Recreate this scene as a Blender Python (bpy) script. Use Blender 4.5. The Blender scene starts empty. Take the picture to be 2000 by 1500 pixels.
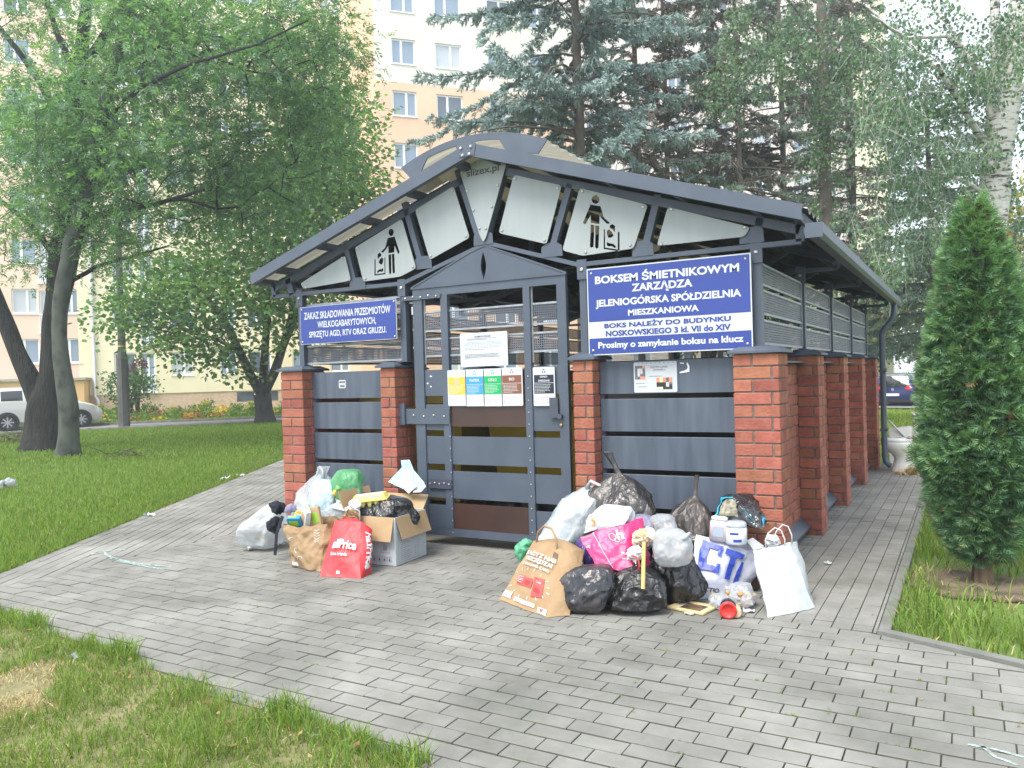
import bpy, bmesh, math, random
import numpy as np
from mathutils import Vector, Matrix, noise
from mathutils.bvhtree import BVHTree
from mathutils.geometry import tessellate_polygon

random.seed(7); RNG = np.random.default_rng(7)
S = bpy.context.scene
COL = S.collection
R_ = math.radians

# ---------------------------------------------------------------- camera
FPX, YAW, PITCH, ROLL = 1549.38, -0.52131, -0.00808, -0.02872
CAM = Vector((1.04196, -5.23521, 1.35))
_f = Vector((math.sin(YAW)*math.cos(PITCH), math.cos(YAW)*math.cos(PITCH), math.sin(PITCH)))
_r = Vector((math.cos(YAW), -math.sin(YAW), 0)); _u = _r.cross(_f)
_c, _s = math.cos(ROLL), math.sin(ROLL)
CR, CU, CF = _c*_r+_s*_u, -_s*_r+_c*_u, _f
cd = bpy.data.cameras.new('camera'); cam = bpy.data.objects.new('camera', cd); COL.objects.link(cam)
cd.sensor_width = 36; cd.lens = 36*FPX/2000; cd.clip_end = 500; cd.clip_start = .05
cam.matrix_world = Matrix(((CR.x, CU.x, -CF.x, CAM.x), (CR.y, CU.y, -CF.y, CAM.y), (CR.z, CU.z, -CF.z, CAM.z), (0, 0, 0, 1)))
S.camera = cam

# ---------------------------------------------------------------- light
SUN_EL, SUN_AZ = R_(58), R_(192)     # azimuth clockwise from +y
W = bpy.data.worlds.new('World'); S.world = W; W.use_nodes = True
nt = W.node_tree; bg = nt.nodes['Background']
sky = nt.nodes.new('ShaderNodeTexSky'); sky.sky_type = 'NISHITA'; sky.sun_disc = False
sky.sun_elevation = SUN_EL; sky.sun_rotation = SUN_AZ; sky.air_density = 1.0; sky.dust_density = 3.0; sky.ozone_density = 1.0
# thin bright high cloud over most of the sky
cl = nt.nodes.new('ShaderNodeMix'); cl.data_type = 'RGBA'; cl.inputs[7].default_value = (6.6, 7.0, 7.5, 1)
cn = nt.nodes.new('ShaderNodeTexNoise'); cn.inputs['Scale'].default_value = 2.2; cn.inputs['Detail'].default_value = 6
cr = nt.nodes.new('ShaderNodeMapRange'); cr.inputs[1].default_value = .35; cr.inputs[2].default_value = .65; cr.inputs[3].default_value = .55; cr.inputs[4].default_value = .9
nt.links.new(cn.outputs['Fac'], cr.inputs[0]); nt.links.new(cr.outputs[0], cl.inputs[0]); nt.links.new(sky.outputs[0], cl.inputs[6]); nt.links.new(cl.outputs[2], bg.inputs[0]); bg.inputs[1].default_value = 0.15
ld = bpy.data.lights.new('sun', 'SUN'); sun = bpy.data.objects.new('sun', ld); COL.objects.link(sun)
ld.energy = 2.4; ld.angle = R_(30); ld.color = (1, .94, .84)
_sd = Vector((math.sin(SUN_AZ)*math.cos(SUN_EL), math.cos(SUN_AZ)*math.cos(SUN_EL), math.sin(SUN_EL)))
sun.rotation_euler = _sd.to_track_quat('Z', 'Y').to_euler(); sun.location = (0, 0, 30)
S.view_settings.view_transform = 'Standard'; S.view_settings.look = 'None'
S.view_settings.exposure = 1.05; S.view_settings.gamma = 1
S.cycles.max_bounces = 7; S.cycles.transparent_max_bounces = 12; S.cycles.diffuse_bounces = 4
S.cycles.caustics_reflective = False; S.cycles.caustics_refractive = False

# ---------------------------------------------------------------- helpers
def ray(u, v): return CF + CR*((u-1000)/FPX) - CU*((v-750)/FPX)
def gp(u, v, z=0.0):
    d = ray(u, v); return CAM + d*((z-CAM.z)/d.z)
def fp(u, v, y=0.0):
    d = ray(u, v); return CAM + d*((y-CAM.y)/d.y)
def dp(u, v, dist): return CAM + ray(u, v)*dist

def tag(o, label=None, cat=None, group=None, kind=None):
    for k, v in (('label', label), ('category', cat), ('group', group), ('kind', kind)):
        if v: o[k] = v
    return o
def thing(name, label, cat, loc=(0, 0, 0), rotz=0, group=None):
    o = bpy.data.objects.new(name, None); COL.objects.link(o); o.empty_display_size = .1
    o.location = loc; o.rotation_euler = (0, 0, rotz)
    return tag(o, label, cat, group)

def link_mesh(name, me, mats, parent=None, smooth=False):
    for m in (mats if isinstance(mats, (list, tuple)) else [mats]): me.materials.append(m)
    if smooth: me.polygons.foreach_set('use_smooth', [True]*len(me.polygons))
    o = bpy.data.objects.new(name, me); COL.objects.link(o)
    if parent is not None: o.parent = parent
    return o
def share(name, src, parent, loc=(0, 0, 0)):
    o = bpy.data.objects.new(name, src.data); COL.objects.link(o); o.parent = parent; o.location = loc
    return o

class MB:
    def __init__(s): s.v = []; s.f = []; s.m = []
    def add(s, vs, fs, mi=0):
        b = len(s.v); s.v += [tuple(x) for x in vs]; s.f += [tuple(b+i for i in f) for f in fs]; s.m += [mi]*len(fs)
    def box(s, x0, x1, y0, y1, z0, z1, mi=0, M=None):
        vs = [Vector(p) for p in ((x0,y0,z0),(x1,y0,z0),(x1,y1,z0),(x0,y1,z0),(x0,y0,z1),(x1,y0,z1),(x1,y1,z1),(x0,y1,z1))]
        if M is not None: vs = [M @ p for p in vs]
        s.add(vs, [(0,3,2,1),(4,5,6,7),(0,1,5,4),(1,2,6,5),(2,3,7,6),(3,0,4,7)], mi)
    def cbox(s, x0, x1, y0, y1, z0, z1, c=.003, mi=0, M=None):
        # box with chamfered vertical and top edges (frustum stack)
        rs = [(z0, 0), (z1-c, 0), (z1, c)]
        b = []
        for z, k in rs:
            b += [(x0+k+c,y0+k,z),(x1-k-c,y0+k,z),(x1-k,y0+k+c,z),(x1-k,y1-k-c,z),(x1-k-c,y1-k,z),(x0+k+c,y1-k,z),(x0+k,y1-k-c,z),(x0+k,y0+k+c,z)]
        if M is not None: b = [M @ Vector(p) for p in b]
        fs = [tuple(range(16, 24)), tuple(reversed(range(8)))]
        for l in range(2):
            for i in range(8):
                j = (i+1) % 8; fs.append((l*8+i, l*8+j, l*8+8+j, l*8+8+i))
        s.add(b, fs, mi)
    def bar(s, a, b, w, h, up=(0, 0, 1), mi=0):
        a = Vector(a); b = Vector(b); d = (b-a).normalized(); up = Vector(up)
        sd = d.cross(up)
        if sd.length < 1e-4: sd = d.cross(Vector((1, 0, 0)))
        sd.normalize(); n = sd.cross(d).normalized()
        vs = []
        for p in (a, b):
            for i, j in ((-1,-1),(1,-1),(1,1),(-1,1)): vs.append(p+sd*(i*w/2)+n*(j*h/2))
        s.add(vs, [(0,3,2,1),(4,5,6,7),(0,1,5,4),(1,2,6,5),(2,3,7,6),(3,0,4,7)], mi)
    def tube(s, pts, r, n=8, mi=0, cap=True):
        pts = [Vector(p) for p in pts]; rr = r if isinstance(r, (list, tuple)) else [r]*len(pts)
        vs = []; prev = None
        for i, p in enumerate(pts):
            t = (pts[min(i+1, len(pts)-1)]-pts[max(i-1, 0)]).normalized()
            if prev is None:
                x = t.cross(Vector((0, 0, 1)))
                if x.length < .05: x = t.cross(Vector((1, 0, 0)))
            else: x = prev - t*prev.dot(t)
            x.normalize(); prev = x; y = t.cross(x)
            for k in range(n):
                a = 2*math.pi*k/n; vs.append(p+(x*math.cos(a)+y*math.sin(a))*rr[i])
        fs = []
        for i in range(len(pts)-1):
            for k in range(n):
                j = (k+1) % n; fs.append((i*n+k, i*n+j, i*n+n+j, i*n+n+k))
        if cap: fs += [tuple(reversed(range(n))), tuple(range((len(pts)-1)*n, len(pts)*n))]
        s.add(vs, fs, mi)
    def lathe(s, prof, n=20, M=None, mi=0):
        vs = []
        for r, z in prof:
            for k in range(n):
                a = 2*math.pi*k/n; vs.append(Vector((r*math.cos(a), r*math.sin(a), z)))
        if M is not None: vs = [M @ p for p in vs]
        fs = []
        for i in range(len(prof)-1):
            for k in range(n):
                j = (k+1) % n; fs.append((i*n+k, i*n+j, i*n+n+j, i*n+n+k))
        fs += [tuple(reversed(range(n))), tuple(range((len(prof)-1)*n, len(prof)*n))]
        s.add(vs, fs, mi)
    def prism(s, loops, O, U, V, t, mi=0):
        # filled planar shape (outer loop + holes), 2D points, thickness t along U x V
        O, U, V = Vector(O), Vector(U), Vector(V); N = U.cross(V).normalized()
        L = [[Vector((x, y, 0)) for x, y in lp] for lp in loops]
        tri = tessellate_polygon(L); flat = [p for lp in L for p in lp]; n = len(flat)
        vs = [O+U*p.x+V*p.y for p in flat] + [O+U*p.x+V*p.y-N*t for p in flat]
        fs = []
        for a, b, c in tri:
            A = (flat[b]-flat[a]).cross(flat[c]-flat[a]).z
            if A < 0: a, c = c, a
            fs += [(a, b, c), (c+n, b+n, a+n)]
        o = 0
        for lp in L:
            k = len(lp)
            for i in range(k): fs.append((o+i, o+(i+1) % k, n+o+(i+1) % k, n+o+i))
            o += k
        s.add(vs, fs, mi)
    def build(s, name, mats, parent=None, smooth=False, off=None):
        me = bpy.data.meshes.new(name); v = s.v
        if off is not None: v = [(p[0]-off[0], p[1]-off[1], p[2]-off[2]) for p in v]
        me.from_pydata(v, [], s.f)
        if any(s.m): me.polygons.foreach_set('material_index', s.m)
        me.update(); me.validate()
        return link_mesh(name, me, mats, parent, smooth)

def np_mesh(name, V, F, mats, parent=None, smooth=False, mi=None):
    me = bpy.data.meshes.new(name); k = F.shape[1]
    me.vertices.add(len(V)); me.vertices.foreach_set('co', np.ascontiguousarray(V, dtype=np.float32).ravel())
    me.loops.add(F.size); me.loops.foreach_set('vertex_index', np.ascontiguousarray(F, dtype=np.int32).ravel())
    me.polygons.add(len(F)); me.polygons.foreach_set('loop_start', np.arange(0, F.size, k, dtype=np.int32))
    me.polygons.foreach_set('loop_total', np.full(len(F), k, dtype=np.int32))
    if mi is not None: me.polygons.foreach_set('material_index', np.ascontiguousarray(mi, dtype=np.int32))
    me.update(calc_edges=True)
    return link_mesh(name, me, mats, parent, smooth)

def text_geo(body, bold=0.0, italic=0.0, align='CENTER', spacing=1.0):
    cu = bpy.data.curves.new('t', 'FONT'); cu.body = body; cu.align_x = align; cu.size = 1.0
    cu.offset = bold; cu.shear = italic; cu.space_character = spacing; cu.resolution_u = 3
    o = bpy.data.objects.new('t', cu); COL.objects.link(o)
    dg = bpy.context.evaluated_depsgraph_get(); me = bpy.data.meshes.new_from_object(o.evaluated_get(dg))
    V = np.zeros(len(me.vertices)*3); me.vertices.foreach_get('co', V); V = V.reshape(-1, 3)[:, :2]
    F = [tuple(p.vertices) for p in me.polygons]
    bpy.data.objects.remove(o); bpy.data.curves.remove(cu); bpy.data.meshes.remove(me)
    return V, F
def put_text(mb, body, O, U, V, w, h, mi=0, bold=.02, italic=0, spacing=1.0, project=None):
    """text stretched to w x h, lower left corner at O, in the plane U,V"""
    acc = [i for i, ch in enumerate(body) if ch in 'Óó']; body2 = body.replace('Ó', 'O').replace('ó', 'o')
    T, F = text_geo(body2, bold, italic, spacing=spacing)
    ref = T
    if acc and len(T):          # the built-in face has no o acute of its own weight: draw the stroke over the O
        for i in acc:
            a0 = text_geo(body2[:i], bold, italic, 'LEFT', spacing)[0] if i else np.zeros((1, 2)); a1 = text_geo(body2[:i+1], bold, italic, 'LEFT', spacing)[0]
            full = text_geo(body2, bold, italic, 'LEFT', spacing)[0]; sh = T[:, 0].min()-full[:, 0].min()
            oc = text_geo('O' if body[i] == 'Ó' else 'o', bold)[0]; w_o = oc[:, 0].max()-oc[:, 0].min(); xm = a1[:, 0].max()+sh-w_o*.5; yt = oc[:, 1].max()
            q = np.array([(xm-.06, yt+.04), (xm+.06, yt+.04), (xm+.2, yt+.2), (xm+.04, yt+.2)]); F = F+[tuple(len(T)+k for k in range(4))]; T = np.vstack([T, q])
    if not len(T): return
    mn, mx = ref.min(0), ref.max(0); O, U, V = Vector(O), Vector(U), Vector(V)
    k = (T-mn)/np.maximum(mx-mn, 1e-6)
    pts = [O+U*(a*w)+V*(b*h) for a, b in k]
    if project: pts = [project(p) for p in pts]
    mb.add(pts, F, mi)

# ---------------------------------------------------------------- materials
def newmat(name):
    m = bpy.data.materials.new(name); m.use_nodes = True; nt = m.node_tree
    return m, nt, nt.nodes['Principled BSDF']
def pm(name, c1, c2=None, scale=8.0, rough=.6, metal=0.0, bump=0.0, bscale=60.0, island=0.0, detail=4.0, spec=.5, contrast=(.35, .65), coat=0, dist=.01, hue=0.0, stretch=None):
    m, nt, b = newmat(name); N = nt.nodes.new; Lk = nt.links.new
    tc = N('ShaderNodeTexCoord'); vec = tc.outputs['Object']
    if stretch:
        mp = N('ShaderNodeMapping'); Lk(vec, mp.inputs[0]); mp.inputs['Scale'].default_value = stretch; vec = mp.outputs[0]
    b.inputs['Roughness'].default_value = rough; b.inputs['Metallic'].default_value = metal
    b.inputs['Specular IOR Level'].default_value = spec; b.inputs['Coat Weight'].default_value = coat
    out = None
    if c2 is not None:
        n = N('ShaderNodeTexNoise'); n.inputs['Scale'].default_value = scale; n.inputs['Detail'].default_value = detail; Lk(vec, n.inputs['Vector'])
        r = N('ShaderNodeValToRGB'); r.color_ramp.elements[0].position, r.color_ramp.elements[1].position = contrast
        r.color_ramp.elements[0].color = (*c1, 1); r.color_ramp.elements[1].color = (*c2, 1); Lk(n.outputs['Fac'], r.inputs[0]); out = r.outputs[0]
    else:
        rgb = N('ShaderNodeRGB'); rgb.outputs[0].default_value = (*c1, 1); out = rgb.outputs[0]
    if island:
        g = N('ShaderNodeNewGeometry'); hs = N('ShaderNodeHueSaturation')
        mr = N('ShaderNodeMapRange'); mr.inputs[3].default_value = 1-island; mr.inputs[4].default_value = 1+island
        Lk(g.outputs['Random Per Island'], mr.inputs[0]); Lk(mr.outputs[0], hs.inputs['Value']); Lk(out, hs.inputs['Color'])
        if hue:
            mh = N('ShaderNodeMath'); mh.operation = 'MULTIPLY'; mh.inputs[1].default_value = 7.31; fr = N('ShaderNodeMath'); fr.operation = 'FRACT'
            Lk(g.outputs['Random Per Island'], mh.inputs[0]); Lk(mh.outputs[0], fr.inputs[0])
            m2 = N('ShaderNodeMapRange'); m2.inputs[3].default_value = .5-hue; m2.inputs[4].default_value = .5+hue
            Lk(fr.outputs[0], m2.inputs[0]); Lk(m2.outputs[0], hs.inputs['Hue'])
        out = hs.outputs[0]
    Lk(out, b.inputs['Base Color'])
    if bump:
        n2 = N('ShaderNodeTexNoise'); n2.inputs['Scale'].default_value = bscale; n2.inputs['Detail'].default_value = 5; Lk(vec, n2.inputs['Vector'])
        bp = N('ShaderNodeBump'); bp.inputs['Strength'].default_value = bump; bp.inputs['Distance'].default_value = dist
        Lk(n2.outputs['Fac'], bp.inputs['Height']); Lk(bp.outputs[0], b.inputs['Normal'])
    m['out'] = 1
    return m
def leafmat(name, c, trans=.35, island=.35, hue=.02, rough=.5, spec=.3, tcol=None):
    m, nt, b = newmat(name); N = nt.nodes.new; Lk = nt.links.new
    g = N('ShaderNodeNewGeometry'); hs = N('ShaderNodeHueSaturation'); hs.inputs['Color'].default_value = (*c, 1)
    mr = N('ShaderNodeMapRange'); mr.inputs[3].default_value = 1-island; mr.inputs[4].default_value = 1+island
    Lk(g.outputs['Random Per Island'], mr.inputs[0]); Lk(mr.outputs[0], hs.inputs['Value'])
    mh = N('ShaderNodeMath'); mh.operation = 'MULTIPLY'; mh.inputs[1].default_value = 13.7; fr = N('ShaderNodeMath'); fr.operation = 'FRACT'
    Lk(g.outputs['Random Per Island'], mh.inputs[0]); Lk(mh.outputs[0], fr.inputs[0])
    m2 = N('ShaderNodeMapRange'); m2.inputs[3].default_value = .5-hue; m2.inputs[4].default_value = .5+hue
    Lk(fr.outputs[0], m2.inputs[0]); Lk(m2.outputs[0], hs.inputs['Hue'])
    Lk(hs.outputs[0], b.inputs['Base Color']); b.inputs['Roughness'].default_value = rough; b.inputs['Specular IOR Level'].default_value = spec
    if trans:
        t = N('ShaderNodeBsdfTranslucent'); mx = N('ShaderNodeMixShader'); mx.inputs[0].default_value = trans
        mc = N('ShaderNodeMix'); mc.data_type = 'RGBA'; mc.blend_type = 'MULTIPLY'; mc.inputs[0].default_value = 1
        Lk(hs.outputs[0], mc.inputs[6]); mc.inputs[7].default_value = (*(tcol or (1.5, 1.6, .7)), 1); Lk(mc.outputs[2], t.inputs[0])
        Lk(b.outputs[0], mx.inputs[1]); Lk(t.outputs[0], mx.inputs[2]); Lk(mx.outputs[0], nt.nodes['Material Output'].inputs[0])
    return m
def filmmat(name, c, alpha=.6, rough=.3, trans=.3, bump=.4, bscale=25.0, c2=None, nscale=9.0, spec=.5, sharp=False):
    """thin plastic film: coloured, part transparent, part translucent, crinkled"""
    m, nt, b = newmat(name); N = nt.nodes.new; Lk = nt.links.new
    tc = N('ShaderNodeTexCoord'); b.inputs['Roughness'].default_value = rough; b.inputs['Base Color'].default_value = (*c, 1); b.inputs['Specular IOR Level'].default_value = spec
    cs = None
    if c2:
        n = N('ShaderNodeTexNoise'); n.inputs['Scale'].default_value = nscale; n.inputs['Detail'].default_value = 3; Lk(tc.outputs['Object'], n.inputs['Vector'])
        r = N('ShaderNodeValToRGB'); r.color_ramp.elements[0].position, r.color_ramp.elements[1].position = .42, .62
        r.color_ramp.elements[0].color = (*c, 1); r.color_ramp.elements[1].color = (*c2, 1); Lk(n.outputs['Fac'], r.inputs[0]); Lk(r.outputs[0], b.inputs['Base Color']); cs = r.outputs[0]
    w = N('ShaderNodeTexNoise'); w.inputs['Scale'].default_value = bscale; w.inputs['Detail'].default_value = 4; w.inputs['Distortion'].default_value = 1.2
    w.noise_type = 'RIDGED_MULTIFRACTAL' if sharp else 'FBM'
    mpv = N('ShaderNodeMapping'); mpv.inputs['Scale'].default_value = (1.4, 1.4, .45); Lk(tc.outputs['Object'], mpv.inputs[0]); Lk(mpv.outputs[0], w.inputs['Vector'])
    bp = N('ShaderNodeBump'); bp.inputs['Strength'].default_value = bump; bp.inputs['Distance'].default_value = .02; Lk(w.outputs[0], bp.inputs['Height']); Lk(bp.outputs[0], b.inputs['Normal'])
    last = b.outputs[0]
    if trans:
        t = N('ShaderNodeBsdfTranslucent'); t.inputs[0].default_value = (*c, 1); mx = N('ShaderNodeMixShader'); mx.inputs[0].default_value = trans
        if cs: Lk(cs, t.inputs[0])
        Lk(last, mx.inputs[1]); Lk(t.outputs[0], mx.inputs[2]); last = mx.outputs[0]
    if alpha < 1:
        tr = N('ShaderNodeBsdfTransparent'); tr.inputs[0].default_value = (*[min(1, .55+.5*x) for x in c], 1); mx = N('ShaderNodeMixShader'); mx.inputs[0].default_value = alpha
        Lk(tr.outputs[0], mx.inputs[1]); Lk(last, mx.inputs[2]); last = mx.outputs[0]
    Lk(last, nt.nodes['Material Output'].inputs[0])
    return m

M_METAL = pm('anthracite_paint', (.060, .078, .110), (.078, .098, .134), 5, .45, bump=.08, bscale=350, contrast=(.3, .7))
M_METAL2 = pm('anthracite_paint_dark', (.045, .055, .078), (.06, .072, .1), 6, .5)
M_SLAT = pm('slat_paint', (.058, .076, .108), (.088, .11, .148), 3, .45, bump=.06, bscale=200, stretch=(5, 5, .5), detail=7)
M_GALV = pm('galvanised', (.26, .29, .32), (.36, .39, .42), 18, .45, metal=.3)
M_BOLT = pm('bolt_steel', (.5, .5, .5), None, rough=.3, metal=.8)
M_WHITEP = pm('white_plate', (.30, .335, .34), (.325, .36, .365), 3, .4, stretch=(4, 4, .6), detail=5)
M_BRICK = pm('brick_red', (.275, .088, .054), (.345, .125, .082), 11, .85, bump=.6, bscale=45, island=.18, hue=.01)
M_MORTAR = pm('mortar', (.20, .165, .145), (.13, .11, .10), 40, .95, bump=.5, bscale=150)
M_DOORBROWN = pm('brown_sheet', (.045, .024, .02), (.06, .032, .026), 3, .35)
M_BLUE = pm('sign_blue', (.021, .045, .24), (.026, .052, .265), 2, .3)
M_SIGNW = pm('sign_white', (.52, .55, .58), None, rough=.3)
M_INK = pm('black_ink', (.02, .02, .025), None, rough=.5)
M_INKG = pm('grey_ink', (.12, .12, .14), None, rough=.5)
M_PAPER = pm('white_paper', (.52, .55, .59), (.48, .51, .55), 6, .7)
# ================================================================ WASTE SHELTER
T = 1.463; SP = 1.549; COURSES = 17.5; CH = T/COURSES
shelter = thing('waste_shelter', 'brick and anthracite metal waste shelter with gable front and closed door', 'waste shelter')
def bricks(mb, x0, x1, y0, y1, z0, z1, phase=0, L=.245, jit=.0025, faces=None):
    """brick-clad pier: separate bricks (mi 0) round a mortar core (mi 1)"""
    g = .006
    mb.box(x0+.008, x1-.008, y0+.008, y1-.008, z0, z1, 1)
    n = int(round((z1-z0)/CH+.3)); 
    for c in range(n):
        a = z1-(c+1)*CH+g; b = z1-c*CH-g
        if a < z0: a = z0
        if b-a < .01: continue
        odd = (c+phase) % 2
        w, d = x1-x0, y1-y0
        def run(u0, u1, o):
            cuts = [u0]; p = u0+(L*.5 if o else L)
            if u1-u0 < .2: cuts = [u0, u1] if o else [u0, (u0+u1)/2+.02, u1]
            else:
                while p < u1-.03: cuts.append(p); p += L
                cuts.append(u1)
            return cuts
        dd = min(.1, d*.5)
        def J(): return random.uniform(-jit, jit)
        # front/back rows own the corners on odd courses, side rows on even ones
        ex = 0 if odd else dd
        xs = run(x0, x1, odd)
        for i in range(len(xs)-1):
            l = xs[i]+(g if i else 0); r = xs[i+1]-(g if i < len(xs)-2 else 0)
            mb.cbox(l, r, y0+J(), y0+dd+J()*.2, a, b, .004, 0)
            mb.cbox(l, r, y1-dd, y1+J(), a, b, .004, 0)
        if d-2*dd > .03:
            ys = run(y0+dd, y1-dd, 1-odd)
            for i in range(len(ys)-1):
                l = ys[i]+(g if i or odd else 0); r = ys[i+1]-g
                mb.cbox(x1-dd, x1+J(), l, r, a, b, .004, 0)
                mb.cbox(x0+J(), x0+dd, l, r, a, b, .004, 0)
def pillar(x0, x1, y0, y1, phase=0, cap=.03):
    mb = MB(); bricks(mb, x0, x1, y0, y1, 0, T, phase)
    o = mb.build('brick_pillar', [M_BRICK, M_MORTAR], shelter)
    c = MB(); k = cap
    vs = []
    for z, e in ((T+.001, k), (T+.016, k), (T+.045, k-.05 if x1-x0 < .2 else k-.06)):
        vs += [(x0-e, y0-e, z), (x1+e, y0-e, z), (x1+e, y1+e, z), (x0-e, y1+e, z)]
    fs = [(0,3,2,1), (8,9,10,11)]
    for l in (0, 4):
        for i in range(4): j = (i+1) % 4; fs.append((l+i, l+j, l+4+j, l+4+i))
    c.add(vs, fs); c.build('pillar_cap', M_METAL, o)
    return o
PX = [(-4.40, -4.13), (-3.243, -3.09), (-1.453, -1.295), (-.291, 0)]
for i, (a, b) in enumerate(PX): pillar(a, b, 0, .29 if i in (0, 3) else .27, i)
for k in range(1, 5):
    pillar(-.291, 0, k*SP, k*SP+.29, k)
    pillar(-4.40, -4.11, k*SP, k*SP+.29, k+1)
pillar(-2.9, -2.61, 4*SP, 4*SP+.29); pillar(-1.6, -1.31, 4*SP, 4*SP+.29, 1)
XW = -.165
for k in range(4):
    for (xa, xb) in ((XW-.12, XW), (-4.40+.045, -4.40+.165)):
        y0, y1 = k*SP+.291, (k+1)*SP-.001
        mb = MB(); bricks(mb, xa, xb, y0, y1, .12, 1.40, k)
        mb.box(xa+.01, xb-.01, y0, y1, 0, .118, 1)
        o = mb.build('brick_wall_bay', [M_BRICK, M_MORTAR], shelter)
        c = MB()
        sx = 1 if xb > -1 else -1; xe = xb+.07 if sx > 0 else xa-.07; xi = xa-.02 if sx > 0 else xb+.02
        lo, hi = sorted((xi, xe))
        c.add([(xi,y0,1.402),(xe,y0,1.402),(xe,y0,1.414),(xi,y0,1.436),(xi,y1,1.402),(xe,y1,1.402),(xe,y1,1.414),(xi,y1,1.436)],
              [(0,1,2,3),(7,6,5,4),(0,4,5,1),(1,5,6,2),(2,6,7,3),(3,7,4,0)])
        c.build('wall_coping', M_METAL, o)
        c = MB(); xo = (xb+.002 if sx > 0 else xa-.002); xe = xo+sx*.072
        c.add([(xo,y0,.10),(xe,y0,.055),(xe,y0,.072),(xo,y0,.135),(xo,y1,.10),(xe,y1,.055),(xe,y1,.072),(xo,y1,.135)],
              [(0,1,2,3),(7,6,5,4),(0,4,5,1),(1,5,6,2),(2,6,7,3),(3,7,4,0)])
        c.build('plinth_flashing', M_METAL, o)
# ---- slat panels
SLZ = [fp(1280, v, .12).z for v in (703, 766.6, 781, 846, 856, 923, 934, 1000, 1012, 1085)]
SLATS = [(SLZ[1], SLZ[0]), (SLZ[3], SLZ[2]), (SLZ[5], SLZ[4])]
_h = SLATS[1][1]-SLATS[1][0]; _p = SLATS[1][1]-SLATS[2][1]
SLATS = [(SLATS[0][1]-k*_p-_h, SLATS[0][1]-k*_p) for k in range(6)]
SLATS = [(max(a, .06), b) for a, b in SLATS if b > .12]
def slat_panel(x0, x1, y, name='slat_panel'):
    mb = MB()
    for a, b in SLATS: mb.cbox(x0, x1, y, y+.022, a, b, .004)
    for x in (x0+.012, x1-.012): mb.box(x-.012, x+.012, y+.023, y+.06, .03, SLATS[0][1]-.004)
    return mb.build(name, M_SLAT, shelter)
slat_panel(PX[0][1]+.002, PX[1][0]-.002, .12); slat_panel(PX[2][1]+.002, PX[3][0]-.002, .12)
# ---- corner posts
def post(x, y, z1=2.17, w=.055):
    mb = MB(); mb.box(x-w/2, x+w/2, y-w/2, y+w/2, T+.046, z1); mb.box(x-w*.7, x+w*.7, y-w*.75, y-w*.55, z1-.115, z1+.03); mb.box(x-w, x+w, y-w, y+w, T+.046, T+.052)
    o = mb.build('post', M_METAL, shelter)
    b = MB(); b.lathe([(.013, 0), (.013, .006), (.007, .009)], 8, Matrix.Translation((x, y-w*.75-.001, z1-.045)) @ Matrix.Rotation(R_(90), 4, 'X')); b.build('bolt', M_BOLT, o)
POSTX = [fp(590, 650, .1).x, fp(790, 650, .1).x, fp(1141, 600, .1).x, fp(1481, 600, .1).x]
for x in POSTX: post(x, .115)
for k in range(1, 5):
    for x in (POSTX[0], POSTX[3]): post(x, k*SP+.145)
for x in (-2.75, -1.45): post(x, 4*SP+.145)
# ---- perforated mesh screens: grid of thin strips in a light frame
M_MESH = pm('mesh_steel', (.13, .145, .18), None, rough=.5)
def mesh_screen(x0, y0, x1, y1, bands, pitch=.0135, frame=.022, z0=None, z1=None, sides=True, fill=.36):
    A = Vector((x0, y0, 0)); B = Vector((x1, y1, 0)); L = (B-A).length; U = (B-A)/L; N = U.cross(Vector((0, 0, 1)))
    fr = MB(); me = MB(); Z = Vector((0, 0, 1)); zl = min(b[0] for b in bands); zh = max(b[1] for b in bands)
    if sides:
        for s_ in (frame/2, L-frame/2): fr.bar(A+U*s_+Z*zl, A+U*s_+Z*zh, frame*1.6, .02, up=N)
    for a, b in bands:
        for z in (a, b): fr.bar(A+U*frame*1.3+Z*z, B-U*frame*1.3+Z*z, .016, frame*.75)
        w = pitch*fill
        n = int(L/pitch)
        for i in range(n):
            s_ = frame+(L-2*frame)*(i+.5)/n; p = A+U*s_
            me.add([p-U*w/2+Z*a, p+U*w/2+Z*a, p+U*w/2+Z*b, p-U*w/2+Z*b], [(0, 1, 2, 3)])
        k = max(1, int((b-a)/pitch))
        for i in range(k):
            z = a+(b-a)*(i+.5)/k; o = N*.0006
            me.add([A+o+Z*(z-w/2), B+o+Z*(z-w/2), B+o+Z*(z+w/2), A+o+Z*(z+w/2)], [(0, 1, 2, 3)])
    o = fr.build('mesh_screen', M_GALV, shelter); me.build('wire_mesh', M_MESH, o)
B3 = [(1.53, 1.685), (1.73, 1.885), (1.925, 2.06)]
mesh_screen(PX[0][1]-.10, .135, POSTX[1]-.03, .135, B3)
mesh_screen(POSTX[2]+.03, .135, POSTX[3]-.03, .135, B3)
for k in range(4):
    for x in (POSTX[0], POSTX[3]):
        mesh_screen(x, k*SP+.145+.035, x, (k+1)*SP+.145-.035, B3, pitch=.016, fill=.6)
for xa, xb in ((-4.2, -2.78), (-2.72, -1.48), (-1.42, -.14)):
    mesh_screen(xa, 4*SP+.15, xb, 4*SP+.15, B3, pitch=.018)
    mb = MB()
    for a, b in SLATS: mb.box(xa-.1, xb+.1, 4*SP+.16, 4*SP+.18, a, b)
    mb.build('slat_panel', M_SLAT, shelter)

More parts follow.
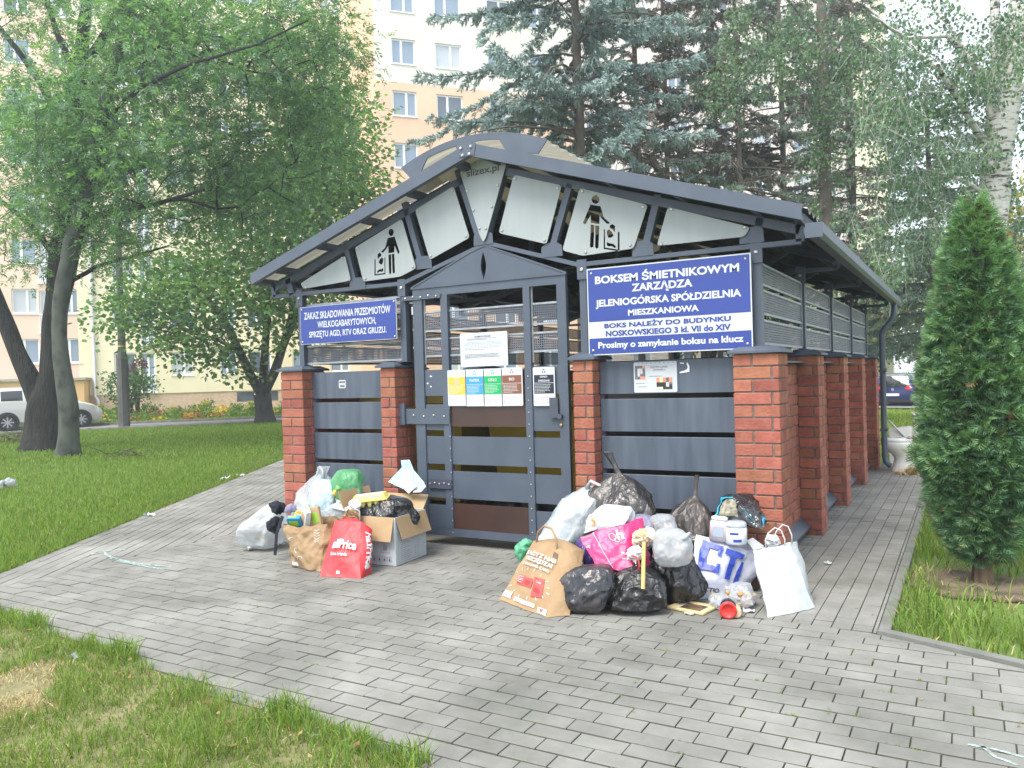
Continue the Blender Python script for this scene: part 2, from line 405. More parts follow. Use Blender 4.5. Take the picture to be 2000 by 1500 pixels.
# ---- roof
XC = -2.2; ZT = 3.138; SL = .327; XR, XL = .185, -4.585; YF, YB = -.15, 4*SP+.42
def ztop(x): return ZT-SL*abs(x-XC)
fas = []
for (ya, yb) in ((YF, YF+.045), (YB-.045, YB)):
    mb = MB(); hz = .098
    for xe in (XL, XR):
        p = [(XC, ZT), (xe, ztop(xe)), (xe, ztop(xe)-hz), (XC, ZT-hz)]
        mb.add([(x, ya, z) for x, z in p]+[(x, yb, z) for x, z in p], [(0,1,2,3),(7,6,5,4),(0,4,5,1),(1,5,6,2),(2,6,7,3),(3,7,4,0)])
    fas.append(mb.build('gable_fascia', M_METAL, shelter))
fascia = fas[0]
mb = MB()
for sx, sz in ((-.045, .0), (.045, .0), (-.03, -.055), (.03, -.055)):
    mb.lathe([(.012, 0), (.012, .006), (.006, .01)], 8, Matrix.Translation((XC-.02+sx, YF-.007, ZT-.035+sz)) @ Matrix.Rotation(R_(90), 4, 'X'))
mb.build('apex_bolts', M_BOLT, fascia)
mb = MB(); mb.prism([[(-.07, -.1), (.07, -.1), (.09, -.012), (.0, .016), (-.09, -.012)]], (XC-.02, YF-.005, ZT), (1, 0, 0), (0, 0, 1), .004); mb.build('apex_plate', M_METAL, fascia)
# corrugated sheets
def rmat(name, c, c2, tr):
    m = pm(name, c, c2, 3, .7); nt = m.node_tree; b = nt.nodes['Principled BSDF']
    t = nt.nodes.new('ShaderNodeBsdfTranslucent'); t.inputs[0].default_value = (*tr, 1); mx = nt.nodes.new('ShaderNodeMixShader'); mx.inputs[0].default_value = .5
    nt.links.new(b.outputs[0], mx.inputs[1]); nt.links.new(t.outputs[0], mx.inputs[2]); nt.links.new(mx.outputs[0], nt.nodes['Material Output'].inputs[0]); return m
M_SHEETL = rmat('clear_sheet', (.34, .33, .28), (.40, .39, .33), (.42, .40, .32))
M_SHEETF = rmat('edge_sheet', (.20, .20, .18), (.25, .25, .22), (.24, .23, .19))
M_SHEETD = pm('dark_sheet', (.06, .065, .075), (.09, .095, .105), 4, .7)
def sheet(x0, x1, y0, y1, mat, name='roof_sheet', dz=-.03, zf=ztop, nx=2):
    ys = np.arange(y0, y1, .0365/2); V = []; F = []
    xs = np.linspace(x0, x1, nx)
    for y in ys:
        for x in xs: V.append((x, y, zf(x)+dz+.014*math.sin(2*math.pi*y/.146)))
    n = nx
    for i in range(len(ys)-1):
        for j in range(n-1): F.append((i*n+j, i*n+j+1, i*n+n+j+1, i*n+n+j))
    return np_mesh(name, np.array(V), np.array(F), mat, shelter, True)
sheet(XL-.02, XC-.42, YF+.05, YF+.36, M_SHEETF); sheet(XL-.02, XC-.42, YF+.355, YB, M_SHEETD); sheet(XC-.42, XC, YF+.05, YB, M_SHEETL)
sheet(XC+.42, XR+.03, YF+.05, YB, M_SHEETD); sheet(XC, XC+.42, YF+.05, YB, M_SHEETL)
# purlins
mb = MB()
for side in (-1, 1):
    for d in (.14, .62, 1.1, 1.6, 2.1, 2.36):
        x = XC+side*d; z = ztop(x)-.075
        mb.bar((x, YF+.05, z), (x, YB-.05, z), .05, .05, up=(side*SL, 0, 1))
mb.build('purlins', M_METAL2, shelter)
# trusses
CHZ = 2.165; KX = (-3.03, -1.42)
def truss(y, detail):
    mb = MB(); yb = y
    zz = .115
    for a, b in (((XL+.04, CHZ), (KX[0], CHZ)), ((KX[0], CHZ), (XC, 2.41)), ((XC, 2.41), (KX[1], CHZ)), ((KX[1], CHZ), (XR-.04, CHZ))):
        mb.bar((a[0], yb, a[1]), (b[0], yb, b[1]), .05, .032, up=(0, 0, 1))
    for xe in (XL+.05, XR-.05): mb.bar((xe, yb, ztop(xe)-zz-.02), (XC, yb, ZT-zz-.02), .05, .06)
    for xe, s in ((XL+.05, 1), (XR-.05, -1)): mb.bar((xe, yb, CHZ), (xe, yb, ztop(xe)-.06), .05, .05, up=(1, 0, 0))
    if detail:
        WEB = [((600, 700), (668, 962), 1), ((955, 470), (1062, 835), 1), ((1268, 262), (1405, 672), 1), ((1562, 225), (1442, 655), 1), ((1945, 360), (1828, 762), 1)]
        for a, b, k in WEB:
            p = fp(480+a[0]/3.0615, 250+a[1]/3.0615, y); q = fp(480+b[0]/3.0615, 250+b[1]/3.0615, y)
            mb.bar(p+Vector((0, 0, .03)), q, .05, .05, up=(1, 0, 0)); 
        for a, b in (((535, 400), (452, 712)), ((1105, 530), (1073, 640))):
            p = fp(1100+a[0]/2.857, 250+a[1]/2.857, y); q = fp(1100+b[0]/2.857, 250+b[1]/2.857, y)
            mb.bar(p+Vector((0, 0, .03)), q, .05, .05, up=(1, 0, 0))
        p = fp(480+285/3.0615, 250+920/3.0615, y); mb.bar((p.x, y, CHZ), (p.x-.05, y, ztop(p.x-.05)-.12), .05, .06, up=(1, 0, 0))
    else:
        for i, t in enumerate((-2.0, -1.5, -.95, -.5, 0, .5, .95, 1.5, 2.0)):
            x = XC+t; zb = CHZ if abs(t) > .8 else 2.41-(abs(t)/.8)*.245
            x2 = XC+t*.82; mb.bar((x2, y, zb), (x, y, ztop(x)-.12), .045, .045, up=(1, 0, 0))
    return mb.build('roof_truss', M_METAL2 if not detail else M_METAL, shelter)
YT = .10
front = truss(YT, True)
for k in range(1, 5): truss(k*SP+.145, False)
# gusset feet on the front truss
mb = MB()
for (u, v) in ((1060, 835), (1830, 762), (668, 960), (1420, 690)):
    p = fp(480+u/3.0615, 250+v/3.0615, YT-.03)
    mb.prism([[(-.09, -.02), (.09, -.02), (.085, .06), (.04, .085), (-.04, .085), (-.085, .06)]], p+Vector((0, 0, .01)), (1, 0, 0), (0, 0, 1), .005); mb.build('gusset_plate', M_METAL, front); mb = MB()
for (u, v) in ((452, 705), (1060, 632)):
    p = fp(1100+u/2.857, 250+v/2.857, YT-.03)
    mb.prism([[(-.09, -.02), (.07, -.02), (.065, .06), (.03, .085), (-.05, .085), (-.085, .06)]], p+Vector((0, 0, .01)), (1, 0, 0), (0, 0, 1), .005); mb.build('gusset_plate', M_METAL, front); mb = MB()
# white plates
def px1(u, v): return fp(480+u/3.0615, 250+v/3.0615, YT-.045)
def px2(u, v): return fp(1100+u/2.857, 250+v/2.857, YT-.045)
def rounded(pts, r=.025):
    out = []; n = len(pts)
    for i in range(n):
        p0, p, p1 = Vector(pts[i-1]), Vector(pts[i]), Vector(pts[(i+1) % n])
        a = (p0-p); b = (p1-p); ra = min(r, a.length*.4, b.length*.4); A = p+a.normalized()*ra; Bq = p+b.normalized()*ra
        for t in (0, .33, .67, 1): out.append(tuple(A*(1-t)**2+p*(2*t*(1-t))+Bq*t*t))
    return out
def ccw(l):
    a = sum(l[i-1][0]*l[i][1]-l[i][0]*l[i-1][1] for i in range(len(l))); return l if a > 0 else l[::-1]
def plate(P, holes=(), bolts=()):
    o2 = [(p.x, p.z) for p in P]
    mb = MB(); mb.prism([ccw(rounded(o2))]+[ccw(h)[::-1] for h in holes], (0, YT-.045, 0), (1, 0, 0), (0, 0, 1), .006)
    o = mb.build('white_gable_plate', M_WHITEP, shelter)
    b = MB()
    for p in bolts: b.lathe([(.011, 0), (.011, .005), (.006, .009)], 8, Matrix.Translation((p.x, YT-.0455, p.z)) @ Matrix.Rotation(R_(90), 4, 'X'))
    if bolts: b.build('plate_bolts', M_BOLT, o)
    return o
def shrink(P, k=.035):
    c = sum(P, Vector())/len(P); return [p+(c-p).normalized()*k for p in P]
def picto(flip=False):
    # person dropping litter into a bin (unit: local x right, z up), from the photo's own pixels
    q = lambda *a: [(x, y) for x, y in a]
    circ = [(683+57*math.cos(t), 362+75*math.sin(t)) for t in np.linspace(0, 2*math.pi, 18, endpoint=False)]
    body = q((612, 478), (757, 452), (862, 775), (845, 812), (822, 800), (755, 645), (752, 778), (627, 800), (622, 640), (600, 690), (520, 785), (480, 780), (478, 762), (560, 680))
    l1 = q((627, 832), (685, 822), (690, 1215), (665, 1240), (640, 1220)); l2 = q((697, 820), (752, 808), (765, 1205), (740, 1226), (712, 1205))
    bin_ = q((335, 925), (360, 920), (362, 1238), (545, 1212), (543, 890), (563, 886), (566, 1238), (335, 1268))
    g1 = q((400, 820), (440, 785), (475, 815), (478, 860), (440, 880), (415, 920), (398, 915), (402, 870)); g2 = q((490, 882), (520, 920), (518, 975), (500, 1030), (465, 1035), (420, 995), (445, 930))
    g3 = q((385, 1190), (425, 1140), (490, 1130), (515, 1105), (522, 1160), (505, 1190), (450, 1180), (400, 1218))
    return [circ, body, l1, l2, bin_, g1, g2, g3]
A = [px1(*q) for q in ((326, 930), (592, 762), (628, 912), (345, 962))]; plate(A, bolts=shrink(A)[1:])
Bp = [px1(*q) for q in ((652, 715), (932, 543), (1018, 838), (925, 888), (703, 918))]
hl = [[(lambda P: (P.x, P.z))(fp(700+x/10.717, 420+y/10.714, YT-.045)) for x, y in h] for h in picto()]
plate(Bp, hl, bolts=shrink([Bp[0], Bp[1], Bp[2], Bp[4]]))
Cp = [px1(*q) for q in ((1012, 490), (1242, 347), (1338, 655), (1100, 788))]; plate(Cp, bolts=shrink(Cp))
Dp = [px1(*q) for q in ((1278, 255), (1380, 192), (1440, 172), (1558, 212), (1437, 650), (1420, 684), (1398, 640))]
dpl = plate(Dp, bolts=[px1(*q) for q in ((1388, 203), (1440, 185), (1548, 222), (1508, 342), (1472, 470), (1436, 600), (1398, 600), (1362, 492), (1325, 378), (1292, 265))])
Ep = [px1(*q) for q in ((1602, 280), (1888, 343), (1798, 694), (1512, 628))]; plate(Ep, bolts=shrink(Ep))
Fp = [px2(*q) for q in ((92, 335), (472, 428), (392, 672), (108, 713), (-5, 683))]
hl2 = []
cB = [(p.x, p.z) for p in Bp]; 
c0 = fp(1130+160/6.818, 280+1370/6.818, YT-.045); s0 = fp(1130+550/6.818, 280+1370/6.818, YT-.045)
for h in picto():
    o = []
    for x, y in h:
        # mirror the same pictogram: photo pixels of plate F
        xx = 150+(765-x)*(430/430)*.92; yy = 690+(y-287)*.745
        P = fp(1130+xx/6.818, 280+(yy+ (xx-150)*.04)/6.818, YT-.045); o.append((P.x, P.z))
    hl2.append(o)
plate(Fp, hl2, bolts=shrink(Fp[:4]))
Gp = [px2(*q) for q in ((583, 440), (1043, 553), (1012, 606), (522, 658))]; plate(Gp, bolts=shrink(Gp)[:2]+[shrink(Gp)[3]])
# lettering cut in the apex plate
mb = MB(); a = px1(1322, 308); b = px1(1516, 268)
U = (b-a); U.y = 0; w = U.length; U.normalize(); V = Vector((0, 0, 1))
M_CREAM = pm('cut_letters', (.09, .09, .085), None, rough=.6)
put_text(mb, 'slizex.pl', a+Vector((0, -.0025, .0)), U, V, w, .075, bold=.02); mb.build('lettering', M_CREAM, dpl)
# ridge vent: arched end plate and bent sheet behind
arcx = lambda t: XC+t*.66
def arcz(x): q = (x-XC)/.66; return 3.20-.145*q*q
pts = [(x, arcz(x)) for x in np.linspace(XC-.66, XC+.66, 25)]
inner = [(XC+.58, arcz(XC+.62)-.11), (XC+.47, 2.985), (XC+.36, 2.99), (XC+.30, 3.05)]+[(x, arcz(x)-.055) for x in np.linspace(XC+.26, XC-.40, 14)]+[(XC-.46, 3.0), (XC-.56, 2.95)]
mb = MB(); mb.prism([ccw(pts+inner)], (0, YF+.02, 0), (1, 0, 0), (0, 0, 1), .01); vent = mb.build('ridge_vent', M_METAL, shelter)
mb = MB(); mb.prism([ccw(pts+inner)], (0, YB-.1, 0), (1, 0, 0), (0, 0, 1), .01); mb.build('vent_end_plate', M_METAL, vent)
vs = sheet(XC-.66, XC+.66, YF+.032, YB-.12, M_SHEETL, 'vent_sheet', -.018, arcz, 17); vs.parent = vent
# cream sheets seen behind the arch cut-outs
# gutter + downpipe
mb = MB(); zg = 2.2
prof = [(-.05, .03), (-.05, -.03), (-.03, -.055), (.03, -.055), (.05, -.03), (.05, .035), (.045, .035), (.045, -.025), (.027, -.048), (-.027, -.048), (-.045, -.025), (-.045, .03)]
mb.prism([ccw(prof)], (.255, YF-.0, zg), (1, 0, 0), (0, 0, 1), YB-YF-.3)
mb.box(.205, .305, YF-.004, YF-.0005, zg-.055, zg+.035)
mb.build('gutter', M_METAL, shelter)
mb = MB(); yp = 5.9
mb.tube([(.255, yp, 2.15), (.255, yp, 2.02), (.23, yp, 1.95), (.14, yp, 1.84), (.105, yp, 1.76), (.105, yp, .9), (.105, yp, .2), (.115, yp, .14), (.17, yp-.02, .09)], .035, 12)
dpipe = mb.build('downpipe', M_METAL, shelter, True)
mb = MB()
for z in (.55, 1.3): mb.box(.0, .14, yp-.045, yp+.3, z-.02, z+.02) if False else mb.box(.06, .15, yp-.042, yp+.042, z-.018, z+.018)
mb.build('pipe_clamps', M_METAL2, dpipe)

# ---- door
YD = .08
def dz(u, v): return fp(u, v, YD)
x0, x1 = dz(812, 800).x, dz(1111, 800).x; zb, zt = dz(835, 1043).z, dz(1113, 533).z
xl = [dz(u, 800).x for u in (868, 878)]
def vx(u0, v0): return dz(u0, v0).x
mb = MB()
sa = (x0+.0, dz(823, 700).x+.02); sb = (dz(866, 800).x, dz(879, 800).x); sc_ = (dz(1027, 800).x, dz(1040, 800).x); sd_ = (dz(1093, 800).x, x1)
ztr = dz(1034, 560).z
for a, b in (sa, sb, sc_, sd_): mb.box(a, b, YD, YD+.04, zb+.062, ztr)
mb.box(x0, x1, YD+.001, YD+.039, ztr+.0005, zt-.0005); mb.box(x0, x1, YD+.001, YD+.039, zb, zb+.06)
# gable cap with a slot
gp_ = [(x0-.01, zt+.001), (x1+.01, zt+.001), ((x0+x1)/2, zt+.285)]
cx = dz(944, 520).x; slot = [(cx+.022*math.sin(t), zt+.12+.11*math.cos(t)) if True else 0 for t in np.linspace(0, 2*math.pi, 16, endpoint=False)]
slot = [(cx+.025*math.sin(t)**3, zt+.125+.115*math.cos(t)) for t in np.linspace(0.01, 2*math.pi, 20, endpoint=False)]
mb.prism([ccw(gp_), ccw(slot)[::-1]], (0, YD, 0), (1, 0, 0), (0, 0, 1), .02)
mb.bar((x0-.01, YD+.012, zt+.004), (cx, YD+.012, zt+.29), .035, .012); mb.bar((x1+.01, YD+.012, zt+.004), (cx, YD+.012, zt+.29), .035, .012)
mb.bar((x0-.012, YD-.004, zt-.002), (x1+.012, YD-.004, zt-.002), .01, .012)
# slats in the door
dslz = [(dz(950, 1010+0).z, 0)]
DS = [(fp(950, 795, YD).z, fp(950, 700, YD).z)]
rowsz = [fp(1050, v, YD).z for v in (788, 842, 855, 913, 927, 984, 999, 1060)]
DR = [(rowsz[0]+.06, 1.45), (rowsz[1], rowsz[0]), (rowsz[3], rowsz[2]), (rowsz[5], rowsz[4]), (zb+.061, rowsz[6])]
DR[0] = (fp(1050, 770, YD).z, fp(1050, 715, YD).z)
for a, b in ((sa, sb), (sc_, sd_)):
    for z0, z1 in DR: mb.box(a[1], b[0], YD+.012, YD+.026, z0, z1)
mid = (sb[1], sc_[0])
for z0, z1 in DR[2:4]: mb.box(mid[0], mid[1], YD+.012, YD+.026, z0, z1)
door = mb.build('door', M_METAL, shelter)
mb = MB(); mb.box(mid[0]+.001, mid[1]-.001, YD+.013, YD+.025, DR[1][0]+.03, DR[0][1]-.02); mb.build('brown_infill', M_DOORBROWN, door)
mb = MB(); mb.box(mid[0]+.001, mid[1]-.001, YD+.013, YD+.025, zb+.061, DR[4][1]+.02); mb.build('brown_infill', M_DOORBROWN, door)
# door mesh screens
fr = MB(); me = MB()
for a, b in ((sa[1], sb[0]), (sb[1], sc_[0]), (sc_[1], sd_[0])):
    for (va, vb) in ((603, 637), (660, 690)):
        z1, z0 = fp(1055, va-10, YD+.05).z, fp(1055, vb-4, YD+.05).z
        for z in (z0, z1): fr.box(a, b, YD+.026, YD+.036, z-.007, z+.007)
        n = int((b-a)/.0165); w = .0058
        for i in range(n):
            x = a+(b-a)*(i+.5)/n; me.box(x-w/2, x+w/2, YD+.03, YD+.031, z0, z1)
        k = int((z1-z0)/.0165)
        for i in range(k):
            z = z0+(z1-z0)*(i+.5)/k; me.box(a, b, YD+.0312, YD+.032, z-w/2, z+w/2)
fr.box(sa[1], sa[1]+.012, YD+.025, YD+.036, 1.48, ztr); fr.box(sc_[1], sc_[1]+.012, YD+.025, YD+.036, 1.46, ztr)
fr.build('mesh_rails', M_GALV, door); me.build('wire_mesh', M_MESH, door)
# hinges
for (u0, v0, u1, v1) in ((779, 798, 876, 828), (835, 938, 880, 953), (783, 573, 858, 588)):
    h = MB(); a = fp(u0, v1, YD-.02); b = fp(u1, v0, YD-.02)
    h.box(a.x, b.x, YD-.012, YD-.003, a.z, b.z)
    if v0 == 798:
        h.box(a.x-.03, a.x+.07, YD-.03, YD-.013, a.z-.005, b.z+.045)
        h.tube([(a.x-.01, YD-.05, a.z+.01), (a.x-.01, YD-.02, a.z+.01)], .018, 10)
    o = h.build('hinge', M_METAL2 if v0 == 938 else M_METAL, door)
    h = MB()
    for i in range(5):
        t = (i+.5)/5; h.lathe([(.008, 0), (.008, .004), (.004, .006)], 8, Matrix.Translation((a.x+(b.x-a.x)*t, YD-.0125, (a.z+b.z)/2+.008*(i % 2))) @ Matrix.Rotation(R_(90), 4, 'X'))
    h.build('hinge_bolts', M_BOLT, o)
h = MB(); p = dz(1078, 800); h.box(p.x-.01, p.x+.06, YD-.02, YD-.002, p.z-.06, p.z+.09)
h.tube([(p.x+.075, YD-.005, p.z-.05), (p.x+.075, YD-.035, p.z-.05)], .02, 12); lk = h.build('lock_plate', M_METAL2, door)
h = MB(); q = dz(1097, 830); h.lathe([(.011, 0), (.011, .012), (.006, .014)], 10, Matrix.Translation((q.x, YD-.001, q.z)) @ Matrix.Rotation(R_(90), 4, 'X')); h.build('brass_cylinder', pm('brass', (.5, .36, .12), None, rough=.3, metal=.8), door)
h = MB()
for u in (876, 1031):
    for v in np.linspace(735, 1040, 14):
        p = dz(u+ (v-735)*.03, v); h.lathe([(.006, 0), (.006, .003), (.003, .005)], 6, Matrix.Translation((p.x, YD-.0005, p.z)) @ Matrix.Rotation(R_(90), 4, 'X'))
h.build('rivets', M_BOLT, door)
# small remains of stickers on the metal
M_STK = pm('sticker_paper', (.7, .72, .74), None, rough=.8)
mb = MB()
for (u, v) in ((824, 738), (840, 735), (825, 743), (834, 749), (825, 756), (840, 755)):
    p = dz(u, v); r = .012; mb.prism([[(p.x+r*(.6+.5*random.random())*math.cos(t), p.z+r*.55*math.sin(t)) for t in np.linspace(0, 6.28, 7, endpoint=False)]], (0, YD+.010, 0), (1, 0, 0), (0, 0, 1), .001)
mb.build('sticker_scraps', M_STK, door)

# ---- containers inside
M_YEL = pm('yellow_plastic', (.34, .26, .02), (.28, .21, .02), 4, .45); M_BLK = pm('black_plastic', (.02, .022, .025), None, rough=.5)
def container(x, y, mat, label, rz=0):
    t = thing('waste_container', label, 'waste container', (x, y, 0), rz, 'wheeled containers inside the shelter')
    mb = MB(); w0, w1, d0, d1 = .50, .62, .36, .46
    vs = [(-w0,-d0,.2),(w0,-d0,.2),(w0,d0,.2),(-w0,d0,.2),(-w1,-d1,1.12),(w1,-d1,1.12),(w1,d1,1.12),(-w1,d1,1.12)]
    mb.add(vs, [(0,3,2,1),(0,1,5,4),(1,2,6,5),(2,3,7,6),(3,0,4,7),(4,5,6,7)])
    mb.box(-w1-.03, w1+.03, -d1-.03, d1+.03, 1.08, 1.125); mb.build('body', mat, t)
    l = MB(); n = 8
    for i in range(n):
        a0, a1 = math.pi*i/n, math.pi*(i+1)/n
        l.add([(-w1, -d1*math.cos(a0), 1.13+.16*math.sin(a0)), (w1, -d1*math.cos(a0), 1.13+.16*math.sin(a0)), (w1, -d1*math.cos(a1), 1.13+.16*math.sin(a1)), (-w1, -d1*math.cos(a1), 1.13+.16*math.sin(a1))], [(0, 1, 2, 3)])
    l.build('lid', mat, t, True)
    for sx in (-1, 1):
        for sy in (-1, 1):
            k = MB(); k.tube([(sx*.42-.025, sy*.28, .1), (sx*.42+.025, sy*.28, .1)], .1, 12); k.build('wheel', M_BLK, t)
container(-3.6, 1.3, M_YEL, 'yellow wheeled waste container behind the left slat panel'); container(-2.25, 1.5, M_YEL, 'yellow wheeled waste container right behind the shelter door')
container(-.95, 1.2, M_BLK, 'black wheeled waste container behind the right slat panel'); container(-3.4, 3.9, M_YEL, 'yellow wheeled waste container deep inside on the left')

# ================================================================ SIGNS
def sign(name, label, P, cat='sign', y=.03, t=.004, mat=M_SIGNW, group=None):
    """board between pixel corners (left,top)-(right,bottom) taken on plane y"""
    (u0, v0), (u1, v1) = P; a = fp(u0, v1, y); b = fp(u1, v0, y)
    th = thing(name, label, cat, (a.x, y, a.z), 0, group)
    w, h = b.x-a.x, b.z-a.z
    mb = MB(); mb.prism([ccw(rounded([(0, 0), (w, 0), (w, h), (0, h)], .012))], (0, 0, 0), (1, 0, 0), (0, 0, 1), t); mb.build('board', mat, th)
    return th, w, h
def strip(mb, x0, x1, z0, z1, d=.0012, mi=0): mb.add([(x0, -d, z0), (x1, -d, z0), (x1, -d, z1), (x0, -d, z1)], [(0, 1, 2, 3)], mi)
EX, EZ = Vector((1, 0, 0)), Vector((0, 0, 1))
def tline(mb, s, x0, x1, z0, z1, d=.0024, bold=.02, mi=0): put_text(mb, s, (x0, -d, z0), EX, EZ, x1-x0, z1-z0, mi, bold)
def screws(th, w, h, k=.035):
    for x in (k, w-k):
        for z in (k, h-k):
            mb = MB(); mb.lathe([(.009, 0), (.009, .003), (.005, .006)], 8, Matrix.Translation((x, -.001, z)) @ Matrix.Rotation(R_(90), 4, 'X')); mb.build('screw', M_BOLT, th)
# big blue sign, px corners averaged on its plane
y = .03; c = [fp(*q, y) for q in ((1146, 527), (1467, 492), (1470, 682), (1150, 694))]
sx0, sx1, sz0, sz1 = (c[0].x+c[3].x)/2, (c[1].x+c[2].x)/2, (c[2].z+c[3].z)/2, (c[0].z+c[1].z)/2
th = thing('information_sign', 'large blue and white sign naming who runs the waste box, right of the door', 'sign', (sx0, y, sz0)); w, h = sx1-sx0, sz1-sz0
mb = MB(); mb.box(0, w, 0, .006, 0, h); mb.build('board', M_SIGNW, th)
mb = MB(); e = .008; zb1, zb0 = h*.385, h*.195
strip(mb, e, w-e, zb1, h-e); strip(mb, e, w-e, e, zb0); mb.build('blue_field', M_BLUE, th)
mb = MB(); U = w/911.0
L = lambda s, xa, xb, za, zb_, m=mb: tline(m, s, (xa-133)*U, (xb-133)*U, h*za, h*zb_, bold=.036)
L('BOKSEM ŚMIETNIKOWYM', 183, 985, .815, .935); L('ZARZĄDZA', 400, 740, .675, .79); L('JELENIOGÓRSKA SPÓŁDZIELNIA', 183, 992, .53, .635); L('MIESZKANIOWA', 375, 770, .43, .50)
L('Prosimy o zamykanie boksu na klucz', 192, 998, .055, .15); mb.build('lettering', M_SIGNW, th)
mb = MB(); L('BOKS NALEŻY DO BUDYNKU', 232, 936, .305, .375, mb); L('NOSKOWSKIEGO 3 kl. VII do XIV', 240, 934, .21, .275, mb); mb.build('lettering', M_BLUE, th)
screws(th, w, h)
# left blue sign
c = [fp(*q, y) for q in ((586, 601), (773, 583), (776, 661), (588, 674))]
sx0, sx1, sz0, sz1 = (c[0].x+c[3].x)/2, (c[1].x+c[2].x)/2, (c[2].z+c[3].z)/2, (c[0].z+c[1].z)/2
th = thing('warning_sign', 'small blue sign with three white lines, left of the door', 'sign', (sx0, y, sz0)); w, h = sx1-sx0, sz1-sz0
mb = MB(); mb.box(0, w, 0, .006, 0, h); mb.build('board', M_SIGNW, th)
mb = MB(); strip(mb, .004, w-.004, .004, h-.004); mb.build('blue_field', M_BLUE, th)
mb = MB(); tline(mb, 'ZAKAZ SKŁADOWANIA PRZEDMIOTÓW', w*.045, w*.945, h*.66, h*.85, bold=.022); tline(mb, 'WIELKOGABARYTOWYCH,', w*.19, w*.80, h*.39, h*.59, bold=.022)
tline(mb, 'SPRZĘTU AGD, RTV ORAZ GRUZU.', w*.095, w*.90, h*.13, h*.34, bold=.022); mb.build('lettering', M_SIGNW, th); screws(th, w, h, .022)
# timetable notice
YN = YD-.006
def bars(mb, x0, x1, z0, z1, n, last=.6, mi=0, hgt=.32):
    for i in range(n):
        zc = z1-(z1-z0)*(i+.5)/n; hh = (z1-z0)/n*hgt/2; x = x0
        xe = x0+(x1-x0)*(last if i == n-1 else random.uniform(.85, 1))
        while x < xe:
            l = random.uniform(.02, .07)*(x1-x0)+.004; strip(mb, x, min(x+l, xe), zc-hh, zc+hh, .0016, mi); x += l+.0045
th, w, h = sign('timetable_notice', 'white paper timetable headed HARMONOGRAM taped to the upper door', ((900, 646), (990.5, 717)), 'notice', YN, .002, M_PAPER)
mb = MB(); tline(mb, 'HARMONOGRAM', w*.31, w*.65, h*.86, h*.91, bold=.01); bars(mb, w*.15, w*.85, h*.78, h*.84, 2); bars(mb, w*.1, w*.85, h*.49, h*.52, 1); bars(mb, w*.1, w*.88, h*.22, h*.38, 4, .15)
for i in range(14): strip(mb, w*(.09+.8*i/13)-.0004, w*(.09+.8*i/13)+.0004, h*.55, h*.72)
for z in (.55, .64, .68, .72): strip(mb, w*.09, w*.89, h*z-.0004, h*z+.0004)
for i in range(12): strip(mb, w*(.255+.0+.8*i/13*.79)-.002, w*(.255+.8*i/13*.79)+.002, h*.58, h*.6)
mb.build('printing', M_INKG, th)
# waste sorting plates
def arrows(mb, cx, cz, r):
    for k in range(3):
        a = 2*math.pi*k/3+math.pi/2
        for da in (-.78, 0):
            pass
        p = lambda ang, rr: (cx+rr*math.cos(ang), cz+rr*math.sin(ang))
        pts = [p(a+.75, r*.62), p(a+.15, r*.62), p(a-.25, r*.62), p(a-.25, r*.42), p(a-.62, r*.85), p(a-.25, r*1.12), p(a-.25, r*.98), p(a+.2, r*1.0), p(a+.75, r*.98)]
        mb.prism([ccw(pts)], (0, -.0014, 0), EX, EZ, .0004)
M_TXW = M_SIGNW
def sortplate(P, rgb, title, nm, y=YN+.0):
    th, w, h = sign('sorting_plate', 'white rounded waste sorting plate with %s band reading %s' % nm, P, 'sign', y, .004, M_SIGNW, 'waste sorting plates on the door')
    m = pm('plate_'+nm[0], rgb, None, rough=.35)
    mb = MB(); strip(mb, w*.05, w*.95, h*.60, h*.80); strip(mb, w*.05, w*.95, h*.32, h*.585); arrows(mb, w*.5, h*.895, h*.055); mb.build('colour_band', m, th)
    mb = MB(); n = len(title)
    for i, s in enumerate(title):
        zz = h*.80-h*.20*(i+.5)/n; hh = h*(.038 if n == 1 else .026 if n == 2 else .02); ww = min(w*.4, hh*.62*len(s)*1.15)
        tline(mb, s, w*.5-ww, w*.5+ww, zz-hh, zz+hh, bold=.03)
    bars(mb, w*.1, w*.82, h*.34, h*.565, 6, hgt=.4); mb.build('lettering', M_TXW, th)
    mb = MB(); bars(mb, w*.1, w*.85, h*.05, h*.27, 7, hgt=.25); mb.build('small_print', pm('plate_print', (.6, .4, .4), None), th)
sortplate(((875.5, 722), (909.5, 793)), (.75, .45, .03), ['TWORZYWA', 'SZTUCZNE', 'I METALE'], ('yellow', 'TWORZYWA SZTUCZNE'))
sortplate(((910.2, 720.5), (944.5, 793.5)), (.04, .29, .68), ['PAPIER'], ('sky blue', 'PAPIER'))
sortplate(((945.2, 719), (980, 793.5)), (.0, .36, .1), ['SZKŁO'], ('green', 'SZKLO'))
sortplate(((980.7, 717), (1019.8, 793)), (.2, .075, .04), ['BIO'], ('brown', 'BIO'))
sortplate(((1042.5, 716), (1083, 793)), (.012, .014, .03), ['ODPADY', 'ZMIESZANE'], ('black', 'ODPADY ZMIESZANE'))
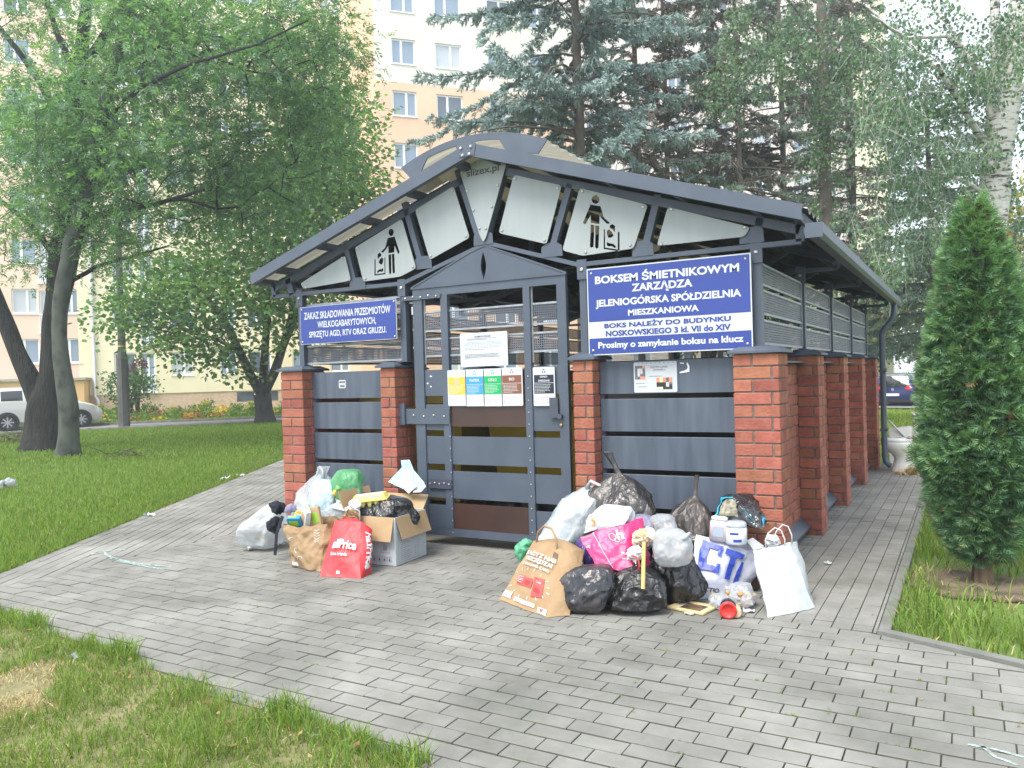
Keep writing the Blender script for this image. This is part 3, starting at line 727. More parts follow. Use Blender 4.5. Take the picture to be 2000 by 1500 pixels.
# lost-cat flyer
th, w, h = sign('lost_cat_flyer', 'white paper flyer with two cat photos on the upper right slat', ((1239, 705), (1321.5, 767)), 'flyer', .116, .002, M_PAPER)
mb = MB(); tline(mb, 'KOTKA LUNA', w*.40, w*.79, h*.80, h*.86, bold=.005); tline(mb, 'ZAGINĘŁA', w*.46, w*.74, h*.70, h*.77, bold=.005); bars(mb, w*.36, w*.88, h*.5, h*.56, 1); bars(mb, w*.05, w*.4, h*.28, h*.33, 1); bars(mb, w*.1, w*.45, h*.16, h*.22, 1)
for i in range(9): strip(mb, w*(.1+.1*i), w*(.1+.1*i)+.008, h*.955, h*.975)
mb.build('printing', M_INKG, th)
def photo(mb, x0, x1, z0, z1, cols):
    n, k = len(cols[0]), len(cols)
    for j in range(k):
        for i in range(n): strip(mb, x0+(x1-x0)*i/n, x0+(x1-x0)*(i+1)/n, z1-(z1-z0)*(j+1)/k, z1-(z1-z0)*j/k, .0018, cols[j][i])
PM = [pm('print_grey', (.2, .22, .25), (.05, .05, .06), 120, .5), pm('print_white', (.6, .62, .62), (.4, .4, .4), 90), pm('print_orange', (.7, .25, .14), None), pm('print_black', (.02, .02, .025), None), pm('print_cream', (.75, .6, .35), None)]
mb = MB(); photo(mb, w*.03, w*.27, h*.44, h*.88, [[0, 0, 0, 2], [0, 1, 1, 0], [0, 1, 1, 0], [0, 1, 0, 0], [0, 0, 2, 2]]); photo(mb, w*.53, w*.89, h*.1, h*.48, [[2, 4, 2, 0, 2], [2, 4, 2, 0, 2], [3, 3, 3, 1, 0], [3, 3, 3, 1, 3], [1, 4, 3, 3, 3]]); mb.build('cat_photos', PM, th)
# sticker on left slat
th, w, h = sign('slat_sticker', 'tiny white sticker with black scrawl on the upper left slat', ((662, 742), (675, 758.5)), 'sticker', .117, .001, M_PAPER)
mb = MB(); bars(mb, w*.1, w*.9, h*.6, h*.9, 1, 1, hgt=.8); bars(mb, w*.2, w*.85, h*.1, h*.45, 1, 1, hgt=.8); mb.build('scrawl', M_INK, th)
th, w, h = sign('torn_sticker', 'torn white sticker scraps beside the lost cat flyer', ((1326, 706), (1347, 729)), 'sticker', .1175, .0004, M_SLAT)
mb = MB(); mb.prism([ccw([(w*.8, h*.95), (w*.97, h*.6), (w*.95, h*.1), (w*.6, h*.05), (w*.05, h*.0), (w*.1, h*.12), (w*.45, h*.2), (w*.75, h*.35), (w*.82, h*.55), (w*.7, h*.8)])], (0, -.001, 0), EX, EZ, .0005); mb.prism([ccw([(w*.1, h*.95), (w*.5, h*.9), (w*.45, h*.8), (w*.15, h*.85)])], (0, -.001, 0), EX, EZ, .0005); mb.build('paper_scraps', M_STK, th)
# ================================================================ GROUND, PAVING, ROAD
_rh = Vector((CR.x, CR.y, 0)).normalized(); _fh = Vector((CF.x, CF.y, 0)).normalized(); _a = R_(19)
BE = _rh*math.cos(_a)+_fh*math.sin(_a); BN = _rh*math.sin(_a)-_fh*math.cos(_a); B0 = Vector((-40.332, 24.628, 0))
def bp_(s, off, z=0.0): return B0+BE*s+BN*off+Vector((0, 0, z))
def gz(x, y):
    # ground height: flat plaza, sinking gently towards the car park behind on the right
    t = np.clip((np.asarray(y)-14)/16.0, 0, 1); k = np.clip((np.asarray(x)+12)/8.0, 0, 1)
    return -.42*t*t*(3-2*t)*k
LAWN_A, LAWN_B = (-5.24, -2.04), (-9.66, 5.06)
M_SOIL = pm('lawn_soil', (.105, .17, .035), (.14, .2, .05), 1.6, .95, bump=.6, bscale=30, detail=8)
def grid_ground():
    xs = np.concatenate([np.linspace(-90, -14, 30), np.linspace(-13, 6, 60), np.linspace(7, 60, 30)]); ys = np.concatenate([np.linspace(-12, -4, 8), np.linspace(-3.8, 10, 60), np.linspace(11, 40, 40), np.linspace(43, 200, 30)])
    X, Y = np.meshgrid(xs, ys); Z = gz(X, Y)-.03
    V = np.stack([X, Y, Z], -1).reshape(-1, 3); n = len(xs); F = []
    for j in range(len(ys)-1):
        for i in range(n-1): F.append((j*n+i, j*n+i+1, j*n+n+i+1, j*n+n+i))
    o = np_mesh('ground', V, np.array(F), M_SOIL, None, True); o['kind'] = 'structure'
grid_ground()
# paved plaza: joint bed + separate pavers
M_PAVE = pm('concrete_paver', (.208, .206, .192), (.262, .26, .243), 2.2, .9, bump=.4, bscale=220, island=.08, detail=10, dist=.004)
_nt = M_PAVE.node_tree; _b = _nt.nodes['Principled BSDF']
# wear stains of their own shape
_n = _nt.nodes.new('ShaderNodeTexNoise'); _n.inputs['Scale'].default_value = .9; _n.inputs['Detail'].default_value = 9; _n.inputs['Roughness'].default_value = .7
_tc = _nt.nodes.new('ShaderNodeTexCoord'); _nt.links.new(_tc.outputs['Object'], _n.inputs['Vector'])
_r = _nt.nodes.new('ShaderNodeValToRGB'); _r.color_ramp.elements[0].position = .33; _r.color_ramp.elements[0].color = (.52, .54, .51, 1); _r.color_ramp.elements[1].position = .6; _r.color_ramp.elements[1].color = (1, 1, 1, 1)
_nt.links.new(_n.outputs['Fac'], _r.inputs[0]); _mx = _nt.nodes.new('ShaderNodeMix'); _mx.data_type = 'RGBA'; _mx.blend_type = 'MULTIPLY'; _mx.inputs[0].default_value = 1
_src = _b.inputs['Base Color'].links[0].from_socket; _nt.links.new(_src, _mx.inputs[6]); _nt.links.new(_r.outputs[0], _mx.inputs[7]); _nt.links.new(_mx.outputs[2], _b.inputs['Base Color'])
M_JOINT = pm('joint_sand', (.11, .112, .095), (.075, .09, .045), 5, .95, bump=.3, bscale=200)
M_PSIDE = pm('paver_side_dirt', (.085, .088, .076), (.105, .115, .078), 9, .95)
pav = MB()
def clip(poly, a, b, c):
    out = []
    for i in range(len(poly)):
        p, q = poly[i], poly[(i+1) % len(poly)]; dp_ = a*p[0]+b*p[1]-c; dq = a*q[0]+b*q[1]-c
        if dp_ >= 0: out.append(p)
        if dp_*dq < 0: t = dp_/(dp_-dq); out.append((p[0]+(q[0]-p[0])*t, p[1]+(q[1]-p[1])*t))
    return out
def paver(poly, halfs, lg=1.9):
    for h in halfs:
        poly = clip(poly, *h)
        if len(poly) < 3: return
    A = abs(sum(poly[i-1][0]*poly[i][1]-poly[i][0]*poly[i-1][1] for i in range(len(poly))))/2
    if A < .0008: return
    # merge near-duplicate points
    q = [poly[0]]
    for p in poly[1:]:
        if math.hypot(p[0]-q[-1][0], p[1]-q[-1][1]) > .002: q.append(p)
    poly = q
    if len(poly) < 3: return
    n = len(poly); cx = sum(p[0] for p in poly)/n; cy = sum(p[1] for p in poly)/n; vs = []
    zt_ = random.gauss(0, .0009); tx, ty = random.gauss(0, .003), random.gauss(0, .003)
    def inset(k):
        out = []
        for i in range(n):
            p0, p1, p2 = poly[i-1], poly[i], poly[(i+1) % n]
            d1 = Vector((p1[0]-p0[0], p1[1]-p0[1])); d2 = Vector((p2[0]-p1[0], p2[1]-p1[1])); k1 = k*(lg if d1.length > .12 else 1); k2 = k*(lg if d2.length > .12 else 1)
            d1.normalize(); d2.normalize(); det = d1.x*d2.y-d1.y*d2.x
            if abs(det) < .2: out.append((p1[0]-d1.y*k1, p1[1]+d1.x*k1)); continue
            # point at distance k1 from the first edge and k2 from the second
            out.append((p1[0]+(k1*d2.x-k2*d1.x)/det, p1[1]+(k1*d2.y-k2*d1.y)/det))
        return out
    if sum(poly[i-1][0]*poly[i][1]-poly[i][0]*poly[i-1][1] for i in range(n)) < 0: poly = poly[::-1]
    for z, k in ((-.012, .0022), (-.0022, .0025), (0, .0038)):
        for x_, y_ in inset(k): vs.append((x_, y_, z+zt_+(x_-cx)*tx+(y_-cy)*ty))
    fs = [tuple(range(2*n, 3*n))]
    for l in (0, n):
        for i in range(n): j = (i+1) % n; fs.append((l+i, l+j, l+n+j, l+n+i))
    pav.add(vs, fs); pav.m[-2*n:-n] = [1]*n; pav.m[-n:] = [0]*n
def halfplane(p, q):  # keep the left of p->q
    dx, dy = q[0]-p[0], q[1]-p[1]; return (-dy, dx, -dy*p[0]+dx*p[1])
PL, PWd = .198, .099
MIT = ((-4.80, -2.35), (-4.80, 6.8))
FRONT = [(-6.2, -2.35), (-3.9, -2.64), (-2.36, -2.80), (-1.24, -2.93), (-.6, -3.02), (.4, -3.2), (1.5, -3.5)]
hm = halfplane((-4.80, 8), (-4.80, -6))           # keeps x > -4.8 ... (left of downward line)
lawn = halfplane(LAWN_B, LAWN_A)                   # keeps the plaza side of the lawn edge
curb = halfplane((2.6, -1.62), (.6, -.855))
# main field: rows along x
def in_front_grass(x, y):
    for (xa, ya), (xb, yb) in zip(FRONT, FRONT[1:]):
        if xa <= x <= xb: return y < ya+(yb-ya)*(x-xa)/(xb-xa)-.03
    return False
row = 0; y = -5.0
while y < -.86:
    o = (row % 2)*PL/2 + (.03 if row % 5 == 0 else 0)
    x = -5.4+o
    while x < 3.2:
        cx, cy = x+PL/2, y+PWd/2
        if not in_front_grass(cx, cy):
            hs = [hm, lawn]
            if x > .3: hs.append((-curb[0], -curb[1], -curb[2]) if (curb[0]*1.0+curb[1]*(-3)-curb[2]) < 0 else curb)
            paver([(x, y), (x+PL, y), (x+PL, y+PWd), (x, y+PWd)], hs)
        x += PL
    y += PWd; row += 1
Y1 = y
# in front of / under the shelter: rows along x as far as the right path line
while y < 6.9:
    o = (row % 2)*PL/2; x = -5.4+o
    while x < 0.0:
        if x > -4.95: paver([(x, y), (x+PL, y), (x+PL, y+PWd), (x, y+PWd)], [hm, (-1, 0, -.0)])
        x += PL
    y += PWd; row += 1
# right path: courses along y
x = .0; k = 0
while x < .60:
    yy = Y1+(k % 2)*PL/2-PL
    while yy < 7.2:
        paver([(x, yy), (x+PWd, yy), (x+PWd, yy+PL), (x, yy+PL)], [(0, 1, Y1), (-1, 0, -.615)], .8)
        yy += PL
    x += PWd; k += 1
# left path: courses parallel to the lawn edge
dx, dy = LAWN_B[0]-LAWN_A[0], LAWN_B[1]-LAWN_A[1]; l_ = math.hypot(dx, dy); ux, uy = dx/l_, dy/l_; nx_, ny_ = uy, -ux
r = 0
for r in range(0, 62):
    s0 = -2.5+(r % 2)*PL/2
    while s0 < 14:
        q = []
        for a, b in ((s0, r), (s0+PL, r), (s0+PL, r+1), (s0, r+1)): q.append((LAWN_A[0]+ux*a+nx_*b*PWd, LAWN_A[1]+uy*a+ny_*b*PWd))
        paver(q, [(-1, 0, 4.80)], 1.3)
        s0 += PL
o = pav.build('paving', [M_PAVE, M_PSIDE]); o['kind'] = 'structure'
mb = MB(); mb.add([(-16, 13.0, -.012), (-5.23, -2.10, -.012), (-6.4, -2.3, -.012), (-3.9, -2.70, -.012), (-2.36, -2.85, -.012), (-1.24, -2.98, -.012), (-.6, -3.06, -.012), (.4, -3.25, -.012), (1.5, -3.6, -.012), (3.4, -4.6, -.012), (3.4, -1.9, -.012), (.62, -.86, -.012), (.62, 7.1, -.012), (-4, 7.1, -.012), (-4.5, 13, -.012)], [tuple(range(15))])
o = mb.build('joint_bed', M_JOINT); o['kind'] = 'structure'
# kerb edging on the right
mb = MB(); kd = Vector((2.0, -.765, 0)).normalized(); kn = Vector((kd.y, -kd.x, 0)); p0 = Vector((.615, -.86, 0))
for i in range(3):
    a = p0+kd*(i*1.0+.003); b = p0+kd*((i+1)*1.0-.003); M = Matrix.Translation(a)
    n2 = Vector((-kd.y, kd.x, 0)); mb.add([a-Vector((0, 0, .05)), b-Vector((0, 0, .05)), b+n2*.06-Vector((0, 0, .05)), a+n2*.06-Vector((0, 0, .05)), a+Vector((0, 0, .018)), b+Vector((0, 0, .018)), b+n2*.06+Vector((0, 0, .018)), a+n2*.06+Vector((0, 0, .018))], [(0,3,2,1),(4,5,6,7),(0,1,5,4),(1,2,6,5),(2,3,7,6),(3,0,4,7)])
for i in range(8):
    y0 = -.83+i*1.0; mb.cbox(.617, .675, y0, y0+.994, -.05, .006, .004)
o = mb.build('kerb_edging', pm('kerb_concrete', (.19, .195, .185), (.14, .145, .13), 6, .9, bump=.3, bscale=120)); o['kind'] = 'structure'
# road along the flats
M_ASPH = pm('asphalt', (.17, .175, .18), (.22, .225, .225), 3, .9, bump=.3, bscale=90)
def strip_(name, s0, s1, o0, o1, z, mat):
    mb = MB(); n = 24
    for i in range(n):
        a, b = s0+(s1-s0)*i/n, s0+(s1-s0)*(i+1)/n
        mb.add([bp_(a, o0, z), bp_(b, o0, z), bp_(b, o1, z), bp_(a, o1, z)], [(0, 1, 2, 3)])
    o = mb.build(name, mat); o['kind'] = 'structure'; return o
strip_('road', -40, 22, 21.2, 17.2, -.012, M_ASPH)
mb = MB()
for off in (21.2, 17.05): 
    for i in range(60):
        a = bp_(-38+i, off, -.03); mb.bar(a+BE*.01+Vector((0, 0, .05)), a+BE*.99+Vector((0, 0, .05)), .14, .1)
o = mb.build('kerb', pm('road_kerb', (.3, .3, .29), (.2, .2, .19), 5, .9)); o['kind'] = 'structure'
# car park behind on the right
mb = MB()
def quadg(pts, name, mat, dz=.0):
    mb = MB(); mb.add([(x, y, float(gz(x, y))+dz) for x, y in pts], [tuple(range(len(pts)))]); o = mb.build(name, mat); o['kind'] = 'structure'
quadg([(-7, 30.2), (9, 30.2), (12, 46), (-10, 46)], 'car_park', M_ASPH, -.0)

# ================================================================ GRASS
M_GRASS = leafmat('grass_blade', (.165, .25, .055), .4, .45, .03, .55, .2)
M_GRASSD = leafmat('dry_grass_blade', (.46, .39, .21), .2, .35, .02, .7, .1, (1.1, 1, .8))
def vn(x, y, s, seed=0): return np.array([noise.noise(Vector((a*s+seed, b*s, seed*.7))) for a, b in zip(x, y)])
def blades(name, P, hmin, hmax, wd, mats, dry=None, lean=.5, seg=2, clump=None):
    n = len(P); h = RNG.uniform(hmin, hmax, n)
    if clump: h = h*np.clip(.75+.9*(vn(P[:, 0], P[:, 1], clump[0], 40)+.6*vn(P[:, 0], P[:, 1], clump[1], 50)), .25, 1.6)
    a = RNG.uniform(0, 2*np.pi, n); b = RNG.uniform(0, 2*np.pi, n); ln = RNG.uniform(.1, 1, n)*lean
    D = np.stack([np.cos(a), np.sin(a), np.zeros(n)], 1); Wv = np.stack([np.cos(b), np.sin(b), np.zeros(n)], 1)*(wd*RNG.uniform(.6, 1.3, n))[:, None]
    if dry is not None:
        h = np.where(dry, h*.6, h); ln = np.where(dry, ln*1.6, ln)
    Z = np.array([0, 0, 1.0]); p0 = P; p1 = P+D*(h*ln*.35)[:, None]+Z*(h*.6)[:, None]; p2 = P+D*(h*ln)[:, None]+Z*(h*np.sqrt(np.maximum(.08, 1-(ln*.75)**2)))[:, None]
    V = np.stack([p0-Wv/2, p0+Wv/2, p1+Wv*.36, p1-Wv*.36, p2+Wv*.06, p2-Wv*.06], 1).reshape(-1, 3)
    i = np.arange(n)*6; F = np.concatenate([np.stack([i, i+1, i+2, i+3], 1), np.stack([i+3, i+2, i+4, i+5], 1)])
    mi = None
    if dry is not None: mi = np.concatenate([dry, dry]).astype(np.int32)
    o = np_mesh(name, V, F, mats, None, False, mi); tag(o, None, None, None, 'stuff'); return o
def vn(x, y, s, seed=0): return np.array([noise.noise(Vector((a*s+seed, b*s, seed*.7))) for a, b in zip(x, y)])
# front left corner, close to the camera
n = 115000; x = RNG.uniform(-6.1, 1.2, n); y = RNG.uniform(-4.3, -2.5, n)
edge = np.interp(x, [p[0] for p in FRONT], [p[1] for p in FRONT])+.05*vn(x, y, 5)
ok = y < edge-.01; x, y = x[ok], y[ok]; edge = edge[ok]
q = vn(x, y, 1.7, 3)+.5*vn(x, y, 5, 9); near = np.clip((edge-y)/.35, 0, 1)
dry = (q > .2+.5*(1-near)) | (RNG.random(len(x)) < .14); bare = (q > .42) & (RNG.random(len(x)) < .4)
x, y, dry = x[~bare], y[~bare], dry[~bare]
tag(blades('front_grass', np.stack([x, y, np.full(len(x), -.012)], 1), .025, .105, .0042, [M_GRASS, M_GRASSD], dry, 1.1, clump=(2.6, 6)), 'tufty green and dry grass in the near left corner', 'grass')
n = 9000; x = RNG.uniform(-6.1, 1.0, n); edge = np.interp(x, [p[0] for p in FRONT], [p[1] for p in FRONT])+.05*vn(x, x*0, 5); y = edge+.03-np.abs(RNG.normal(0, .07, n)); k = vn(x, x*0+3, 2.2, 17) > -.12; x, y = x[k], y[k]
tag(blades('edge_tufts', np.stack([x, y, np.full(len(x), -.012)], 1), .05, .15, .0055, [M_GRASS, M_GRASSD], RNG.random(len(x)) < .1, 1.0, clump=(2.2, 5)), 'long grass tufts along the near edge of the paving', 'grass')
# soil under it
mb = MB(); mb.add([(-7, -2.31, -.006)]+[(p[0], p[1]-.02, -.006) for p in FRONT[1:]]+[(3, -4.4, -.006), (0, -6, -.006), (-7, -6, -.006)], [tuple(range(len(FRONT)+3))])
o = mb.build('bare_soil', pm('dry_soil', (.25, .215, .12), (.13, .135, .05), 5, .95, bump=.8, bscale=40, detail=8)); o['kind'] = 'structure'
# left lawn
def lawn_pts(n, smin, smax, dmax):
    s_ = RNG.uniform(smin, smax, n); d = RNG.random(n)**1.5*dmax
    return LAWN_A[0]+ux*s_-nx_*d+ux*0, LAWN_A[1]+uy*s_-ny_*d
def inview(x, y, m=450):
    X = (x-CAM.x)*CR.x+(y-CAM.y)*CR.y; Z = (x-CAM.x)*CF.x+(y-CAM.y)*CF.y; u = 1000+FPX*X/np.maximum(Z, .1); return (Z > .5) & (u > -m) & (u < 2000+m), Z
x, y = lawn_pts(190000, -3, 9.5, 9); ok, Zd = inview(x, y); x, y, Zd = x[ok], y[ok], Zd[ok]
ok = RNG.random(len(x)) < np.clip(6.5/Zd, 0, 1)**.7; x, y = x[ok], y[ok]
dry = (RNG.random(len(x)) < .06)
tag(blades('left_lawn_grass', np.stack([x, y, np.full(len(x), -.03)], 1), .04, .085, .009, [M_GRASS, M_GRASSD], dry, .8), 'short mown lawn grass left of the paving', 'grass')
n = 330000; s_ = RNG.uniform(-20, 30, n); of = RNG.uniform(21.4, 37, n); P0 = np.array(B0); x = P0[0]+BE.x*s_+BN.x*of; y = P0[1]+BE.y*s_+BN.y*of
ok, Zd = inview(x, y); dl = (x-LAWN_A[0])*nx_+(y-LAWN_A[1])*ny_; sl = (x-LAWN_A[0])*ux+(y-LAWN_A[1])*uy; ok &= (dl < -8) | (sl > 9.3); ok &= dl < -.05; x, y = x[ok], y[ok]
tag(blades('far_lawn_grass', np.stack([x, y, np.full(len(x), -.03)], 1), .05, .11, .02, [M_GRASS, M_GRASSD], RNG.random(len(x)) < .04, .8), 'mown lawn grass under the left trees up to the road', 'grass')
# right lawn
n = 40000; x = .69+RNG.random(n)**1.3*3.6; y = RNG.uniform(-2.0, 7.5, n); edge = -.80-.3825*(x-.62); ok = y > edge+.03; x, y = x[ok], y[ok]
d = np.hypot(x-1.06, y-.46); ok = (d > .28) | (RNG.random(len(x)) < .12); x, y, d = x[ok], y[ok], d[ok]
q = vn(x, y, 1.6, 21); dry = ((q > .22) & (RNG.random(len(x)) < .7)) | (RNG.random(len(x)) < .1); ok = ~((d < .75) & (RNG.random(len(x)) < .55)); x, y, dry = x[ok], y[ok], dry[ok]
tag(blades('right_lawn_grass', np.stack([x, y, np.full(len(x), -.025)], 1), .05, .15, .008, [M_GRASS, M_GRASSD], dry, 1.0), 'long rough grass under the conical evergreen', 'grass')
n = 60000; x = RNG.uniform(-5, 8, n); y = RNG.uniform(7.6, 30, n); ok, Zd = inview(x, y); x, y = x[ok], y[ok]
M_GRASSL = leafmat('sunlit_grass_blade', (.22, .31, .06), .35, .4, .03, .55, .25)  # paler copy of the blades: sunlight on the far lawns put into the colour
tag(blades('back_lawn_grass', np.stack([x, y, gz(x, y)-.03], 1), .06, .2, .022, [M_GRASSL, M_GRASSD], RNG.random(len(x)) < .12, .8), 'pale grass between the shelter and the parked blue car', 'grass')
mb = MB(); mb.prism([ccw([(1.06+.36*(1+.25*noise.noise(Vector((math.cos(t)*2, math.sin(t)*2, 3))))*math.cos(t)*1.15, .44+.34*(1+.25*noise.noise(Vector((math.cos(t)*2, math.sin(t)*2, 8))))*math.sin(t)) for t in np.linspace(0, 2*math.pi, 30, endpoint=False)])], (0, 0, -.012), (1, 0, 0), (0, 1, 0), .01)
o = mb.build('bare_earth', pm('earth', (.085, .062, .042), (.2, .15, .1), 9, .95, bump=.8, bscale=50)); o['kind'] = 'structure'
# moss and weeds in the paver joints
P = []
for i in range(150):
    X = random.uniform(-.4, 1.5) if random.random() < .7 else random.uniform(-3.6, 1.2); r_ = random.randint(8, 40); Yj = -5.0+r_*PWd
    if random.random() < .6: X = -5.4+(r_ % 2)*PL/2+round((X+5.4)/PL)*PL; Yj += PWd*random.random(); k_ = (.004, .022)
    else: k_ = (.03, .004)
    if Yj > -.9 or Yj < -2.6: continue
    for q in range(random.randint(4, 26)): P.append((X+random.gauss(0, k_[0]), Yj+random.gauss(0, k_[1]), -.008))
P = np.array(P); tag(blades('joint_weeds', P, .006, .022, .004, [M_GRASS, M_GRASSD], RNG.random(len(P)) < .2, 1.3), 'moss and tiny weeds growing in the paver joints', 'weeds')
# litter of dry leaves and crumbs on paving edge
M_DLEAF = leafmat('dead_leaf', (.32, .2, .1), .2, .4, .03, .8, .1)
V = []; F = []
for i in range(170):
    k = random.random()
    if k < .45:
        s_ = random.uniform(-2.5, 9); d = random.gauss(.0, .05); X, Y_ = LAWN_A[0]+ux*s_+nx_*d, LAWN_A[1]+uy*s_+ny_*d
    elif k < .75: X = random.uniform(-3.6, 1); Y_ = np.interp(X, [p[0] for p in FRONT], [p[1] for p in FRONT])-abs(random.gauss(0, .3))
    else: X, Y_ = random.uniform(-4, 1.3), random.uniform(-2.5, .4); X = X if Y_ < -.9 else random.uniform(.02, .6)
    r = random.uniform(.008, .03) if k < .75 else random.uniform(.004, .012); a = random.uniform(0, 6.28); b = len(V)
    for t, q, z in ((0, 1, .012), (1.57, .45, .004), (3.14, 1, .012), (4.71, .45, .003)): V.append((X+r*q*math.cos(a+t), Y_+r*q*math.sin(a+t), .004+z*random.random()+ (.03 if k > .45 and k < .75 else 0)))
    F.append((b, b+1, b+2, b+3))
o = np_mesh('leaf_litter', np.array(V), np.array(F), M_DLEAF); tag(o, 'scattered dead leaves and crumbs along the paving edges', 'leaf litter', None, 'stuff')
# chalk arrows on the pavers
M_CHALK = pm('chalk', (.34, .50, .48), (.21, .24, .23), 45, .9, contrast=(.42, .58))
def chalk(label, strokes, w=.022):
    mb = MB()
    for st in strokes:
        st = [gp(u, v) for u, v in st]
        for a, b in zip(st, st[1:]):
            d = (b-a); d.z = 0; d.normalize(); n = Vector((-d.y, d.x, 0))*w/2; mb.add([a-n+Vector((0,0,.003)), b-n+Vector((0,0,.003)), b+n+Vector((0,0,.003)), a+n+Vector((0,0,.003))], [(0, 1, 2, 3)])
    tag(mb.build('chalk_arrow', M_CHALK), label, 'chalk mark')
chalk('pale turquoise chalk arrow curving on the left paving', [[(335, 1107), (300, 1105), (262, 1100), (225, 1092), (207, 1084), (203, 1078), (215, 1076), (245, 1074)], [(203, 1079), (175, 1084)], [(322, 1112), (290, 1108), (250, 1100), (214, 1090)]])
chalk('pale chalk arrow at the near right edge of the paving', [[(1890, 1455), (1940, 1464), (1999, 1480)], [(1915, 1456), (1945, 1480), (1990, 1496)]], .014)
# ================================================================ BLOCK OF FLATS
M_YELW = pm('yellow_render', (.74, .68, .48), (.80, .74, .55), .35, .9, detail=8, bump=.1, bscale=40); M_PINK = pm('pink_render', (.76, .54, .43), (.82, .60, .49), .35, .9, detail=8, bump=.1, bscale=40)
M_PEACH = pm('peach_render', (.74, .48, .33), (.80, .54, .38), .35, .9, detail=8, bump=.1, bscale=40); M_CREAMW = pm('cream_render', (.78, .74, .66), (.68, .63, .54), .35, .9, detail=9, bump=.1, bscale=40)
M_ORANGE = pm('orange_render', (.66, .42, .2), (.72, .47, .24), .5, .9); M_PLINTH = pm('rough_plinth', (.5, .36, .26), (.6, .45, .33), 6, .95, bump=.8, bscale=25)
M_FRAME = pm('window_frame', (.82, .84, .86), None, rough=.4); M_SILL = pm('window_sill', (.75, .76, .77), None, rough=.5); M_ZINC = pm('zinc', (.55, .6, .66), (.62, .66, .7), 3, .5, metal=.2)
def glass(name, c, r=.06):
    m = pm(name, c, None, rough=r, spec=.8); return m
M_GL = [glass('pane_dark', (.10, .13, .17)), glass('pane_sky', (.22, .29, .38)), glass('pane_curtain', (.46, .5, .54), .25)]  # paler blue panes: the sky's reflection is painted into their base colour
def win_meshes(w, h, mull=.55, door=False):
    """frame, pane, sill meshes in local coords: x along the wall, y outwards = -y into reveal"""
    fr = MB(); f = .085
    fr.box(0, w, .10, .16, 0, f); fr.box(0, w, .10, .16, h-f, h); fr.box(0, f, .10, .16, f, h-f); fr.box(w-f, w, .10, .16, f, h-f); fr.box(w*mull-f*.7, w*mull+f*.7, .095, .155, f, h-f)
    pn = MB(); pn.add([(f, .14, f), (w-f, .14, f), (w-f, .14, h-f), (f, .14, h-f)], [(0, 1, 2, 3)])
    sl = MB(); sl.box(-.04, w+.04, -.05, .13, -.05, -.005)
    return fr, pn, sl
def cu(s, t, z, off): return bp_(s, off-t, z)
def wallwith(name, parent, mat, s0, s1, z0, z1, off, holes, mats=None, depth=.16):
    """wall sheet with window openings and reveals; holes = (s, z, w, h)"""
    ss = sorted(set([s0, s1]+[a for h in holes for a in (h[0], h[0]+h[2])])); ss = [a for a in ss if s0 <= a <= s1]
    zz = sorted(set([z0, z1]+[a for h in holes for a in (h[1], h[1]+h[3])])); zz = [a for a in zz if z0 <= a <= z1]
    mb = MB()
    def inh(a, b): return any(h[0] < a < h[0]+h[2] and h[1] < b < h[1]+h[3] for h in holes)
    for a, b in zip(ss, ss[1:]):
        run = None
        for c, d in zip(zz, zz[1:]):
            if not inh((a+b)/2, (c+d)/2):
                mb.add([cu(a, 0, c, off), cu(b, 0, c, off), cu(b, 0, d, off), cu(a, 0, d, off)], [(0, 1, 2, 3)])
    for (s_, z, w, h) in holes:
        P = [(s_, z), (s_+w, z), (s_+w, z+h), (s_, z+h)]
        for i in range(4):
            a, b = P[i], P[(i+1) % 4]; mb.add([cu(a[0], 0, a[1], off), cu(b[0], 0, b[1], off), cu(b[0], depth, b[1], off), cu(a[0], depth, a[1], off)], [(3, 2, 1, 0)])
    return mb.build(name, mat, parent)
BANG = math.atan2(BE.y, BE.x)
WCACHE = {}
def windows(parent, lst, off):
    for i, (s_, z, w, h) in enumerate(lst):
        key = (round(w, 2), round(h, 2), i % 2); p = bp_(s_, off, z)
        if key not in WCACHE:
            fr, pn, sl = win_meshes(w, h, .58 if i % 2 else .42)
            f0 = fr.build('window', M_FRAME, parent); p0 = pn.build('pane', M_GL[0], f0); s0 = sl.build('sill', M_SILL, f0); WCACHE[key] = (f0.data, [p0.data]+[None]*2, s0.data)
            for k in (1, 2):
                m = p0.data.copy(); m.materials.clear(); m.materials.append(M_GL[k]); WCACHE[key][1][k] = m
            f0.location = p; f0.rotation_euler = (0, 0, BANG); p0.data = WCACHE[key][1][random.choice((0, 1, 1, 2))]; continue
        fd, pdn, sd = WCACHE[key]
        f0 = bpy.data.objects.new('window', fd); COL.objects.link(f0); f0.parent = parent; f0.location = p; f0.rotation_euler = (0, 0, BANG)
        for nm, d in (('pane', random.choice((pdn[0], pdn[1], pdn[1], pdn[2]))), ('sill', sd)):
            q = bpy.data.objects.new(nm, d); COL.objects.link(q); q.parent = f0
def shell(parent, s0, s1, off, z1, mat, depth=11, name='side_wall'):
    mb = MB()
    for a in (s0, s1): mb.add([bp_(a, off, 0), bp_(a, off-depth, 0), bp_(a, off-depth, z1), bp_(a, off, z1)], [(0, 1, 2, 3)])
    mb.add([bp_(s0, off-depth, 0), bp_(s1, off-depth, 0), bp_(s1, off-depth, z1), bp_(s0, off-depth, z1)], [(0, 1, 2, 3)])
    mb.build(name, mat, parent)
    mb = MB(); mb.add([bp_(s0, off, z1), bp_(s1, off, z1), bp_(s1, off-depth, z1), bp_(s0, off-depth, z1)], [(0, 1, 2, 3)]); mb.build('roof', M_ZINC, parent)
HB = 31.0; FL = 2.8
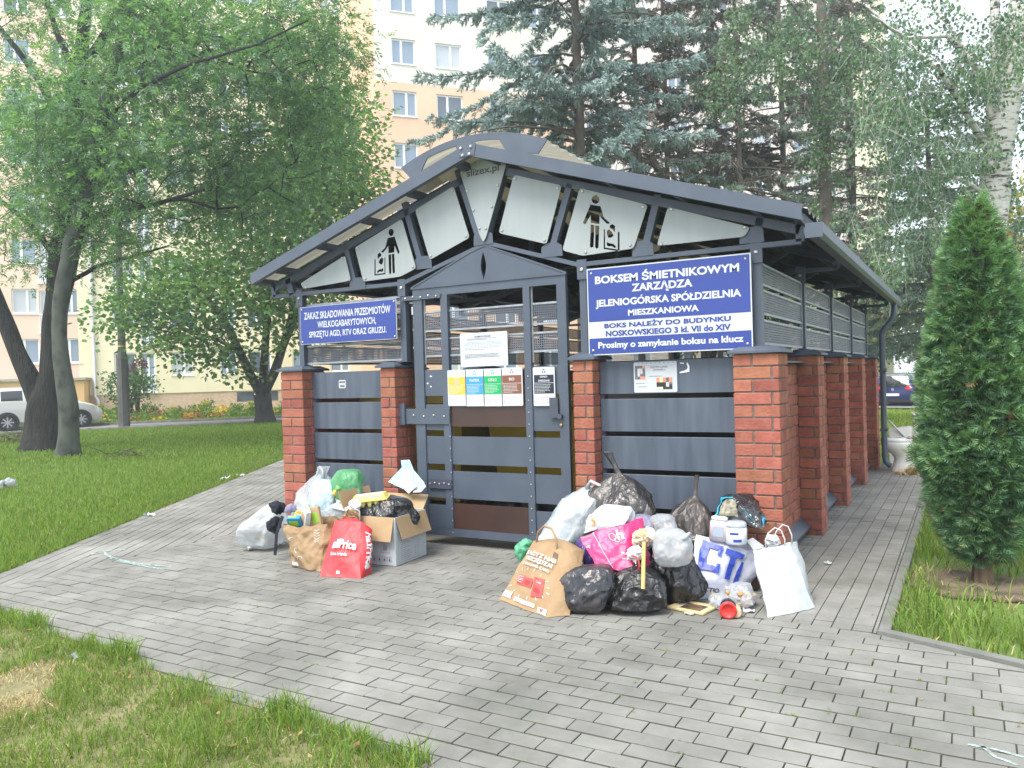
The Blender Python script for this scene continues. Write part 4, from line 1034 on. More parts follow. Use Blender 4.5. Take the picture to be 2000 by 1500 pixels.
# --- left block: yellow and pink, set back
blk = thing('apartment_block', 'long yellow and pink apartment block behind the left trees', 'apartment block')
SY = -3.35
colsY = [(-1.45-.0, 1.25), (1.3, 1.15), (4.05, 1.0), (5.75, 1.3), (8.35, 1.2), (10.6, 1.2)]
hy = [(s_-1.35+0, 2.05+FL*k, w, 1.35) for s_, w in [(c[0]+1.35, c[1]) for c in colsY] for k in range(10)]
hy = [(s_, 2.05+FL*k, w, 1.38) for s_, w in ((-2.05, 1.15), (1.0, 1.2), (3.7, .95), (5.3, 1.35), (7.9, 1.2), (10.2, 1.2)) for k in range(10)]
doors = [(-.62, 1.15+FL*k, .75, 2.28) for k in range(10)]
hy = [h for h in hy if h[1] < 25]; doors = doors[:7]
wallwith('yellow_wall', blk, M_YELW, SY, 13.6, 1.02, HB, 0, hy+doors)
windows(blk, hy, 0)
mb = MB()
wallwith('plinth', blk, M_PLINTH, SY, 13.6, -.1, 1.015, -.05, [(4.6, .35, 1.0, .6), (6.1, .35, .9, .6), (9.0, .35, .8, .6)])
for s_ in (4.6, 6.1, 9.0):
    mb = MB(); mb.add([cu(s_, .12, .35, -.05), cu(s_+1.0, .12, .35, -.05), cu(s_+1.0, .12, .95, -.05), cu(s_, .12, .95, -.05)], [(0, 1, 2, 3)]); mb.build('cellar_window', M_GL[0], blk)
for k in range(7):
    fr, pn, sl = win_meshes(.75, 2.28, .5); f0 = fr.build('balcony_door', M_FRAME, blk); f0.location = bp_(-.62, 0, 1.15+FL*k); f0.rotation_euler = (0, 0, BANG); pn.build('pane', M_GL[1], f0)
    r = MB()
    for i in range(8): r.box(.02+i*.1, .045+i*.1, -.09, -.07, 0, .95)
    r.box(-.03, .8, -.1, -.06, .94, .99); r.box(-.03, .8, -.1, -.06, 0, .05); r.box(-.05, .85, -.14, .08, -.12, -.01); r.build('balcony_railing', M_FRAME, f0)
# pink section
hp = [(s_, 2.9+FL*k, w, 1.4) for s_, w in ((-12.4, 1.4), (-9.6, 1.3), (-7.1, 1.3), (-4.75, 1.05)) for k in range(10)]
dpk = [(-5.75, 1.9+FL*k, .7, 2.3) for k in range(10)]
hp = [h for h in hp if h[1] < 24]; dpk = dpk[:6]
wallwith('pink_wall', blk, M_PINK, -30, SY-.5, 2.05, HB, .0, hp+dpk); windows(blk, [h for h in hp if h[1] < 24], 0)
for k in range(6):
    fr, pn, sl = win_meshes(.7, 2.3, .5); f0 = fr.build('balcony_door', M_FRAME, blk); f0.location = bp_(-5.75, 0, 1.9+FL*k); f0.rotation_euler = (0, 0, BANG); pn.build('pane', M_GL[2], f0)
    r = MB()
    for i in range(7): r.box(.02+i*.1, .045+i*.1, -.09, -.07, 0, .95)
    r.box(-.03, .75, -.1, -.06, .94, .99); r.box(-.05, .8, -.14, .08, -.12, -.01); r.build('balcony_railing', M_FRAME, f0)
wallwith('yellow_strip', blk, M_YELW, SY-.499, SY-.001, 2.05, HB, .002, [])
mb = MB(); M = None
vs = [bp_(-30, 1.6, 0), bp_(SY-.02, 1.6, 0), bp_(SY-.02, 0.001, 0), bp_(-30, .001, 0)]; up = Vector((0, 0, 1.9))
mb.add(vs+[v+up for v in vs], [(0,1,5,4),(1,2,6,5),(3,0,4,7),(4,5,6,7)]); mb.build('entrance_base', M_ORANGE, blk)
mb = MB(); vs = [bp_(-30, 1.75, 1.901), bp_(SY+.1, 1.75, 1.901), bp_(SY+.1, .003, 1.901), bp_(-30, .003, 1.901)]; up = Vector((0, 0, .14)); mb.add(vs+[v+up for v in vs], [(0,1,5,4),(1,2,6,5),(2,3,7,6),(3,0,4,7),(4,5,6,7),(0,3,2,1)]); mb.build('canopy_slab', pm('canopy_concrete', (.4, .38, .34), (.3, .28, .24), 4, .9), blk)
shell(blk, -30, 13.6, 0, HB, M_YELW)
mb = MB(); P = [bp_(SY+.28, .12, z) for z in (HB, 12, 6, .95)]+[bp_(SY+.45, .3, .75), bp_(SY+.5, .32, .1)]; mb.tube(P, .085, 10); mb.build('rain_pipe', M_ZINC, blk, True)
mb = MB(); mb.add([cu(2.95, -.004, 1.05, 0), cu(2.98, -.004, 1.05, 0), cu(2.98, -.004, HB, 0), cu(2.95, -.004, HB, 0)], [(0, 1, 2, 3)]); mb.build('expansion_joint', M_ZINC, blk)
# --- middle block standing forward: peach below, cream above, pink beyond
tow = thing('apartment_tower', 'peach and cream apartment block rising behind the shelter roof', 'apartment block')
OT = 8.5; ST = 12.06; ZC = 17.4; E1 = 23.5
ht = [(s_, 1.6+FL*k, w, 1.36) for s_, w in ((12.98, 1.32), (15.4, 1.5), (18.4, 1.3), (20.9, 1.4)) for k in range(10)]
ht = [h for h in ht if h[1] < 26]; lo = [h for h in ht if h[1] < ZC-1]; hi = [h for h in ht if h[1] > ZC-1]
wallwith('peach_wall', tow, M_PEACH, ST, E1, 0, ZC, OT, lo); wallwith('cream_wall', tow, M_CREAMW, ST, E1, ZC, HB, OT, hi); windows(tow, [h for h in ht if h[1] < 26], OT)
shell(tow, ST, E1, OT, HB, M_PEACH, 8.49)
# --- right block
rb = thing('apartment_block', 'pale pink and yellow apartment block behind the conifers', 'apartment block')
E2, E3 = 43.6, 46.9
h3 = [(s_, 1.6+FL*k, w, 1.36) for s_, w in ((24.6, 1.4), (27.3, 1.3), (30.2, 1.4), (33.4, 1.3), (36.4, 1.4), (39.4, 1.3), (41.6, 1.2)) for k in range(11)]
h3 = [h for h in h3 if h[1] < 27]
M_PALEP = pm('pale_pink_render', (.76, .65, .61), (.82, .71, .66), .35, .9, detail=8)
wallwith('pink_wall', rb, M_PALEP, E1+.001, E2, 0, HB, OT-.6, h3); windows(rb, [h for h in h3 if h[1] < 27], OT-.6)
wallwith('yellow_wall', rb, M_YELW, E2, E3, 0, HB+.4, OT-.3, []); shell(rb, E1+.01, E3, OT-.6, HB, M_YELW, 10)

# ================================================================ LAMP POST
p = gp(243, 832); th = thing('lamp_post', 'grey concrete lamp post on the far lawn edge by the yellow flats', 'lamp post', (p.x, p.y, -.03))
M_CONC = pm('post_concrete', (.075, .077, .07), (.12, .12, .11), 3, .9, bump=.3, bscale=30)
mb = MB(); mb.tube([(0, 0, 0), (0, 0, 2.45), (0, 0, 2.75), (0, 0, 9)], [.20, .19, .135, .085], 8); mb.build('pole', M_CONC, th)
mb = MB(); mb.tube([(0, 0, 2.9), (0, 0, 2.94)], .14, 10); mb.build('yellow_band', pm('yellow_band', (.6, .5, .05), None), th)
mb = MB(); mb.tube([(0, 0, 8.9), (.3, 0, 9.5), (1.2, .2, 9.7)], .05, 6); mb.lathe([(.05, 0), (.2, .05), (.22, .2), (.05, .28)], 10, Matrix.Translation((1.4, .25, 9.55))); mb.build('lamp_head', M_ZINC, th)

# ================================================================ CARS
M_TYRE = pm('tyre', (.018, .018, .02), None, rough=.85); M_RIM = pm('alloy_rim', (.5, .52, .55), None, rough=.35, metal=.7); M_CGL = glass('car_glass', (.015, .02, .025), .03); M_RED = pm('tail_lamp', (.55, .02, .02), None, rough=.2); M_PLAST = pm('car_plastic', (.02, .02, .022), None, rough=.5); M_PLT = pm('number_plate', (.75, .77, .78), None, rough=.4)
def car(label, p, yaw, paint, L=3.8, Wd=1.68, Hh=1.5, group=None, name='parked_car'):
    """hatchback, nose towards +x local, lofted body"""
    t = thing(name, label, 'car', p, yaw, group); h = L/2
    # stations: x, half width at sill, half width at belt, half width at roof, z sill, z belt, z roof
    st = [(-h, .62, .66, .0, .32, .78, .80), (-h+.03, .74, .77, .0, .24, .84, .88), (-h+.10, .80, .82, .56, .22, .90, 1.08), (-h+.25, .82, .84, .60, .21, .93, Hh-.1), (-h+.55, .83, .84, .62, .2, .95, Hh-.01), (-h+1.2, .84, .845, .64, .2, .95, Hh+.01), (-h+1.9, .84, .845, .63, .2, .93, Hh-.02), (-h+2.35, .83, .835, .58, .2, .92, Hh-.16), (-h+2.85, .82, .82, .5, .2, .92, 1.06), (-h+3.1, .8, .8, .46, .2, .88, .95), (L/2-.3, .74, .76, .42, .2, .78, .84), (h-.06, .66, .68, .36, .22, .66, .7), (h, .58, .6, .3, .3, .55, .58)]
    k = Wd/1.69
    def ring(s_):
        x, a, b, c, z0, z1, z2 = s_; 
        if c <= 0: c = b*.9
        half = [(a*.86, z0), (a, z0+.1), (max(a, b)+.012, (z0+z1)/2), (b, z1), (b-(b-c)*.12, z1+(z2-z1)*.18), (c+(b-c)*.18, z1+(z2-z1)*.82), (c*.9, z2-.008), (c*.45, z2+.012), (0, z2+.018)]
        return [(x, -q*k, z) for q, z in half]+[(x, q*k, z) for q, z in half[::-1][1:]]
    R = [ring(s_) for s_ in st]; n = len(R[0]); mb = MB(); V = [p_ for r in R for p_ in r]; F = []; mi = []
    for i in range(len(R)-1):
        for j in range(n-1):
            F.append((i*n+j, i*n+n+j, i*n+n+j+1, i*n+j+1))
            side = j in (4, 11); top = j in (6, 7, 8, 9)
            xm = (st[i][0]+st[i+1][0])/2
            g = (side and -h+.5 < xm < h-1.1 and not abs(xm+h-1.55) < .05) or ((top or side or j in (5, 10)) and i in (7, ) ) or ((top) and i in (2, )) or (top and i == 1)
            mi.append(1 if g else 0)
    F += [tuple(range(n)), tuple(reversed(range((len(R)-1)*n, len(R)*n)))]; mi += [0, 0]
    F += [tuple([i*n for i in range(len(R))]+[i*n+n-1 for i in reversed(range(len(R)))])]; mi += [0]
    mb.v = V; mb.f = F; mb.m = mi; b = mb.build('body', [paint, M_CGL], t, True)
    w = b.modifiers.new('w', 'EDGE_SPLIT') if hasattr(b.modifiers, 'new') else None
    if w: w.split_angle = R_(38)
    rw = .305
    for x in (-h+.72, h-.75):
        for s_ in (-1, 1):
            y = s_*(Wd/2-.09); T_ = MB(); M = Matrix.Translation((x, y, rw)) @ Matrix.Rotation(R_(90)*s_*-1, 4, 'X') if False else Matrix.Translation((x, y, rw)) @ Matrix.Rotation(R_(90) if s_ < 0 else R_(-90), 4, 'X')
            T_.lathe([(.2, -.09), (rw-.02, -.1), (rw, -.07), (rw, .09), (rw-.02, .115), (.21, .11), (.205, .09)], 24, M); ty = T_.build('wheel', M_TYRE, t, True)
            q = MB(); q.lathe([(.21, .085), (.2, .1), (.185, .092)], 24, M); 
            for a in range(8):
                an = a*math.pi/4; q.prism([[(.04*math.cos(an+.5), .04*math.sin(an+.5)), (.19*math.cos(an+.12), .19*math.sin(an+.12)), (.19*math.cos(an-.12), .19*math.sin(an-.12)), (.04*math.cos(an-.5), .04*math.sin(an-.5))]], M @ Vector((0, 0, .108)), (M.to_3x3() @ Vector((1, 0, 0))), (M.to_3x3() @ Vector((0, 1, 0))), .015)
            q.lathe([(.055, .08), (.055, .112), (.03, .116)], 12, M); q.build('rim', M_RIM, ty)
            a_ = MB(); a_.lathe([(.36, -.06), (.36, .1)], 24, M); a_.build('wheel_arch', M_PLAST, t)
    for s_ in (-1, 1):
        q = MB(); P = [(-h+.005, s_*.48*k, .80), (-h+.025, s_*.70*k, .78), (-h+.2, s_*.835*k, .82), (-h+.24, s_*.83*k, 1.0), (-h+.1, s_*.74*k, 1.03), (-h+.02, s_*.52*k, .93)]
        c = Vector((0, 0, .9)); o = [Vector(v)+Vector((-.02, s_*.02, 0)) for v in P]; q.add(o+[Vector(v)+Vector((.04, -s_*.04, 0)) for v in P], [tuple(range(6)), (11, 10, 9, 8, 7, 6)]+[(i, (i+1) % 6, 6+(i+1) % 6, 6+i) for i in range(6)]); q.build('tail_light', M_RED, t)
        q = MB(); q.box(h-1.42, h-1.3, s_*.85*k-.07, s_*.85*k+.07+s_*.06, .95, 1.07); q.build('door_mirror', paint, t)
        q = MB(); q.box(-h+1.5, -h+1.503, s_*.853*k-.002, s_*.853*k+.002, .3, .94); q.box(-h+1.62, -h+1.8, s_*.85*k-.012, s_*.85*k+.012, .86, .89); q.build('door_trim', M_PLAST, t)
    q = MB(); q.box(-h-.03, -h+.02, -.26, .26, .53, .64); q.build('number_plate', M_PLT, t)
    q = MB(); q.box(-h-.015, -h+.1, -.72*k, .72*k, .27, .40); q.build('bumper_trim', M_PLAST, t)
    q = MB(); q.lathe([(.06, 0), (.06, .012), (.04, .016)], 16, Matrix.Translation((-h-.005, 0, .8)) @ Matrix.Rotation(R_(-90), 4, 'Y')); q.build('badge', M_RIM, t)
    q = MB(); q.tube([(-h+.45, 0, Hh), (-h+.3, 0, Hh+.35)], .008, 5); q.build('aerial', M_PLAST, t)
    return t
def carpaint(name, c, metal=.3): return pm(name, c, None, rough=.3, metal=metal, coat=.8)
p = gp(84, 836); car('silver beige small hatchback parked behind the forked tree trunk', (p.x, p.y, -.02), BANG+R_(18), carpaint('silver_beige_paint', (.58, .59, .57), .15), L=3.75)
vdir = lambda u: math.atan2((CF+CR*((u-1000)/FPX)).y, (CF+CR*((u-1000)/FPX)).x)
P = dp(1768, 750, 35.0); P.z = float(gz(P.x, P.y)); car('dark blue hatchback with red tail light seen past the downpipe', tuple(P), vdir(1768)-R_(14), carpaint('blue_paint', (.012, .02, .13)), L=4.0, Wd=1.72, Hh=1.46)
P = dp(1838, 750, 41.0); P.z = float(gz(P.x, P.y)); car('white car standing beyond the dark blue hatchback', tuple(P), vdir(1838)+R_(62), carpaint('white_paint', (.7, .72, .74), 0), L=4.2, Hh=1.48)
# ================================================================ VEGETATION
M_BARK = pm('shaded_ash_bark', (.009, .010, .009), (.026, .027, .023), 9, .95, bump=1.0, bscale=22, stretch=(1, 1, .18), detail=8, dist=.09)  # shade of the canopy is put into this near-black bark colour
M_BARKG = pm('grey_smooth_bark', (.075, .085, .07), (.022, .025, .022), 5.5, .9, bump=.5, bscale=40, stretch=(1, 1, .6), detail=8, contrast=(.45, .7))
M_BARKD = pm('dark_bark', (.035, .032, .03), (.07, .065, .06), 8, .95, bump=.8, bscale=30, stretch=(1, 1, .3))
M_BARKS = pm('spruce_bark', (.085, .07, .058), (.15, .13, .11), 8, .95, bump=.8, bscale=40, stretch=(1, 1, .4))
M_TWIG = pm('twig_bark', (.06, .052, .042), None, rough=.9)
def unit(a): return a/np.maximum(np.linalg.norm(a, axis=-1, keepdims=True), 1e-9)
def diamonds(P, D, N, L, Wd, fold=.0):
    """leaf quads: base P, direction D, plane normal N, length L, width Wd (arrays)"""
    Sd = unit(np.cross(D, N)); L = L[:, None]; Wd = Wd[:, None]
    a = P; b = P+D*L*.45+Sd*Wd*.5; c = P+D*L; d = P+D*L*.45-Sd*Wd*.5
    V = np.stack([a, b, c, d], 1).reshape(-1, 3); i = np.arange(len(P))*4
    return V, np.stack([i, i+1, i+2, i+3], 1)
def strips(P, D, N, L, Wd):
    Sd = unit(np.cross(D, N)); L = L[:, None]; Wd = Wd[:, None]
    V = np.stack([P-Sd*Wd*.3, P+Sd*Wd*.3, P+D*L*.6+Sd*Wd*.5, P+D*L+Sd*Wd*.08, P+D*L-Sd*Wd*.08, P+D*L*.6-Sd*Wd*.5], 1).reshape(-1, 3)
    i = np.arange(len(P))*6; return V, np.concatenate([np.stack([i, i+1, i+2, i+5], 1), np.stack([i+5, i+2, i+3, i+4], 1)])
def rdir(n, flat=1.0, rng=RNG):
    a = rng.normal(size=(n, 3)); a[:, 2] *= flat; return unit(a)
def leafpairs(P, D, n_pairs, spacing, L, Wd, droop=.25, rng=RNG):
    """compound leaves: P base, D direction; returns leaflet arrays"""
    Ps, Ds, Ns, Ls, Ws = [], [], [], [], []
    n = len(P); up = np.tile([0, 0, 1.0], (n, 1)); up = unit(up+rng.normal(0, .45, (n, 3))); side = unit(np.cross(D, up)); nrm = np.cross(side, D)
    for k in range(n_pairs):
        t = spacing*(k+.8); base = P+D*t-np.array([0, 0, 1.0])*(droop*t*t/(spacing*n_pairs))
        for s_ in (-1, 1):
            Ps.append(base); Ds.append(unit(side*s_+D*.75+rng.normal(0, .18, (n, 3))-np.array([0, 0, .22]))); Ns.append(unit(nrm+rng.normal(0, .25, (n, 3)))); Ls.append(L*rng.uniform(.75, 1.15, n)); Ws.append(Wd*rng.uniform(.8, 1.2, n))
    base = P+D*spacing*(n_pairs+.3); Ps.append(base); Ds.append(unit(D-np.array([0, 0, .3]))); Ns.append(nrm); Ls.append(np.full(n, L)); Ws.append(np.full(n, Wd))
    return np.concatenate(Ps), np.concatenate(Ds), np.concatenate(Ns), np.concatenate(Ls), np.concatenate(Ws), n_pairs*2+1
class Skel:
    """branch skeleton: given limbs, then every foliage point is tied to the nearest limb node"""
    def __init__(s): s.p = []; s.par = []; s.r = []; s.fix = []
    def limb(s, pts, rad, par=-1, step=.25):
        ids = []
        for i in range(len(pts)-1):
            a, b = Vector(pts[i]), Vector(pts[i+1]); n = max(1, int((b-a).length/step))
            for k in range(n if i < len(pts)-2 else n+1):
                t = k/n; q = a.lerp(b, t)+Vector((random.gauss(0, .012), random.gauss(0, .012), 0))
                s.p.append(q); s.par.append(par); s.r.append(rad[i]+(rad[i+1]-rad[i])*t); s.fix.append(True); par = len(s.p)-1; ids.append(par)
        return ids
    def near(s, q):
        A = np.array([tuple(x) for x in s.p]); return int(np.argmin(((A-np.array(q))**2).sum(1)))
    def attach(s, pts, step=.3, sag=.12, r0=.006, up=.0, maxr=.03):
        A = [tuple(x) for x in s.p]; pts = sorted(pts, key=lambda q: min((q-Vector(a)).length for a in A[::3]))
        arr = np.array(A); ends = []
        for q in pts:
            c = ((arr-np.array(q))**2).sum(1)+np.maximum(0, arr[:, 2]-q.z+.1)**2*1.2*(1-up); j = int(np.argmin(c)); a = s.p[j]; d = (q-a).length; n = max(1, int(d/step)); par = j; new = []
            for k in range(1, n+1):
                t = k/n; w = a.lerp(q, t)+Vector((random.gauss(0, .03), random.gauss(0, .03), sag*d*math.sin(math.pi*t)*.5))*(1 if k < n else 0)
                s.p.append(w); s.par.append(par); s.r.append(r0); s.fix.append(False); par = len(s.p)-1; new.append(tuple(w))
            if new: arr = np.vstack([arr, np.array(new)])
            ends.append(par)
        # pipe model for free nodes
        acc = [0.0]*len(s.p)
        for i in range(len(s.p)-1, -1, -1):
            if not s.fix[i]:
                s.r[i] = min(maxr, max(r0, acc[i]**(1/2.2)))
                if s.par[i] >= 0: acc[s.par[i]] += s.r[i]**2.2
        return ends
    def mesh(s, mb, sides=6, mi=0):
        V = []; F = []
        for i in range(len(s.p)):
            j = s.par[i]
            if j < 0: continue
            a, b = s.p[j], s.p[i]; d = b-a
            if d.length < 1e-4: continue
            d.normalize(); x = d.cross(Vector((.31, .12, .94)));
            if x.length < .05: x = d.cross(Vector((1, 0, 0)))
            x.normalize(); y = d.cross(x); ra = s.r[j] if (s.fix[j] == s.fix[i]) else min(s.r[j], s.r[i]*1.6); rb = s.r[i]; n = sides if rb > .03 else 4 if rb > .012 else 3
            a2 = a-d*ra*.3; o = len(V)
            for c, r in ((a2, ra), (b, rb)):
                for k in range(n):
                    t = 2*math.pi*k/n; V.append(c+(x*math.cos(t)+y*math.sin(t))*r)
            for k in range(n): F.append((o+k, o+(k+1) % n, o+n+(k+1) % n, o+n+k))
        mb.add(V, F, mi)
def trunk_tube(mb, pts, rad, n=18, seed=0, mi=0, rough=.06, flare=0):
    """bark-lumpy tapered trunk through points"""
    P = []; Rr = []
    for i in range(len(pts)-1):
        a, b = Vector(pts[i]), Vector(pts[i+1]); k = max(2, int((b-a).length/.18))
        for j in range(k): P.append(a.lerp(b, j/k)); Rr.append(rad[i]+(rad[i+1]-rad[i])*j/k)
    P.append(Vector(pts[-1])); Rr.append(rad[-1])
    # smooth
    for _ in range(2):
        for i in range(1, len(P)-1): P[i] = (P[i-1]+P[i]*2+P[i+1])/4
    vs = []
    for i, p in enumerate(P):
        t = (P[min(i+1, len(P)-1)]-P[max(i-1, 0)]).normalized(); x = t.cross(Vector((0, 1, 0))).normalized(); y = t.cross(x)
        for k in range(n):
            a = 2*math.pi*k/n; f = 1+rough*noise.noise(Vector((math.cos(a)*1.6+seed, math.sin(a)*1.6, p.z*1.3)))*1.6
            if flare: f *= 1+flare*math.exp(-(p.z-P[0].z)/.28)*(1+.5*math.sin(a*5+seed))
            vs.append(p+(x*math.cos(a)+y*math.sin(a))*Rr[i]*f)
    fs = []
    for i in range(len(P)-1):
        for k in range(n): j = (k+1) % n; fs.append((i*n+k, i*n+j, i*n+n+j, i*n+n+k))
    mb.add(vs, fs, mi)
def ell(u, v, ru, rv, Z, rz, n, k=.5):
    out = []
    while len(out) < n:
        a = Vector((random.uniform(-1, 1), random.uniform(-1, 1), random.uniform(-1, 1)))
        if a.length > 1 or random.random() > k+(1-k)*a.length: continue
        out.append(dp(u+a.x*ru, v+a.y*rv, Z+a.z*rz))
    return out
def crown_from(name, parent, ends, sk, per, spread, kind, mats, seed, L, Wd, pairs=4, droop=.25, off=None, dark=.4):
    rng = np.random.default_rng(seed); C = np.array([tuple(sk.p[e]) for e in ends]); n = len(C)*per
    C2 = np.repeat(C, per, 0); P = C2+rng.normal(0, spread, (n, 3))*np.array([1, 1, .6]); D = unit(P-C2+rng.normal(0, .25, (n, 3))+np.array([0, 0, -.15])); clm = np.repeat((rng.random(len(C)) < dark).astype(np.int32), per)
    if kind == 'compound':
        p, d, nn, l, w, m = leafpairs(P, D, pairs, L*.42, L, Wd, droop, rng); mi = np.tile(clm, m)
    else:
        p, d, nn = P, D, unit(rng.normal(0, .6, (n, 3))+np.array([0, 0, 1.0])); l = L*rng.uniform(.6, 1.2, n); w = Wd*rng.uniform(.7, 1.2, n); mi = clm
    V, F = diamonds(p, d, nn, l, w)
    if off is not None: V = V-np.array(off)
    return np_mesh(name, V, F, mats, parent, False, mi if len(mats) > 1 else None)

# ---- big ash with two stems, left
M_ASH = [leafmat('ash_leaf', (.145, .27, .115), .42, .35, .02, .45, .3), leafmat('ash_leaf_dark', (.09, .19, .095), .36, .35, .02, .45, .3)]
Zt = 17.5
b1 = gp(85, 878); b2 = gp(133, 890)
def zof(p): return (Vector(p)-CAM).dot(CF)
Za, Zb = zof(b1), zof(b2)
ash = thing('ash_tree', 'large ash tree with a thick forked dark trunk at the far left', 'tree', (b1.x, b1.y, -.03)); aoff = tuple(ash.location)
mb = MB(); px = lambda w, Z: w/2*Z/FPX
A1 = [dp(92, 885, Za), dp(93, 838, Za), dp(90, 790, Za), dp(104, 730, Za), dp(103, 660, Za), dp(112, 590, Za), dp(125, 500, Za), dp(140, 400, Za), dp(150, 300, Za), dp(152, 200, Za), dp(160, 90, Za), dp(175, -40, Za)]
R1 = [px(w, Za) for w in (88, 72, 66, 44, 42, 44, 52, 46, 38, 30, 24, 16)]
trunk_tube(mb, A1, R1, 20, 1, rough=.09, flare=.25)
A1b = [dp(82, 800, Za), dp(60, 742, Za), dp(33, 690, Za), dp(10, 625, Za), dp(-25, 540, Za), dp(-60, 440, Za)]; R1b = [px(w, Za) for w in (44, 38, 31, 28, 26, 22)]
trunk_tube(mb, A1b, R1b, 14, 5, rough=.09)
sk = Skel(); m0 = sk.limb(A1[5:], R1[5:])
LIMBS = [([(150, 330), (135, 165), (205, 70), (262, -10), (300, -80)], (24, 20, 16, 12), -.5), ([(152, 250), (175, 175), (240, 115), (335, 55), (420, 0)], (20, 17, 14, 10, 8), .3), ([(150, 360), (200, 240), (268, 176), (352, 132), (508, 84), (600, 40)], (18, 10, 8, 6, 4, 3), -1), ([(140, 420), (220, 340), (350, 305), (450, 265), (560, 250), (640, 230)], (18, 15, 12, 9, 7, 4), .6), ([(130, 470), (190, 420), (300, 400), (400, 370)], (14, 11, 8, 5), -.8), ([(122, 520), (60, 440), (0, 390), (-60, 360)], (14, 11, 8, 6), .4), ([(150, 300), (90, 180), (30, 90), (-30, 20)], (18, 14, 10, 8), 0), ([(118, 560), (190, 520), (260, 500), (330, 480)], (10, 8, 6, 4), .5), ([(155, 160), (110, 60), (80, -40)], (14, 11, 8), .3)]
for pts, w, dz_ in LIMBS:
    n = len(pts); q = [dp(u, v, Za+dz_*1.2*i) for i, (u, v) in enumerate(pts)]; w = list(w)+[w[-1]]*(n-len(w)); par = sk.near(q[0]); sk.limb(q, [px(a, Za) for a in w], par)
cl = ell(130, 120, 200, 190, Za, 2.6, 85)+ell(390, 120, 210, 150, Za, 2.6, 120)+ell(590, 110, 110, 150, Za-.5, 2.2, 90)+ell(330, 320, 190, 110, Za, 2.2, 85)+ell(540, 320, 170, 100, Za, 2.0, 75)+ell(50, 330, 110, 120, Za, 2.2, 45)+ell(60, 470, 110, 80, Za, 2, 26)+ell(230, 470, 100, 60, Za, 2, 24)+ell(330, -60, 420, 80, Za, 3, 60)+ell(150, 300, 110, 170, Za-2.0, .9, 46)+ell(330, 90, 150, 80, Za-1.8, .9, 34)+ell(560, 90, 120, 120, Za-1.8, .9, 30)+ell(250, 40, 120, 80, Za-2, .8, 24)+ell(620, 250, 75, 90, Za-.8, 1.2, 30)+ell(460, 420, 150, 70, Za, 1.6, 34)
ends = sk.attach(cl, .3, .12, .006, maxr=.035); sk.mesh(mb); ao = mb.build('trunk', M_BARK, ash, True, aoff)
crown_from('crown', ash, ends, sk, 18, .34, 'compound', M_ASH, 3, .105, .034, 4, .3, aoff)
a2 = thing('ash_tree', 'slim grey ash trunk leaning beside the thick dark forked trunk', 'tree', (b2.x, b2.y, -.03)); off2 = tuple(a2.location)
mb = MB(); A2 = [dp(134, 897, Zb), dp(133, 855, Zb), dp(136, 800, Zb), dp(124, 735, Zb), dp(115, 660, Zb), dp(116, 590, Zb), dp(135, 500, Zb), dp(165, 400, Zb), dp(190, 280, Zb), dp(215, 150, Zb), dp(250, 20, Zb), dp(270, -60, Zb)]
trunk_tube(mb, A2, [px(w, Zb) for w in (40, 36, 36, 31, 27, 28, 28, 25, 21, 17, 13, 10)], 16, 9, rough=.08, flare=.3)
sk2 = Skel(); sk2.limb(A2[6:], [px(w, Zb) for w in (34, 30, 25, 20, 15, 12)]); e2 = sk2.attach(ell(200, 330, 130, 90, Zb-.6, 1.3, 34)+ell(330, 180, 150, 120, Zb-.6, 1.5, 38)+ell(90, 230, 90, 120, Zb-.7, 1.2, 22)+ell(215, 455, 70, 40, Zb-.3, 1, 8), .3, .1, .006, maxr=.03)
sk2.mesh(mb); mb.build('trunk', M_BARKG, a2, True, off2); crown_from('crown', a2, e2, sk2, 20, .34, 'compound', M_ASH, 4, .105, .034, 4, .3, off2)
# ---- maple
M_MAP = [leafmat('maple_leaf', (.125, .24, .062), .35, .4, .03, .5, .3), leafmat('maple_leaf_dark', (.085, .18, .06), .3, .35, .02, .5, .3)]
b3 = gp(516, 826); Zm = zof(b3); mp_ = thing('maple_tree', 'maple tree with a dark trunk splitting in three left of the shelter', 'tree', (b3.x, b3.y, -.03)); o3 = tuple(mp_.location)
mb = MB(); T0 = [dp(518, 829, Zm), dp(516, 800, Zm), dp(512, 770, Zm)]; trunk_tube(mb, T0, [px(w, Zm) for w in (38, 33, 32)], 16, 2, flare=.2)
sk3 = Skel(); r0 = sk3.limb(T0, [px(w, Zm) for w in (30, 26, 24)])[-1]
for pts, w in (([(512, 772), (490, 735), (470, 690), (430, 610), (380, 560), (300, 560)], (20, 18, 16, 13, 9, 6)), ([(512, 770), (515, 720), (520, 650), (525, 560), (540, 450), (560, 340)], (18, 16, 14, 12, 9, 6)), ([(514, 772), (535, 730), (552, 680), (578, 590), (640, 500), (700, 420)], (20, 18, 16, 14, 10, 6)), ([(552, 690), (572, 640), (590, 560), (600, 480)], (10, 9, 8, 6)), ([(470, 690), (420, 660), (340, 640), (262, 640)], (7, 6, 5, 3))):
    q = [dp(u, v, Zm+random.uniform(-.5, .5)*i*.5) for i, (u, v) in enumerate(pts)]
    if pts[0][1] > 760: trunk_tube(mb, q, [px(a, Zm) for a in w], 12, len(pts))
    sk3.limb(q, [px(a, Zm)*.9 for a in w], sk3.near(q[0]), .35)
